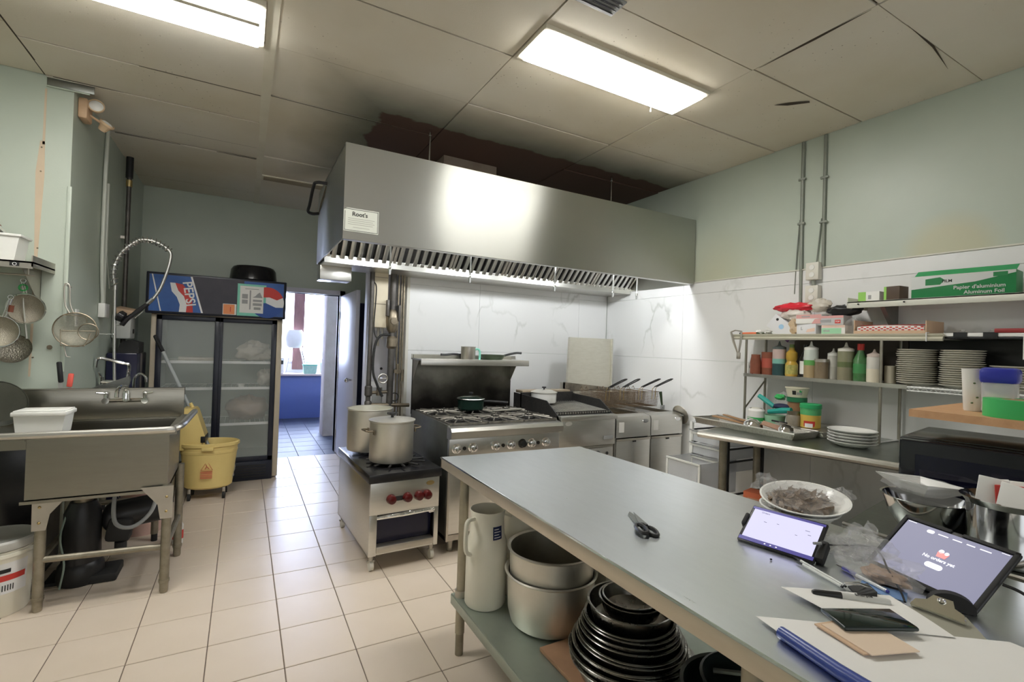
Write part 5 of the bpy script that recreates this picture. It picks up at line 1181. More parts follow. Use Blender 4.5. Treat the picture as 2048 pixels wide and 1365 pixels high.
# drawer tower under the counter end
t = thing('drawer_tower', 'clear plastic drawer tower on black frame under counter end', 'drawer unit', (3.33, 2.50, 0))
TX0, TX1, TY0, TY1 = 3.115, 3.545, 2.322, 2.672
for x in (TX0+.012, TX1-.012):
    for y in (TY0+.012, TY1-.012): MB().box(x-.012, x+.012, y-.012, y+.012, 0, .898, .003).at('post', BLACKPLASTIC if y < 2.5 else WHITEPLASTIC, t)
MB().box(TX0, TX1, TY0, TY1, .885, .899, .003).at('top_panel', CLEARPLASTIC, t)
for k, z in enumerate((.835, .738, .642, .40)):
    MB().box(TX0, TX1, TY0+.004, TY0+.020, z-.012, z, .002).at('runner', BLACKPLASTIC, t); MB().box(TX0, TX1, TY1-.02, TY1-.004, z-.012, z, .002).at('runner', BLACKPLASTIC, t)
    MB().tube([(TX0-.012, TY0+.01, z-.004), (TX0-.012, TY1-.01, z-.004)], .005, 6).at('front_bar', GREYPLASTIC, t)
def drawer(x0, x1, z0, z1, name='drawer'):
    m = MB(); e = .004
    m.box(x0, x1, TY0+.026, TY1-.026, z0, z0+e).box(x0, x0+e, TY0+.026, TY1-.026, z0, z1).box(x1-e, x1, TY0+.026, TY1-.026, z0, z1).box(x0, x1, TY0+.026, TY0+.026+e, z0, z1).box(x0, x1, TY1-.026-e, TY1-.026, z0, z1)
    d_ = m.at(name, CLEARPLASTIC, t)
    r_ = MB().box(x0-.008, x0+.004, TY0+.018, TY1-.018, z1-.014, z1, .002).box(x0-.006, x0+.004, TY0+.018, TY0+.036, z0, z1, .002).box(x0-.006, x0+.004, TY1-.036, TY1-.018, z0, z1, .002)
    l = t.location; r_.v = [(p[0]-l.x, p[1]-l.y, p[2]-l.z) for p in r_.v]; r_.build('front_frame', WHITEPLASTIC, d_)
for z0, z1 in ((.745, .815), (.650, .722), (.555, .628)): drawer(TX0, TX1-.03, z0+.0, z1)
drawer(2.85, 3.25, .41, .645, 'open_drawer')

# wire overshelf standing on the counter
t = thing('wire_overshelf', 'two tier wire overshelf standing on the side counter', 'shelf', (3.44, 1.6, CT))
POSTM = mat('post_steel', (.36, .34, .28), .45, .9, .4, 20, dark=(.2, .18, .14))
for x, y in ((3.315, 2.34), (3.555, 2.34), (3.315, 1.455), (3.555, 1.455)): MB().cyl((x, y, CT+.001), (x, y, 1.56), .0085, 10).at('post', POSTM, t)
MB().tube([(3.315, 1.455, CT+.006), (3.555, 1.455, CT+.006)], .006, 6).tube([(3.315, 2.34, CT+.006), (3.555, 2.34, CT+.006)], .006, 6).at('foot_bar', CHROME, t)
MB().tube([(3.315, 2.34, 1.03), (3.555, 2.34, 1.24)], .006, 6).at('brace', POSTM, t)
MB().box(3.305, 3.575, 1.32, 2.35, 1.281, 1.293, .003).box(3.303, 3.309, 1.32, 2.35, 1.272, 1.296).at('lower_shelf', STEEL, t)
ws = MB().tube([(3.308, .55, 1.284), (3.308, 1.32, 1.284)], .006, 6).tube([(3.57, .55, 1.284), (3.57, 1.32, 1.284)], .006, 6).tube([(3.308, .55, 1.264), (3.308, 1.32, 1.264)], .004, 6)
for k in range(38): ws.tube([(3.308, .56+k*.02, 1.290), (3.57, .56+k*.02, 1.290)], .003, 5)
for k in range(19): ws.tube([(3.308, .56+k*.04, 1.284), (3.308, .58+k*.04, 1.264), (3.308, .60+k*.04, 1.284)], .0025, 5)
ws.at('wire_shelf', WIREWHITE, t)
UP = mat('shelf_cream', (.60, .58, .47), .45, .3, .3, 6, dark=(.45, .42, .3))
MB().box(3.318, 3.585, 1.165, 2.455, 1.575, 1.588, .002).prism([(3.318, 1.590), (3.303, 1.588), (3.305, 1.578), (3.312, 1.572), (3.302, 1.560), (3.306, 1.548), (3.318, 1.548)], 1.165, 2.455).at('upper_shelf', UP, t)
MB().box(3.33, 3.585, .40, 1.165, 1.560, 1.572, .002).at('upper_shelf_end', BLACKPLASTIC, t)
MB().box(3.572, 3.586, .45, 1.42, 1.30, 1.56).at('back_panel', BLACKPLASTIC, t); MB().box(3.574, 3.586, 1.425, 2.13, 1.30, 1.56).at('back_panel', mat('taupe_shelf_shadow', (.13, .11, .095), .6, 0, .5, 6, dark=(.07, .06, .05)), t)  # taupe sheet added behind the bottles for the upper shelf's shadow
MB().tube([(3.30, 1.235, 1.545), (3.298, 1.235, 1.594), (3.33, 1.235, 1.594)], .003, 6).at('tie', PRINTWHITE, t)

# upper wall shelf
t = thing('long_wall_shelf', 'long white wall shelf carrying the foil box', 'shelf', (3.47, .9, 1.765))
MB().box(3.345, 3.589, -.4, 1.665, 1.783, 1.793, .002).box(3.345, 3.352, -.4, 1.665, 1.752, 1.793, .002).box(3.345, 3.589, 1.660, 1.667, 1.752, 1.820, .002).at('board', mat('shelf_white', (.68, .68, .60), .45, .2, .2, 5, dark=(.55, .53, .43)), t)
for y in (1.5, .5): MB().prism([(3.589, 1.783), (3.589, 1.60), (3.575, 1.60), (3.40, 1.77), (3.40, 1.783)], y-.012, y+.012, 'y').at('bracket', DARKSTEEL, t)
MB().cyl((3.345, 1.60, 1.775), (3.340, 1.60, 1.775), .005, 8).cyl((3.345, 1.36, 1.775), (3.340, 1.36, 1.775), .005, 8).at('screw', BLACKIRON, t)

# ---- goods on the upper wall shelf (z 1.793)
def carton(name, label, loc, size, rz, m, prints=(), group=None, tilt=(0, 0)):
    """a box with printed panels; prints = (face, rect, material)"""
    t = thing(name, label, 'box', loc, 0, group); t.rotation_euler = (tilt[0], tilt[1], rz)
    a, b_, h = size
    MB().box(-a/2, a/2, -b_/2, b_/2, 0, h, .002).build('carton', m, t)
    for k, (face, rc, pm) in enumerate(prints):
        if face == 'x-': Mp = face_M((-a/2-.0002, 0, 0), (0, -1, 0), (0, 0, 1))
        elif face == 'y-': Mp = face_M((0, -b_/2-.0002, 0), (1, 0, 0), (0, 0, 1))
        else: Mp = face_M((0, 0, h+.0002), (0, -1, 0), (1, 0, 0))
        if isinstance(rc, tuple) and isinstance(rc[0], str):
            MB().text(rc[0], rc[1], Mp @ Matrix.Translation((rc[2], rc[3], .0012)), .0003, True).build('lettering', pm, t)
        else: decal(rc if isinstance(rc, list) else rect(*rc), Mp, .0008 if k % 2 == 0 else .0011).build('print', pm, t)
    return t
FOILGREEN = mat('foil_box_green', (.02, .22, .07), .4, 0, .3, 8, dark=(.012, .13, .04))
SILVERP = mat('silver_print', (.62, .64, .62), .35, .2)
carton('foil_box', 'long green and white aluminium foil box on the wall shelf', (3.455, 1.13, 1.794), (.13, .43, .125), R(4), FOILGREEN,
       (('x-', [(-.215, .05), (-.10, .06), (.06, .075), (.214, .11), (.214, .124), (-.215, .124)], SILVERP),
        ('x-', [(-.150, .070), (-.085, .070), (-.065, .095), (-.085, .112), (-.150, .105)], FOILGREEN),
        ('x-', ('Papier d\'aluminium', .027, .075, .048), SILVERP), ('x-', ('Aluminum Foil', .027, .095, .020), SILVERP),
        ('x-', ('FILM', .022, -.055, .088), PRINTBLACK), ('x-', (.13, .185, .095, .118), FOILGREEN),
        ('z', [(-.214, -.02), (.10, -.02), (.20, .05), (.20, .064), (-.214, .064)], GREEN), ('z', ('Aluminium', .03, .0, .035), SILVERP)))
t = bpy.data.objects['foil_box']; MB().box(-.066, .066, .214, .2165, .002, .123, .0005).build('end_flap', PAPER, t)
MB().cbox((-.01, 0, .142), (.002, .42, .075), (0, R(58), 0)).build('open_flap', GREEN, t)
carton('gloves_box', 'small white box with green end on the wall shelf', (3.46, 1.575, 1.794), (.11, .115, .062), R(3), PAPER, (('x-', (-.057, -.015, .001, .061), mat('lime_card', (.30, .60, .12), .6)), ('x-', (-.002, .014, .015, .04), PRINTGREY)))
carton('dark_carton', 'small dark carton with red top beside the green ended box', (3.45, 1.445, 1.794), (.09, .085, .085), R(-6), mat('dark_card', (.09, .06, .04), .6), (('x-', (-.042, -.028, .001, .084), mat('lime_card', (.30, .60, .12), .6)), ('z', (-.03, .03, -.03, .03), PRINTRED)))
bag('wrap_bundle', 'bundle of clear bags past the end of the foil box', 'bag', (3.44, .80, 1.794), (.07, .09, .07), 12, FILM)
single('flat_sheet_case', MB().box(-.06, .06, -.12, .12, 0, .005, .001), FILM, 'clear plastic sheet leaning on the wall behind foil box', 'sheet', (3.585, 1.30, 1.794), 0, rot=(0, R(84), 0))

# ---- goods on the overshelf's upper tier (z 1.588)
LAV = mat('glove_box_white', (.70, .70, .72), .6)
carton('tilted_glove_box', 'white glove box with purple corner tilted on the overshelf', (3.43, 2.155, 1.592), (.08, .20, .11), R(6), LAV,
       (('x-', [(.03, .0), (.098, .0), (.098, .055)], mat('violet', (.18, .07, .25), .6)), ('x-', arc((-.01, .06), .018, 0, 360, 14)[:-1], mat('sky', (.35, .55, .75), .6)), ('x-', arc((-.065, .085), .010, 0, 360, 12)[:-1], PRINTBLACK)), tilt=(R(38), 0))
PINKCARD = mat('pink_card', (.72, .38, .36), .6)
G5 = 'glove boxes stacked on the overshelf'
carton('glove_box', 'white glove box under the pink edged one on overshelf', (3.43, 1.935, 1.589), (.10, .135, .072), R(-3), LAV, (('x-', ('L', .03, -.03, .04), PRINTGREY), ('x-', [(.0, .015), (.06, .02), (.06, .045), (.01, .035)], mat('peach', (.75, .55, .45), .6))))
carton('glove_box', 'pink and white glove box topping the taller stack', (3.43, 1.925, 1.662), (.11, .165, .062), R(5), PAPER, (('x-', (-.08, .08, .036, .062), PINKCARD), ('x-', (-.045, .01, .044, .052), PRINTGREY), ('x-', [(.02, .0), (.08, .0), (.08, .034), (.04, .03)], PINKCARD)))
carton('glove_box', 'green fronted glove box under the pink and grey one', (3.43, 1.765, 1.589), (.10, .145, .060), R(2), PAPER, (('x-', (-.070, .05, .004, .04), mat('mint_card', (.35, .66, .42), .6)), ('x-', (-.07, .07, .044, .060), mat('peach', (.75, .55, .45), .6)), ('x-', (-.06, -.02, .015, .03), PRINTWHITE)))
carton('glove_box', 'pink and grey glove box on top of the green one', (3.43, 1.785, 1.650), (.10, .175, .062), R(-2), mat('light_grey_card', (.55, .55, .55), .6), (('x-', (-.087, .087, .046, .062), PINKCARD), ('x-', (-.075, .01, .018, .036), PRINTGREY), ('x-', (.035, .07, .01, .034), PRINTRED), ('x-', ('TOP', .014, .052, .022), PRINTWHITE)))
REDFILM = mat('red_film', (.72, .03, .05), .25, 0, .3, 14, .4, 25, dark=(.45, .01, .02))
t = thing('tortilla_bag', 'red plastic bag of bread lying over the glove boxes', 'bag', (3.45, 2.06, 1.73))
MB().lump((0, 0, .055), (.05, .150, .034), 21, .12).build('bag', REDFILM, t)
MB().lump((.0, -.01, .0), (.06, .10, .05), 22, .2).build('lower_wrap', mat('clear_wrap', (.70, .64, .58), .25, 0, .5, 18, .4, 30), t)
MB().lump((.01, -.17, .06), (.045, .07, .045), 23, .2).build('brown_roll', HAZY, t)
t = thing('ginger_bag', 'small bag of ginger between the tilted and stacked glove boxes', 'bag', (3.42, 2.03, 1.589))
MB().lump((0, 0, .055), (.04, .045, .055), 31, .3).build('bag', mat('ginger_bag', (.58, .42, .26), .35, 0, .6, 20, .5, 30, dark=(.7, .6, .45)), t)
bag('black_bag', 'crumpled black plastic bag on top of the glove boxes', 'bag', (3.45, 1.73, 1.713), (.07, .10, .035), 41, BLACKPLASTIC)
bag('clear_bag', 'crumpled clear bag beside the red checked paper tray', 'bag', (3.40, 1.645, 1.589), (.04, .05, .05), 43, FILM)
bag('white_bag', 'flat white crumpled bag beside the tilted glove box', 'bag', (3.42, 2.27, 1.589), (.06, .05, .018), 44, PAPER)
t = thing('paper_liners', 'box of red checked paper liners on the overshelf', 'box', (3.45, 1.435, 1.589))
MB().box(-.11, .11, -.185, -.180, 0, .075).box(-.11, .11, .180, .185, 0, .085).box(-.11, .11, -.18, .18, 0, .012).box(-.113, -.108, -.18, .18, 0, .02).build('tray', KRAFT, t)
MB().sheet(lambda u, v: (-.10+.2*u, -.17+.34*v, .043+.008*math.sin(v*3)), 4, 10, .03).build('liners', PAPER, t)
ch = MB()
for i in range(22):
    for j in range(3):
        if (i+j) % 2 == 0: ch.box(-.1013, -.1003, -.168+i*.0152, -.155+i*.0152, .020+j*.008, .027+j*.008)
for i in range(22):
    for j in range(6):
        if (i+j) % 2 == 0: ch.box(-.098+j*.02, -.08+j*.02, -.168+i*.0152, -.153+i*.0152, .0535, .0545)
ch.build('red_checks', PRINTRED, t)
t = thing('order_clipboard', 'stack of papers with two binder clips at shelf end', 'paper stack', (3.42, .96, 1.573))
MB().box(-.09, .10, -.25, .22, 0, .018, .002).build('papers', PAPER, t)
for y in (.02, .14): MB().prism([(-.094, -.004), (-.094, .022), (-.06, .014), (-.06, .006)], y-.028, y+.028).build('binder_clip', BLACKPLASTIC, t); MB().tube([(-.085, y-.012, .02), (-.05, y-.010, .035), (-.05, y+.010, .035), (-.085, y+.012, .02)], .0018, 5).build('clip_wire', CHROME, t)
single('red_folder', MB().box(-.09, .09, -.14, .14, 0, .022, .004), mat('dark_red', (.30, .03, .03), .5), 'dark red folder lying on papers at shelf end', 'folder', (3.42, .83, 1.592), R(3))
t = thing('hanging_note', 'white card hanging below the papers at the shelf end', 'note', (3.325, .80, 1.46))
MB().box(0, .002, -.05, .06, 0, .115).build('card', PAPER, t)
MB().box(-.001, 0, -.03, .02, .02, .05).build('print', KRAFT, t)
t = thing('can_opener', 'steel pliers clipped over the corner of the overshelf', 'pliers', (3.30, 2.44, 1.43))
MB().tube([(-.012, .015, .175), (-.012, -.01, .10), (-.012, -.055, .0)], [.008, .010, .006], 6).build('handle', DULLSTEEL, t)
MB().tube([(-.012, -.075, .18), (-.012, -.07, .10), (-.012, -.055, .0)], [.007, .009, .006], 6).tube([(-.012, .015, .175), (.02, .0, .19), (-.012, -.075, .18)], .005, 6).build('handle', DULLSTEEL, t)
MB().cbox((-.012, -.055, -.005), (.012, .03, .05), (0, 0, 0), .004).build('jaw', DULLSTEEL, t)
t = thing('orange_peeler', 'orange handled tool lying at the overshelf corner', 'tool', (3.36, 2.33, 1.589))
MB().tube([(0, .09, .008), (0, 0, .010), (0, -.04, .009)], .008, 8).build('handle', ORANGE, t)
MB().tube([(0, -.04, .009), (0, -.10, .010)], [.007, .005], 8).build('head', mat('dark_olive', (.07, .09, .04), .5), t)
MB().sphere((0, .095, .008), .009, 8, 6).build('tip', BLACKPLASTIC, t)

# ---- bottles, jars on the overshelf's lower tier (z 1.294)
SZ = 1.2935
def squeeze(label, y, r, h, m_low, m_up, capm, band=None, x=3.385):
    t = thing('squeeze_bottle', label, 'bottle', (x, y, SZ), 0); h = min(h*1.13, .247); r *= 1.05
    hb = h*.78
    MB().lathe([(0, 0), (r*.95, 0), (r, .006), (r, hb*.52)], n=22).build('sauce', m_low, t)
    MB().lathe([(r, hb*.52), (r, hb*.94), (r*.92, hb)], n=22).build('body', m_up, t)
    MB().lathe([(r*.98, hb-.004), (r*.98, hb+.012), (r*.45, hb+.020), (r*.25, hb+.026), (.004, h), (0, h)], n=18).build('cap', capm, t)
    if band: MB().lathe([(r*1.005, hb*.44), (r*1.005, hb*.62)], n=22).build('band', band, t)
    return t
KETCH = mat('mayo', (.72, .66, .52), .4)
t = thing('tea_canister', 'white and rust tea caddy at the overshelf corner', 'canister', (3.39, 2.308, SZ))
MB().box(-.03, .03, -.02, .045, 0, .075, .004).build('body', PAPER, t); MB().box(-.0315, -.03, .005, .035, .04, .06).build('label', PRINTGREY, t); MB().box(-.03, .03, -.045, -.022, 0, .025, .003).build('tray', TERRA, t)
t = thing('clay_mug', 'rust brown tall mug on the overshelf', 'mug', (3.395, 2.215, SZ))
MB().lathe([(0, 0), (.044, 0), (.046, .02), (.046, .165), (.043, .166), (.041, .02), (0, .012)], n=24).build('body', TERRA, t)
MB().lathe([(.0465, .05), (.0465, .12)], n=24).build('band', mat('brick_red', (.42, .09, .06), .5), t)
single('clay_jar', MB().lathe([(0, 0), (.036, 0), (.037, .09), (.03, .13), (.03, .145), (0, .146)], n=20), TERRA, 'low rust jar in front of the tall mug', 'jar', (3.338, 2.276, SZ))
squeeze('dark teal squeeze bottle with pink top', 2.125, .042, .225, mat('teal_dark', (.03, .075, .08), .4), mat('dusty_pink', (.50, .38, .34), .5), mat('dark_tip', (.10, .12, .11), .5), mat('teal_label', (.20, .45, .38), .5))
t = thing('honey_bottle', 'waisted yellow honey bottle with label', 'bottle', (3.39, 2.037, SZ))
MB().lathe([(0, 0), (.036, 0), (.040, .01), (.040, .085), (.028, .105), (.036, .125), (.036, .165), (.018, .185), (.016, .205), (0, .205)], n=22).build('body', mat('honey_yellow', (.52, .33, .05), .3, 0, .4, 14, dark=(.35, .2, .03)), t)
MB().lathe([(.0405, .015), (.0405, .08)], n=22).build('label', mat('honey_label', (.55, .48, .14), .5, 0, .9, 40, dark=(.15, .18, .05)), t)
MB().lathe([(.017, .195), (.015, .225), (0, .226)], n=14).build('cap', mat('olive_cap', (.13, .20, .05), .5), t)
t = thing('vinegar_bottle', 'dark bottle with white label between honey and green banded bottles', 'bottle', (3.44, 1.968, SZ))
MB().lathe([(0, 0), (.034, 0), (.036, .01), (.036, .13), (.014, .18), (.014, .225), (0, .226)], n=20).build('body', mat('dark_bottle', (.02, .02, .018), .15), t)
MB().lathe([(.0365, .02), (.0365, .11)], n=20).build('label', PAPER, t)
squeeze('clear squeeze bottle with green band, tan sauce inside', 1.900, .041, .235, mat('tan_sauce', (.42, .32, .18), .4), mat('cloudy', (.55, .60, .54), .35), WHITEPLASTIC, mat('green_band', (.13, .38, .10), .5))
t = thing('spice_jar', 'short brown spice jar with metal lid', 'jar', (3.37, 1.822, SZ))
MB().lathe([(0, 0), (.038, 0), (.040, .006), (.040, .115), (0, .116)], n=22).build('body', mat('spice_brown', (.26, .20, .13), .3, 0, .5, 20, dark=(.14, .1, .06)), t)
MB().lathe([(.042, .110), (.042, .130), (0, .131)], n=22).build('lid', DULLSTEEL, t)
squeeze('slim grey white squeeze bottle behind the spice jar', 1.775, .033, .18, mat('greyish', (.42, .41, .36), .4), mat('greyish2', (.48, .47, .42), .4), WHITEPLASTIC, x=3.42)
squeeze('wide olive squeeze bottle with pale cap', 1.682, .044, .215, mat('olive_sauce', (.25, .23, .15), .4), mat('olive_sauce2', (.22, .22, .13), .4), OFFWHITE, mat('moss', (.12, .15, .06), .5))
t = thing('green_bottle', 'clear bottle of green liquid with red cap', 'bottle', (3.39, 1.600, SZ))
MB().lathe([(0, 0), (.036, 0), (.038, .01), (.038, .135), (.017, .185), (.016, .20), (0, .20)], n=22).build('body', mat('green_liquid', (.05, .17, .05), .2, 0, .5, 10, dark=(.25, .3, .24)), t)
MB().lathe([(.0385, .05), (.0385, .11)], n=22).build('label', mat('green_label', (.06, .25, .08), .5), t)
MB().lathe([(.018, .195), (.019, .235), (0, .236)], n=16).build('cap', PRINTRED, t)
squeeze('white squeeze bottle at the end of the bottle row', 1.522, .037, .18, KETCH, mat('white_upper', (.62, .60, .54), .4), mat('pinkish_cap', (.62, .52, .46), .4))
single('blue_tin', MB().lathe([(0, 0), (.03, 0), (.03, .10), (.026, .105), (0, .105)], n=18), mat('tin_cream', (.5, .46, .36), .5), 'small cream tin behind the overshelf post', 'tin', (3.45, 1.465, SZ))
# plates
def plate_mesh(r, h, m):
    return MB().lathe([(0, .004), (r*.55, .002), (r*.58, 0), (r*.62, .002), (r*.80, h*.5), (r, h), (r+.001, h+.003), (r-.004, h+.004), (r*.78, h*.5+.005), (r*.60, .007), (0, .008)], n=40).mesh('plate', m)
def plates(mesh, x, y, z, n, dz, label, group, wob=.004):
    for k in range(n):
        lab = ('bottom' if k == 0 else 'topmost' if k == n-1 else 'middle')+' '+label
        o = bpy.data.objects.new('plate', mesh); COL.objects.link(o)
        o.location = (x+random.uniform(-wob, wob), y+random.uniform(-wob, wob), z+k*dz); o.rotation_euler = (0, 0, random.uniform(0, 6)); tag(o, lab, 'plate', group)
pm = plate_mesh(.094, .014, DARKCERAMIC)
plates(pm, 3.42, 1.320, 1.2945, 17, .0118, 'cream plate in the tall stack beside the white squeeze bottle', 'first tall stack of cream plates')
plates(pm, 3.42, 1.120, 1.2945, 17, .0118, 'cream plate in the tall stack behind the white cup', 'second tall stack of cream plates')
plates(plate_mesh(.105, .014, DARKCERAMIC), 3.42, .90, 1.2945, 10, .0125, 'cream plate in the low stack behind the blue lidded container', 'low stack of cream plates')

# ---- goods on the side counter
PERFTRAY = mat('perforated_tray', (.62, .60, .54), .35, 1.0, .5, 110, .5, 150, dark=(.2, .19, .16), alpha=.7)
t = thing('perforated_tray', 'long perforated steel tray of utensils on the side counter', 'tray', (2.985, 2.05, CT+.001), R(1))
a, b_ = .135, .36
for p in ([(-a*.9, 0), (-a, .038)], [(a*.9, 0), (a, .038)]): MB().prism([(p[0][0], 0), (p[0][0]+.002, 0), (p[1][0]+.002, .038), (p[1][0], .038)], -b_*.95, b_*.95).build('side', PERFTRAY, t)
MB().prism([(-b_*.95, 0), (-b_*.95+.002, 0), (-b_+.002, .038), (-b_, .038)], -a*.95, a*.95, 'x').build('end', PERFTRAY, t)
MB().prism([(b_*.95-.002, 0), (b_*.95, 0), (b_, .038), (b_-.002, .038)], -a*.95, a*.95, 'x').build('end', PERFTRAY, t)
MB().box(-a*.9, a*.9, -b_*.95, b_*.95, 0, .002).build('base', PERFTRAY, t)
MB().tube([(-a, -b_, .040), (a, -b_, .040), (a, b_, .040), (-a, b_, .040)], .005, 6, closed=True).build('rim', STEEL, t)
for k, (y, z, r_, lb) in enumerate(((2.02, .955, .066, 'upturned steel ladle bowl in the middle of the utensil tray'), (1.80, .952, .050, 'smaller upturned steel ladle at the tray corner'))):
    t = thing('ladle', lb, 'ladle', (2.955, y, z))
    MB().lathe([(r_, 0), (r_*.98, .01), (r_*.8, .038), (r_*.4, .055), (0, .06)], n=24).build('bowl', CHROME, t)
    MB().tube([(r_*.9, .0, .012), (r_+.06, .05, .03), (r_+.10, .16, .04)], [.007, .006, .005], 6).build('handle', STEEL, t)
KR = mat('wood_spoon', (.40, .24, .12), .6, 0, .5, 20, stretch=(2, 12, 12), dark=(.25, .14, .07))
t = thing('wooden_spatula', 'pair of wooden spatulas lying at the tray far end', 'spatula', (3.01, 2.23, .955))
MB().cbox((0, 0, .018), (.05, .26, .010), (R(5), 0, R(8)), .004).build('blade', KR, t); MB().cbox((.03, -.02, .032), (.045, .22, .010), (R(4), R(6), R(-12)), .004).build('blade', KR, t)
t = thing('steel_turner', 'flat steel turner resting on the tray rim', 'turner', (2.98, 1.79, .985))
MB().cbox((0, 0, .020), (.11, .12, .003), (R(12), R(10), R(30))).build('blade', DULLSTEEL, t); MB().tube([(.05, .05, .025), (.10, .18, .02)], .006, 6).build('handle', BLACKPLASTIC, t)
single('pink_paper', MB().cbox((0, 0, .02), (.09, .11, .006), (R(14), R(-8), R(25))), mat('dusty_rose', (.46, .28, .20), .7), 'folded brown paper packet lying in the utensil tray', 'packet', (3.01, 1.93, .962))
t = thing('shallow_pan', 'shallow steel baking pan behind the utensil tray', 'pan', (3.352, 1.83, CT+.001), R(2))
MB().prism([(-.20, 0), (.18, 0), (.20, .035), (-.22, .035)], -.14, .14).box(-.225, .205, -.15, .15, .033, .038, .002).build('body', DULLSTEEL, t)
PZ = CT+.042
t = thing('bouillon_tub', 'yellow bouillon tub with green lid in the baking pan', 'tub', (3.245, 1.815, PZ))
MB().lathe([(0, 0), (.056, 0), (.058, .004), (.059, .085), (0, .086)], n=26).build('body', mat('bouillon_yellow', (.72, .50, .10), .45), t)
MB().lathe([(.060, .083), (.060, .128), (.058, .130), (0, .130)], n=26).build('label_top', mat('bouillon_green', (.10, .42, .16), .45), t)
MB().lathe([(.063, .125), (.063, .150), (.058, .154), (0, .155)], n=26).build('lid', GREEN, t)
wrap_band(MB(), .0592, .0597, .095, .118, 190, 250).build('logo_patch', GREEN, t)
wrap_band(MB(), .0578, .0588, .01, .045, 170, 235).build('red_swirl', PRINTRED, t)
wrap_band(MB(), .0582, .0592, .004, .030, 178, 222).build('bowl_print', PRINTWHITE, t)
t = thing('cocoa_jar', 'large brown jar with green lid behind the bouillon tub', 'jar', (3.31, 1.945, PZ))
MB().lathe([(0, 0), (.058, 0), (.060, .10), (.054, .155), (0, .156)], n=26).build('body', mat('cocoa', (.30, .16, .08), .3), t)
MB().lathe([(.062, .150), (.062, .180), (0, .181)], n=26).build('lid', mat('forest', (.02, .16, .07), .4), t)
t = thing('margarine_tub', 'cream printed tub stacked on the brown jar', 'tub', (3.31, 1.945, PZ+.182))
MB().lathe([(0, 0), (.058, 0), (.070, .058), (.073, .06), (.072, .066), (0, .066)], n=28).build('body', mat('cream_tub', (.66, .62, .48), .4), t)
wrap_band(MB(), .0625, .0675, .018, .045, 185, 205).build('print', PRINTBLACK, t); wrap_band(MB(), .0625, .066, .018, .036, 208, 238).build('print', PRINTGREY, t); wrap_band(MB(), .0645, .068, .03, .05, 222, 236).build('leaf_print', GREEN, t)
t = thing('glass_jar', 'clear glass spice jar in front of the brown jar', 'jar', (3.20, 1.900, PZ))
MB().lathe([(0, .0), (.042, 0), (.044, .06), (.036, .075), (0, .076)], n=22).build('body', mat('smoky_jar', (.25, .22, .17), .12, 0, .5, 20, dark=(.45, .42, .35)), t)
MB().lathe([(.038, .072), (.038, .095), (0, .096)], n=22).build('lid', COPPER, t)
t = thing('mayo_jar', 'white jar with green base band at back of tray', 'jar', (3.20, 2.165, CT+.002))
MB().lathe([(0, 0), (.055, 0), (.056, .04)], n=24).lathe([(.056, .075), (.04, .10), (.03, .125), (0, .126)], n=24).build('body', OFFWHITE, t)
MB().lathe([(.0563, .036), (.0563, .078)], n=24).build('band', BRIGHTGREEN, t); MB().lathe([(.0565, .06), (.0562, .105), (.045, .12)], n=24).build('upper_label', PAPER, t)
t = thing('pale_green_tub', 'pale green tub holding teal handled scoops', 'tub', (3.25, 2.06, CT+.002))
MB().lathe([(0, 0), (.056, 0), (.066, .085), (.062, .085), (.052, .006), (0, .005)], n=24).build('body', mat('pale_mint', (.35, .62, .42), .45), t)
t = thing('teal_scoop', 'teal handled scoop slanting up from pale green tub', 'scoop', (3.24, 2.10, 1.06))
MB().tube([(0, -.04, .02), (0, .02, .055), (0, .075, .085)], [.016, .018, .016], 8).build('handle', TEAL, t)
t = thing('teal_tongs', 'teal handled tongs lying level across pale green tub', 'tongs', (3.20, 1.99, 1.045))
MB().tube([(0, .085, .0), (0, -.01, .02), (0, -.075, .03)], [.015, .020, .018], 8).build('handle', TEAL, t)
single('navy_pad', MB().sphere((0, 0, 0), (.045, .06, .022), 18, 10), mat('navy_fabric', (.02, .025, .07), .7), 'navy rounded scrubber between the teal handles', 'scrubber', (3.26, 2.02, 1.085))
t = thing('herb_bag', 'clear bag with green leaf print standing behind the scoops', 'bag', (3.36, 2.07, CT+.002))
MB().lump((0, 0, .115), (.05, .065, .115), 51, .12).build('bag', FILM, t); MB().lump((-.02, .01, .205), (.035, .035, .02), 52, .2).build('print', BRIGHTGREEN, t)
plates(plate_mesh(.120, .026, CERAMIC), 3.055, 1.475, CT+.001, 5, .0165, 'white plate in the short stack on the side counter', 'five white plates on the side counter', .003)

# floor clutter under the counter
t = thing('storage_crate', 'dark crate on the counter undershelf below orange carton', 'crate', (3.05, 2.0, .213), R(10))
MB().box(-.09, .09, -.12, .12, 0, .22, .006).build('body', mat('crate_dark', (.07, .07, .06), .6), t); MB().box(-.097, .097, -.127, .127, .205, .222, .004).build('rim', BLACKPLASTIC, t)
t = thing('orange_carton', 'small orange carton on the dark crate under the counter', 'box', (3.05, 2.015, .4355), R(12))
MB().box(-.06, .06, -.09, .09, 0, .085, .004).build('carton', ORANGE, t); MB().box(-.0615, -.06, -.05, .06, .02, .05).build('label', mat('pale_orange', (.80, .42, .28), .6), t)
t = thing('jar_pack', 'pack of small glass jars beside the orange carton', 'jar pack', (2.86, 1.88, .213), R(12))
for i in range(3): MB().lathe([(0, 0), (.03, 0), (.031, .06), (.022, .075), (0, .076)], (0, -.07+i*.065, 0), 16).build('jar', mat('smoky_jar', (.25, .22, .17), .12), t)
t = thing('dark_pan', 'large dark pan stored on the undershelf of the counter', 'pan', (3.22, 1.43, .213))
MB().prism([(-.17, 0), (.17, 0), (.20, .10), (-.20, .10)], -.22, .22).build('body', BLACKENAMEL, t); MB().box(-.21, .21, -.23, .23, .095, .102, .003).build('rim', BLACKENAMEL, t)

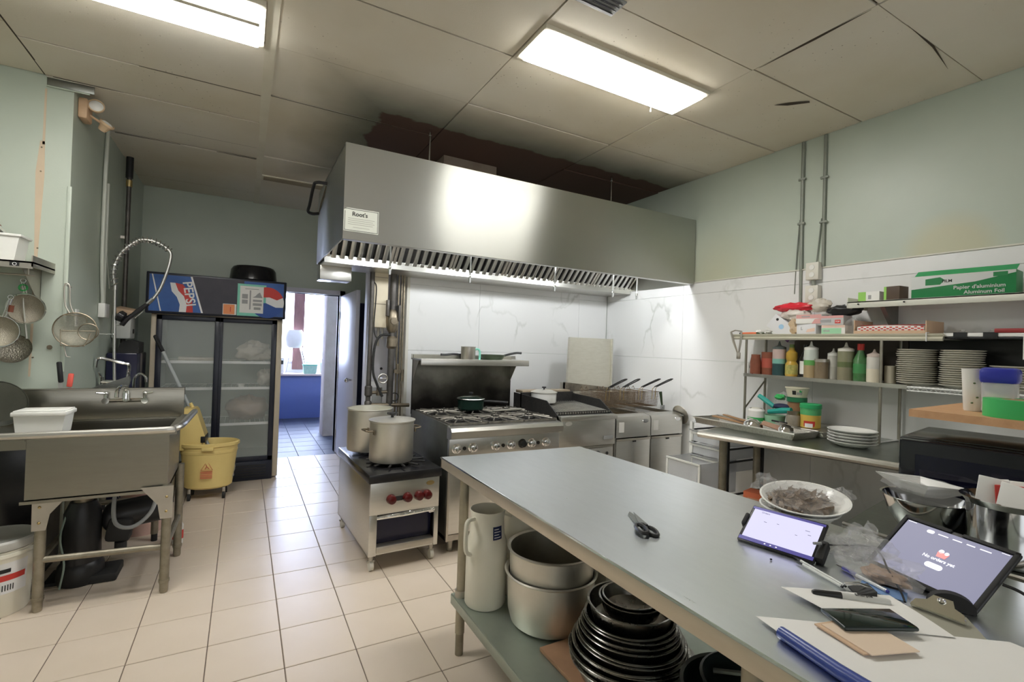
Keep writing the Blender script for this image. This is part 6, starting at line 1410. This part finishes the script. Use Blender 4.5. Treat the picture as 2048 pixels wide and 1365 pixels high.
# ================================================================ dark side table, microwave, board
t = thing('dark_steel_table', 'dark steel table abutting the work table, carrying the microwave', 'table', (2.3, .4, 0))
MB().prism([(1.800, .890), (1.80, -.55), (2.70, -.55), (2.70, 1.045)], .862, .878, 'z').prism([(1.800, .890), (1.80, -.55), (1.812, -.55), (1.812, .89)], .84, .864, 'z').prism([(1.80, .872), (2.70, 1.027), (2.70, 1.045), (1.80, .89)], .825, .864, 'z').at('top', mat('dark_table_steel', (.20, .22, .20), .30, 1.0, .6, 8, .04, 30, dark=(.13, .14, .12)), t)
MB().tube([(1.800, .890, .880), (1.800, -.55, .880)], .005, 6).at('edge_bead', STEEL, t)
for x, y in ((1.86, .78), (2.62, .92), (1.86, -.45), (2.62, -.45)): MB().cyl((x, y, 0), (x, y, .864), .022, 12).at('leg', LEGSTEEL, t)
MB().box(1.86, 2.62, -.45, .80, .22, .232).at('undershelf', DARKSTEEL, t)

t = thing('microwave', 'black microwave oven on the dark steel table', 'microwave', (2.095, .855, .880), R(10))
MB().box(.0, .42, -.56, 0, .012, .285, .008).build('case', BLACKENAMEL, t)
MB().box(-.022, .0, -.555, -.002, .016, .280, .010).build('door', mat('microwave_gloss', (.006, .006, .012), .10, 0, 0, coat=.5), t)
MB().box(-.024, -.022, -.36, -.05, .06, .23, .002).build('door_window', mat('microwave_window', (.004, .004, .016), .06), t)
MB().tube([(-.022, -.40, .05), (-.05, -.40, .06), (-.05, -.40, .24), (-.022, -.40, .25)], .010, 8).build('handle', BLACKPLASTIC, t)
MB().box(-.025, -.022, -.54, -.43, .03, .26, .002).build('keypad', BLACKPLASTIC, t)
for x in (.05, .37):
    for y in (-.50, -.06): MB().cyl((x, y, 0), (x, y, .014), .015, 10).build('foot', BLACKRUBBER, t)
MB().box(.02, .40, -.54, -.02, .2845, .287, .001).build('top_panel', mat('microwave_top', (.05, .055, .05), .18, 0, .3, 4), t)

t = thing('board_shelf', 'particle board shelf raised over the microwave', 'shelf', (2.42, .35, 1.168), 0)
MB().prism([(2.085, .825), (2.06, -.20), (2.80, -.20), (2.80, .88)], 1.240, 1.266, 'z').at('board', WOOD, t)
for x, y in ((2.44, .55), (2.44, .42)): MB().box(x-.05, x+.05, y-.05, y+.05, 1.1685, 1.240, .003).at('spacer_block', BLACKPLASTIC, t)
BZ = 1.2665
t = thing('paper_cup', 'white plastic beaker with leaf marks on the board', 'cup', (2.29, .715, BZ))
MB().lathe([(0, 0), (.025, 0), (.027, .004), (.034, .150), (.036, .152), (.033, .152), (.024, .006), (0, .006)], n=24).build('body', WHITEPLASTIC, t)
for k, (a, z) in enumerate(((200, .10), (215, .05), (190, .03))): MB().sphere((.031*math.cos(R(a)), .031*math.sin(R(a)), z), (.004, .004, .003), 8, 6).build('leaf_mark', mat('leaf', (.08, .14, .05), .6), t)
t = thing('blue_lid_container', 'clear container with deep blue lid on the board', 'container', (2.27, .640, BZ), R(8))
MB().box(-.045, .045, -.042, .042, 0, .125, .012).build('body', CLEARPLASTIC, t)
MB().box(-.041, .041, -.038, .038, .005, .07, .01).build('contents', KETCH, t)
MB().box(-.050, .050, -.048, .048, .103, .158, .014).build('lid', BLUE, t)
t = thing('green_tape_roll', 'wide roll of green tape lying on the board', 'tape', (2.195, .560, BZ))
MB().lathe([(.055, 0), (.098, 0), (.098, .058), (.055, .058), (.055, 0)], n=40).build('roll', BRIGHTGREEN, t); MB().lathe([(.052, .001), (.0555, .001), (.0555, .057), (.052, .057), (.052, .001)], n=40).build('core', KRAFT, t)
t = thing('carton_pile', 'white packets behind the blue lidded container', 'packet', (2.52, .52, BZ), R(15))
MB().box(-.06, .06, -.08, .08, 0, .14, .004).build('packet', PAPER, t); MB().box(-.0615, -.06, -.04, .0, .03, .10).build('print', BRIGHTGREEN, t)
t = thing('white_dish', 'white shallow dish on cartons behind blue lidded container', 'dish', (2.95, .62, 1.294))
MB().lathe([(0, 0), (.06, 0), (.14, .045), (.144, .048), (.138, .048), (.058, .006), (0, .005)], n=30).build('body', CERAMIC, t)

# bowls and steel pot of sachets in front of the microwave
t = thing('metal_mixing_bowl', 'steel mixing bowl under the white square dish', 'bowl', (1.955, .725, .880))
MB().lathe([(0, 0), (.05, 0), (.06, .004), (.095, .06), (.112, .115), (.117, .118), (.110, .117), (.09, .06), (.055, .008), (0, .006)], n=36).build('body', CHROME, t)
t = thing('wrapped_dish', 'white dish wrapped in film leaning on steel mixing bowl', 'dish', (1.965, .735, 1.0), R(-20))
MB().lathe([(0, 0), (.05, 0), (.125, .042), (.128, .046), (.120, .046), (.048, .008), (0, .008)], n=4).move(Matrix.Rotation(R(6), 4, 'Y') @ Matrix.Rotation(R(45), 4, 'Z')).build('body', CERAMIC, t)
MB().lump((0, 0, .03), (.105, .105, .018), 61, .12).build('film', FILM, t)
t = thing('sachet_pot', 'tall steel bain marie pot filled with paper sachets', 'pot', (1.925, .515, .880))
MB().lathe([(0, 0), (.085, 0), (.092, .008), (.095, .155), (.107, .170), (.110, .174), (.104, .175), (.090, .155), (.088, .012), (0, .010)], n=36).build('body', CHROME, t)
for k, (x, y, h, rz, tl, m, lb) in enumerate(((-.03, .05, .215, 20, 6, PAPER, 'white sachet with torn corner'), (-.045, .01, .21, -10, 8, PAPER, 'white sachet leaning on others'), (.0, -.01, .20, 30, -4, RED, 'red ketchup sachet'), (.01, -.045, .215, -15, -8, PAPER, 'white sachet with red mark'), (.04, .03, .205, 40, -6, PAPER, 'white sachet behind the red one'), (.05, -.03, .20, 10, -12, PAPER, 'white sachet at the pot side'))):
    s_ = thing('sachet', lb + ' standing in the steel pot', 'sachet', (1.925+x, .515+y, .895))
    s_.rotation_euler = (R(tl), R(tl*.4), R(rz))
    MB().box(-.003, .003, -.032, .032, 0, h, .0015).build('packet', m, s_)
    if k == 3: MB().prism([(-.02, h-.05), (.02, h-.06), (.0, h-.02)], -.0042, -.0032, 'x').build('print', PRINTRED, s_)
    if k == 0: MB().box(-.0042, -.0034, -.028, -.018, h-.09, h-.01).build('print', PRINTBLACK, s_)

# ================================================================ work table
TZ = .88
t = thing('work_table', 'large stainless work table with undershelf in the foreground', 'table', (1.3, 1.0, 0))
MB().prism([(.873, 2.262), (.873, -.75), (1.795, -.75), (1.775, .3), (1.700, 2.232)], TZ-.004, TZ, 'z').at('top', TABLESTEEL, t)
EDGE = mat('table_edge', (.62, .56, .46), .38, .75, .3, 6, stretch=(6, 1, 6), dark=(.5, .44, .34))
MB().box(.873, .880, -.75, 2.262, TZ-.050, TZ-.003, .002).at('apron', EDGE, t); MB().prism([(.873, 2.262), (1.70, 2.232), (1.70, 2.224), (.873, 2.254)], TZ-.050, TZ-.003, 'z').at('apron', EDGE, t)
MB().tube([(.8735, 2.262, TZ-.003), (.8735, -.75, TZ-.003)], .004, 6).at('edge_bead', CHROME, t)
MB().box(.94, .975, -.7, 2.2, TZ-.045, TZ-.004).box(1.60, 1.64, -.7, 2.2, TZ-.045, TZ-.004).box(.94, 1.64, 2.03, 2.07, TZ-.045, TZ-.004).at('brace', DULLSTEEL, t)
for x, y in ((.925, 2.08), (1.63, 2.08), (.93, .62), (1.70, .62), (.93, -.6), (1.70, -.6)):
    MB().cyl((x, y, .10), (x, y, TZ-.045), .022, 14).at('leg', mat('table_leg', (.46, .42, .33), .5, .8, .5, 12, .1, 40, dark=(.27, .24, .18)), t)
    MB().cyl((x, y, 0), (x, y, .11), .019, 12).at('foot', LEGSTEEL, t)
    MB().cyl((x, y, .245), (x, y, .30), .029, 14).at('shelf_clamp', DULLSTEEL, t)
MB().prism([(.893, 2.12), (.893, -.65), (1.70, -.65), (1.66, 2.12)], .255, .270, 'z').box(.890, .897, -.65, 2.12, .225, .268, .002).at('undershelf', mat('shelf_greygreen', (.40, .45, .40), .42, .8, .5, 6, dark=(.28, .31, .27)), t)

# --- on the undershelf
UZ = .271
single('shelf_board', MB().box(-.22, .24, -.62, .27, 0, .016, .003), mat('rust_board', (.40, .23, .13), .6, 0, .6, 10, dark=(.26, .14, .08)), 'brown board lying on the undershelf below the bowls', 'board', (1.255, 1.30, UZ))
def pitcher(label, loc, rz, r, h, sticker):
    t = thing('plastic_pitcher', label, 'pitcher', loc, rz, None)
    MB().lathe([(0, 0), (r*.94, 0), (r, .010), (r*1.0, h*.60), (r*.985, h*.66), (r*.86, h*.73), (r*.82, h*.90), (r*.86, h), (r*.84, h), (r*.79, h*.90), (r*.82, h*.73), (r*.95, h*.6), (r*.92, .014), (0, .010)], n=32).build('body', MILKY, t)
    MB().tube(spline([(-r*.80, 0, h*.93), (-r-.020, 0, h*.92), (-r-.030, 0, h*.84), (-r-.028, 0, h*.62), (-r*.98, 0, h*.56)], 5), .010, 8).build('handle', MILKY, t)
    MB().tube([(r*.90, -.02, h*.96), (r*1.25, 0, h*1.0), (r*.90, .02, h*.96)], .004, 6).build('spout', MILKY, t)
    if sticker:
        wrap_band(MB(), r*.880, r*.845, h*.725, h*.86, -112, -78, 8).build('sticker', mat('sticker_blue', (.02, .03, .10), .5), t)
        for k in range(4): wrap_band(MB(), r*(.884-.008*k), r*(.882-.008*k), h*(.745+k*.028), h*(.753+k*.028), -108, -90 if k % 2 else -84, 4).build('sticker_text', PRINTWHITE, t)
    return t
pitcher('tall milky plastic pitcher with navy sticker on the undershelf', (1.002, 1.985, UZ), R(15), .093, .425, True)
pitcher('milky plastic pitcher behind the one with the sticker', (1.198, 2.03, UZ), R(200), .092, .385, False)
def deep_pot(label, loc, r, h):
    t = thing('deep_pot', label, 'pot', loc)
    MB().lathe([(0, 0), (r*.80, 0), (r*.90, .015), (r*.965, .06), (r, h-.006), (r+.010, h), (r+.012, h+.004), (r+.004, h+.007), (r-.004, h)], n=48).build('body', ALU, t)
    MB().lathe([(r-.004, h), (r-.006, h-.01), (r*.955, .065), (r*.88, .022), (0, .012)], n=48).build('inside', ALUDARK, t)
    return t
deep_pot('lower aluminium pot of the nested pair on the undershelf', (1.190, 1.735, UZ), .188, .215)
deep_pot('upper aluminium pot nested inside another on the undershelf', (1.193, 1.737, UZ+.078), .182, .235)
t = thing('sauce_caddy', 'small tray of sauce bottles behind nested aluminium pots', 'tray', (1.43, 2.03, UZ))
MB().box(-.12, .12, -.06, .06, 0, .18, .004).build('box', BLACKPLASTIC, t); MB().cyl((-.06, -.03, .18), (-.06, -.03, .24), .018, 12).build('bottle', YELLOW, t); MB().cbox((.03, -.02, .205), (.05, .03, .06), (0, R(20), 0), .004).build('packet', PAPER, t)
single('white_crate', MB().box(-.09, .09, -.12, .12, 0, .30, .01), OFFWHITE, 'cream storage box behind the nested aluminium pots', 'box', (1.50, 1.75, UZ))
# stacks of mixing bowls
DARKBOWL = mat('bowl_steel', (.40, .39, .36), .25, 1.0, .5, 10, dark=(.16, .15, .13))
def bowl_mesh(r, h):
    return MB().lathe([(0, 0), (r*.50, 0), (r*.62, .006), (r*.86, h*.35), (r*.94, h*.75), (r*.965, h-.002), (r, h-.001), (r+.002, h+.001), (r, h+.003), (r*.955, h+.002), (r*.93, h*.75), (r*.85, h*.37), (r*.60, .009), (0, .005)], n=48).mesh('mixing_bowl', DARKBOWL)
BX, BY = 1.225, 1.285
z = UZ+.017
for k, (r, h, dz, dx, dy) in enumerate(((.222, .080, .0, .012, -.01), (.212, .088, .016, .0, .0), (.203, .088, .031, .005, .002), (.196, .088, .045, .0, .004), (.189, .088, .059, .004, .0), (.182, .088, .073, .0, .002), (.175, .088, .087, .003, .004), (.169, .088, .101, .0, .004), (.163, .09, .115, .003, .006), (.157, .092, .130, .003, .005))):
    o = bpy.data.objects.new('mixing_bowl', bowl_mesh(r, h)); COL.objects.link(o); o.location = (BX+dx, BY+dy, z+dz); o.rotation_euler = (R((k % 3)-1), R((k % 2)*1.5), k)
    tag(o, ('shallow bottom bowl jutting out of the nested steel stack' if k == 0 else 'widest dark steel bowl of the nested stack' if k == 1 else 'dark steel bowl in the nested stack on the brown board'), 'bowl', 'nested dark steel bowls')
for k, (r, h, dz, lb) in enumerate(((.152, .098, .160, 'large deep dark steel bowl topping the nested stack'), (.112, .07, .205, 'medium dark steel bowl nested in the topmost deep bowl'), (.100, .065, .216, 'smallest dark steel bowl at the top of the stack'))):
    o = bpy.data.objects.new('mixing_bowl', bowl_mesh(r, h)); COL.objects.link(o); o.location = (BX+.012, BY+.012, z+dz); tag(o, lb, 'bowl')
t = thing('black_tub', 'black oval tub beside the nested steel bowls', 'tub', (1.27, .875, UZ+.017))
MB().lathe([(0, 0), (.12, 0), (.14, .02), (.165, .19), (.172, .195), (.170, .203), (.160, .20), (.135, .03), (0, .02)], n=40).build('body', mat('black_tub', (.02, .028, .025), .3), t)
t = thing('black_tray', 'smaller black tub nested in the black oval tub', 'tub', (1.28, .845, UZ+.062))
MB().lathe([(0, 0), (.10, 0), (.115, .02), (.14, .19), (.146, .195), (.138, .198), (.11, .03), (0, .02)], n=36).build('body', mat('black_tub', (.02, .028, .025), .3), t)
MB().tube([(-.02, .12, .16), (.06, -.02, .20), (.12, -.12, .215)], .009, 8).build('handle', DARKSTEEL, t)

# --- on the table top
t = thing('kitchen_scissors', 'pair of dark handled kitchen scissors on the work table', 'scissors', (1.13, 1.15, TZ+.001), R(-116))
MB().prism([(-.125, .0), (-.10, -.012), (-.02, -.014), (.012, -.006), (.012, .008), (-.02, .012), (-.10, .006)], 0, .004, 'z').prism([(-.112, .010), (-.03, -.002), (.012, .004), (.0, .022), (-.03, .018)], .004, .007, 'z').cyl((-.002, .003, 0), (-.002, .003, .009), .006, 10).build('blade', mat('blade_steel', (.30, .31, .30), .3, 1.0), t)
for cy, a in ((-.015, 1), (.017, -1)):
    MB().tube([(.052+.036*math.cos(q)+.0, cy+.015*math.sin(q), .007+.004*a) for q in [2*PI*k/18 for k in range(18)]], .006, 6, closed=True).tube([(.0, .003, .006), (.022, cy*.7, .007)], .007, 6).build('grip', BLACKPLASTIC, t)
MB().box(.03, .075, -.028, -.014, .006, .010, .002).build('grip_inlay', GREYPLASTIC, t)

# tablets
def tablet(name, label, bl, br, h, lean, m_screen, bz, thick=.010):
    bl = Vector(bl); br = Vector(br); d = (br-bl); w_ = d.length; d.normalize(); n = Vector((-d.y, d.x, 0)); n = n if n.x > 0 else -n
    u = (math.cos(R(lean))*n + math.sin(R(lean))*Vector((0, 0, 1))); f = d.cross(u)     # f points out of the screen
    if f.dot(Vector((-1, 0, .3))) < 0: f = -f
    t = thing(name, label, 'tablet', (0, 0, 0)); t.location = bl
    M_ = Matrix(((d.x, u.x, f.x, 0), (d.y, u.y, f.y, 0), (d.z, u.z, f.z, 0), (0, 0, 0, 1)))
    MB().box(0, w_, 0, h, -thick, 0, .004, M=M_).build('case', BLACKPLASTIC, t)
    MB().box(bz, w_-bz, bz, h-bz, 0, .0008, M=M_).build('screen', m_screen, t)
    return t, M_, w_, h
SCR1 = mat('lit_screen_white', (.1, .1, .1), .15, emit=(.72, .70, 1.0), estr=.80, spec=.15)
SCR2 = mat('lit_screen_grey', (.03, .03, .04), .35, emit=(.30, .30, .42), estr=.70, spec=.12)
UIW = mat('screen_white', (.1, .1, .1), .3, emit=(.9, .9, 1.0), estr=1.0)
UIR = mat('screen_red', (.1, .02, .02), .3, emit=(.85, .13, .12), estr=.9)
UIB = mat('screen_indigo', (.02, .02, .1), .3, emit=(.06, .05, .22), estr=.8)
UIK = mat('screen_dark', (.02, .02, .02), .3, emit=(.12, .12, .2), estr=.5)
t, M_, w_, h_ = tablet('order_tablet', 'small tablet with white lit screen on black stand', (1.319, .945, .887), (1.362, .742, .887), .140, 34, SCR1, .010)
MB().box(.004, w_-.004, .004, .016, .0008, .0016, M=M_).box(.004, w_-.004, h_-.014, h_-.006, .0008, .0016, M=M_).build('status_bar', UIB, t)
for x in (.75, .9, 1.05): MB().box(w_*.5*x-.002, w_*.5*x+.002, .008, .011, .0016, .002, M=M_).build('nav_icon', UIW, t)
MB().text('Orders', .008, M_ @ Matrix.Translation((.045, h_-.022, .0012)), .0002).build('screen_title', UIK, t)
for x, y, l in ((.05, .085, .008), (.085, .09, .006), (.14, .07, .006), (.17, .082, .008), (.16, .095, .012)): MB().box(x, x+l, y, y+.0012, .0008, .0014, M=M_).build('screen_text', UIK, t)
MB().box(-.008, .004, h_*.40, h_*.72, -.020, .006, .005, M=M_).build('side_grip', BLACKRUBBER, t)
MB().box(w_-.004, w_+.018, h_*.10, h_*.55, -.022, .006, .005, M=M_).build('side_grip', BLACKRUBBER, t)
MB().prism([(.02, -.006), (.10, -.006), (.10, -.055)], .05, .16, 'x', M_).build('stand_back', BLACKPLASTIC, t)

t, M_, w_, h_ = tablet('kitchen_tablet', 'large tablet showing a grey order screen in rugged case', (1.507, .684, .888), (1.437, .436, .888), .182, 41, SCR2, .012)
MB().box(.0, w_, 0, .010, 0, .004, .002, M=M_).box(0, .010, 0, h_, 0, .004, .002, M=M_).box(w_-.010, w_, 0, h_, 0, .004, .002, M=M_).box(0, w_*.45, h_-.010, h_, 0, .004, .002, M=M_).box(w_*.55, w_, h_-.010, h_, 0, .004, .002, M=M_).build('bumper', BLACKRUBBER, t)
MB().text('No orders yet', .0125, M_ @ Matrix.Translation((w_*.52, h_*.475, .0012)), .0002, True).build('screen_message', UIW, t)
pill = lambda cx, cy, a, b: arc((cx+a-b, cy), b, -90, 90, 8)+arc((cx-a+b, cy), b, 90, 270, 8)
MB().prism(pill(w_*.52, h_*.36, .020, .0075), .0009, .0014, 'z', M_).prism(pill(w_*.30, h_*.86, .009, .005), .0009, .0014, 'z', M_).build('screen_button', UIW, t)
MB().prism([(w_*.52-.013, h_*.60), (w_*.52+.013, h_*.60), (w_*.52+.010, h_*.52), (w_*.52-.010, h_*.52)], .0009, .0014, 'z', M_).build('screen_icon', UIR, t)
MB().prism(arc((w_*.52-.006, h_*.615), .006, 0, 360, 12)[:-1], .0009, .0014, 'z', M_).prism(arc((w_*.52+.007, h_*.605), .005, 0, 360, 12)[:-1], .0009, .0014, 'z', M_).build('screen_icon_top', UIW, t)
for x0, x1 in ((.37, .46), (.50, .58), (.62, .69), (.73, .82)): MB().box(w_*x0, w_*x1, h_*.855, h_*.87, .0009, .0013, M=M_).build('screen_tab', UIW, t)
MB().box(w_*.88, w_*.94, h_*.915, h_*.922, .0009, .0013, M=M_).box(w_*.06, w_*.14, h_*.915, h_*.922, .0009, .0013, M=M_).build('screen_status', UIW, t)
MB().box(.05, w_-.05, .0, .10, -.045, -.010, .01, M=M_).build('stand', BLACKPLASTIC, t)

# plates of food in film behind the small tablet
def wrapped_plate(label, loc, r, tilt, food):
    t = thing('wrapped_bowl', label, 'bowl', loc)
    Mx = Euler((R(tilt[0]), R(tilt[1]), 0)).to_matrix().to_4x4()
    MB().lathe([(0, 0), (r*.45, 0), (r*.55, .008), (r*.92, .058), (r, .062), (r+.002, .066), (r*.97, .066), (r*.55, .022), (0, .016)], n=40, M=Mx).build('bowl', CERAMIC, t)
    if food:
        lf = MB().lump((-.01, .01, .036), (r*.72, r*.62, .026), 71, .2, 24, 12, M=Mx); rn = random.Random(5)
        for k in range(150):
            a = rn.uniform(0, 2*PI); q = rn.random()**.5*r*.74; l_ = rn.uniform(.012, .030); w2 = rn.uniform(.003, .008)
            Ml = Mx @ Matrix.Translation((q*math.cos(a)-.01, q*math.sin(a)*.9+.01, .050+rn.uniform(0, .022)*(1-q/r))) @ Euler((rn.uniform(-.7, .7), rn.uniform(-.7, .7), rn.uniform(0, 6))).to_matrix().to_4x4()
            lf.prism([(-l_, 0), (-l_*.3, -w2), (l_*.5, -w2*.8), (l_, 0), (l_*.4, w2), (-l_*.4, w2)], 0, .0012, 'z', Ml)
        lo = lf.build('leaves', BROWNFOOD, t, ang=0); lo['kind'] = 'stuff'
        MB().lump((-.005, .01, .056), (r*.80, r*.72, .030), 72, .34, 34, 18, M=Mx).build('film', FILM, t, ang=0)
        MB().lump((-.02, r*.95, .072), (.03, .035, .03), 77, .5, 16, 10, M=Mx).build('film_twist', FILM, t, ang=0)
    return t
wrapped_plate('white bowl of brown leaves wrapped in film behind the small tablet', (1.632, .925, .916), .128, (4, -9), True)
wrapped_plate('plain white bowl under the film wrapped bowl', (1.612, .930, TZ+.001), .115, (0, 0), False)
t = thing('film_twist', 'twisted end of clear film beside the wrapped bowl', 'film', (1.73, .86, .97))
MB().lump((0, 0, .02), (.022, .03, .02), 75, .4).build('film', FILM, t)

# wrapped bread in film against the large tablet
t = thing('wrapped_bread', 'crumpled clear bag with brown bread in front of large tablet', 'bag', (1.425, .640, TZ+.001))
MB().lump((.0, -.035, .016), (.032, .048, .016), 81, .25).build('bread', mat('bread', (.42, .30, .22), .5, 0, .7, 25, .4, 30, dark=(.16, .09, .06)), t)
MB().lump((.0, -.01, .035), (.060, .085, .035), 82, .34, 28, 16).build('bag', FILM, t, ang=0)
MB().lump((.035, .03, .065), (.038, .050, .045), 83, .45, 26, 16).build('bag_top', FILM, t, ang=0)
MB().lump((.08, .12, .02), (.055, .06, .02), 84, .4, 24, 14).build('bag_tail', FILM, t, ang=0)
single('crumpled_film', MB().lump((0, 0, .022), (.06, .05, .022), 86, .4, 24, 14), FILM, 'loose crumpled film between the two tablets', 'film', (1.60, .755, TZ+.001), ang=0)

# pens, marker, clip
def pen(name, label, a, b, r, body, tip, grip=None, z=TZ+.006):
    a = Vector((a[0], a[1], z)); b = Vector((b[0], b[1], z)); d = (b-a).normalized(); L = (b-a).length
    t = thing(name, label, 'pen', a); P = lambda s: tuple(d*s)
    MB().tube([P(L*.16), P(L*.97)], r, 10).build('barrel', body, t)
    MB().tube([P(0), P(L*.05), P(L*.16)], [.0008, r*.5, r*.95], 10).build('tip', tip, t)
    if grip: MB().tube([P(L*.14), P(L*.18), P(L*.40), P(L*.42)], [r*1.0, r*1.25, r*1.25, r*1.0], 10).build('grip', grip, t)
    MB().tube([P(L*.95), P(L)], [r*1.02, r*.8], 10).build('end_cap', grip or tip, t)
    return t
pen('ballpoint_pen', 'clear ballpoint pen with blue rubber grip', (1.412, .712), (1.368, .572), .0042, mat('pen_clear', (.72, .74, .72), .15), CHROME, mat('pen_blue', (.05, .05, .30), .4))
pen('stick_pen', 'clear stick pen lying under the small tablet', (1.352, .792), (1.300, .632), .0034, mat('pen_clear', (.72, .74, .72), .15), BLACKPLASTIC, None)
pen('stick_pen', 'second clear stick pen with black tip alongside', (1.332, .772), (1.290, .634), .0034, mat('pen_clear', (.72, .74, .72), .15), BLACKPLASTIC, None)
t = thing('marker', 'grey barrelled marker pen with black cap on white paper', 'marker', (1.18, .645, TZ+.0125), math.atan2(-.106, .118))
MB().tube([(.052, 0, 0), (.15, 0, 0), (.158, 0, 0)], [.0078, .0078, .006], 14).build('barrel', mat('marker_grey', (.60, .60, .57), .45), t)
MB().tube([(0, 0, 0), (.006, 0, 0), (.055, 0, 0), (.06, 0, 0)], [.005, .0075, .0086, .0086], 14).build('cap', BLACKPLASTIC, t)
MB().text('Sharpie', .012, face_M((.105, -.0012, .0081), (1, 0, 0), (0, 1, .12)), .0002, True).build('lettering', PRINTBLACK, t)
t = thing('binder_clip', 'black binder clip with wire handles holding the papers', 'clip', (1.305, .600, TZ+.004), R(-40))
MB().prism([(-.02, 0), (.022, .0), (.022, .016), (-.02, .004)], -.022, .022).build('spring', BLACKPLASTIC, t)
for s_ in (-.008, .008): MB().tube([(.018, s_, .016), (-.005, s_*.7, .022), (-.036, s_*.5, .018)], .0015, 5).build('wire_handle', CHROME, t)

# papers, envelope, phone, clipboard, folder
def paper(name, label, cat, quad, z, m, th=.0008, wave=.0015):
    q = [Vector((*p, 0)) for p in quad]; c = sum(q, Vector())/4
    def f(u, v):
        p = (q[0]*(1-u)+q[1]*u)*(1-v)+(q[3]*(1-u)+q[2]*u)*v - c
        return (p.x, p.y, wave*math.sin(5*u+2*v)*math.sin(4*v+1)+wave)
    return single(name, MB().sheet(f, 10, 10, th), m, label, cat, (c.x, c.y, z))
t = thing('clipboard', 'grey clipboard with metal clamp under the white papers', 'clipboard', (1.25, .47, TZ+.001))
def wq_(pts): return [(x-1.25, y-.47) for x, y in pts]
MB().prism(wq_([(1.295, .535), (1.31, .545), (1.375, .48), (1.40, .44), (1.315, .375), (1.29, .365), (.98, .10), (.92, .18)]), 0, .004, 'z').build('board', mat('clipboard_grey', (.36, .35, .28), .5), t)
d_ = face_M((.088, -.0, .012), (.10, -1, 0), (.92, .05, .38))
MB().prism([(-.046, .0), (.046, .0), (.042, .020), (.024, .030), (.017, .050), (-.017, .050), (-.024, .030), (-.042, .020)], -.001, .002, 'z', d_).build('clamp', mat('clamp_steel', (.72, .71, .62), .22, 1.0), t)
MB().cyl(tuple(d_ @ Vector((-.046, .008, -.006))), tuple(d_ @ Vector((.046, .008, -.006))), .006, 10).build('clamp_roll', CHROME, t)
MB().ring(tuple(d_ @ Vector((0, .040, .003))), .006, .002, 14).build('clamp_hole', CHROME, t)
paper('paper_sheet', 'large white sheet spread under the other papers', 'paper', [(.972, .645), (.862, .20), (1.33, .10), (1.36, .36)], TZ+.0055, PAPER)
paper('paper_sheet', 'white sheet with the marker lying on it', 'paper', [(1.143, .697), (1.125, .520), (1.27, .415), (1.345, .560)], TZ+.0085, PAPER, wave=.001)
t = thing('brown_envelope', 'folded brown paper envelope below the phone', 'envelope', (1.09, .50, TZ+.0115))
MB().prism([(-.045, .065), (.075, .035), (.045, -.072), (-.065, -.035)], 0, .003, 'z').build('flap', KRAFT, t)
MB().prism([(-.038, .055), (.07, .025), (.04, -.080), (-.058, -.045)], .003, .005, 'z').build('cover', mat('kraft_light', (.76, .61, .47), .8), t)
t = thing('smartphone', 'black smartphone lying on the brown envelope', 'phone', (1.152, .516, TZ+.017), math.atan2(-.070, .142))
MB().box(-.078, .078, -.037, .037, 0, .0085, .004, seg=3).build('case', mat('phone_body', (.02, .03, .028), .3), t)
MB().box(-.075, .075, -.034, .034, .0085, .0089, .0002).build('glass', mat('phone_glass', (.008, .016, .014), .07), t)
t = thing('blue_folder', 'rolled blue plastic sleeve lying at the table edge', 'folder', (.93, .46, TZ+.001))
MB().tube([(.022, .118, .012), (.0, .0, .013), (-.02, -.25, .014)], [.012, .013, .014], 12).build('roll', mat('blue_sleeve', (.04, .07, .30), .3), t)
MB().sheet(lambda u, v: (.022-.040*v+.05*u, .118-.36*v, .010-.009*u), 4, 6, .001).build('sleeve', mat('blue_sleeve', (.04, .07, .30), .3), t)
single('blue_card', MB().box(-.025, .03, -.045, .045, 0, .0012), mat('light_blue_card', (.20, .34, .62), .5), 'light blue card under the pens and papers', 'card', (1.372, .585, TZ+.0005), R(20))
t = thing('tape_dispenser', 'black half round holder standing behind the clipboard clamp', 'stand', (1.425, .475, TZ+.001), R(-62))
MB().prism([(-.042, 0)]+[(.042*math.cos(a), .030*math.sin(a)+.006) for a in [PI*k/14 for k in range(14, -1, -1)]]+[(.042, 0)], -.010, .010).build('body', BLACKRUBBER, t)
t = thing('charging_cable', 'thin black cable from small tablet curving across the table', 'cable', (1.40, .74, TZ+.004))
MB().tube(spline([(1.395, .752, .93), (1.45, .725, .925), (1.50, .69, .930), (1.475, .64, .935), (1.43, .60, .915), (1.385, .555, .892), (1.345, .53, .887)], 8), .0022, 6).at('cord', BLACKRUBBER, t)
MB().cyl((1.385, .757, .93), (1.405, .748, .93), .004, 8).at('plug', GREYPLASTIC, t)
t = thing('power_cable', 'thick black cable running behind the large tablet', 'cable', (1.52, .42, TZ+.004))
MB().tube(spline([(1.503, .412, .947), (1.512, .385, .940), (1.55, .335, .905), (1.62, .26, .886), (1.72, .15, .886)], 8), .0035, 6).at('cord', BLACKRUBBER, t)
single('crumb', MB().lump((0, 0, .002), (.004, .003, .002), 91, .3, 8, 6), BLACKPLASTIC, 'tiny black crumb on the work table by the small tablet', 'crumb', (1.283, .812, TZ+.001))
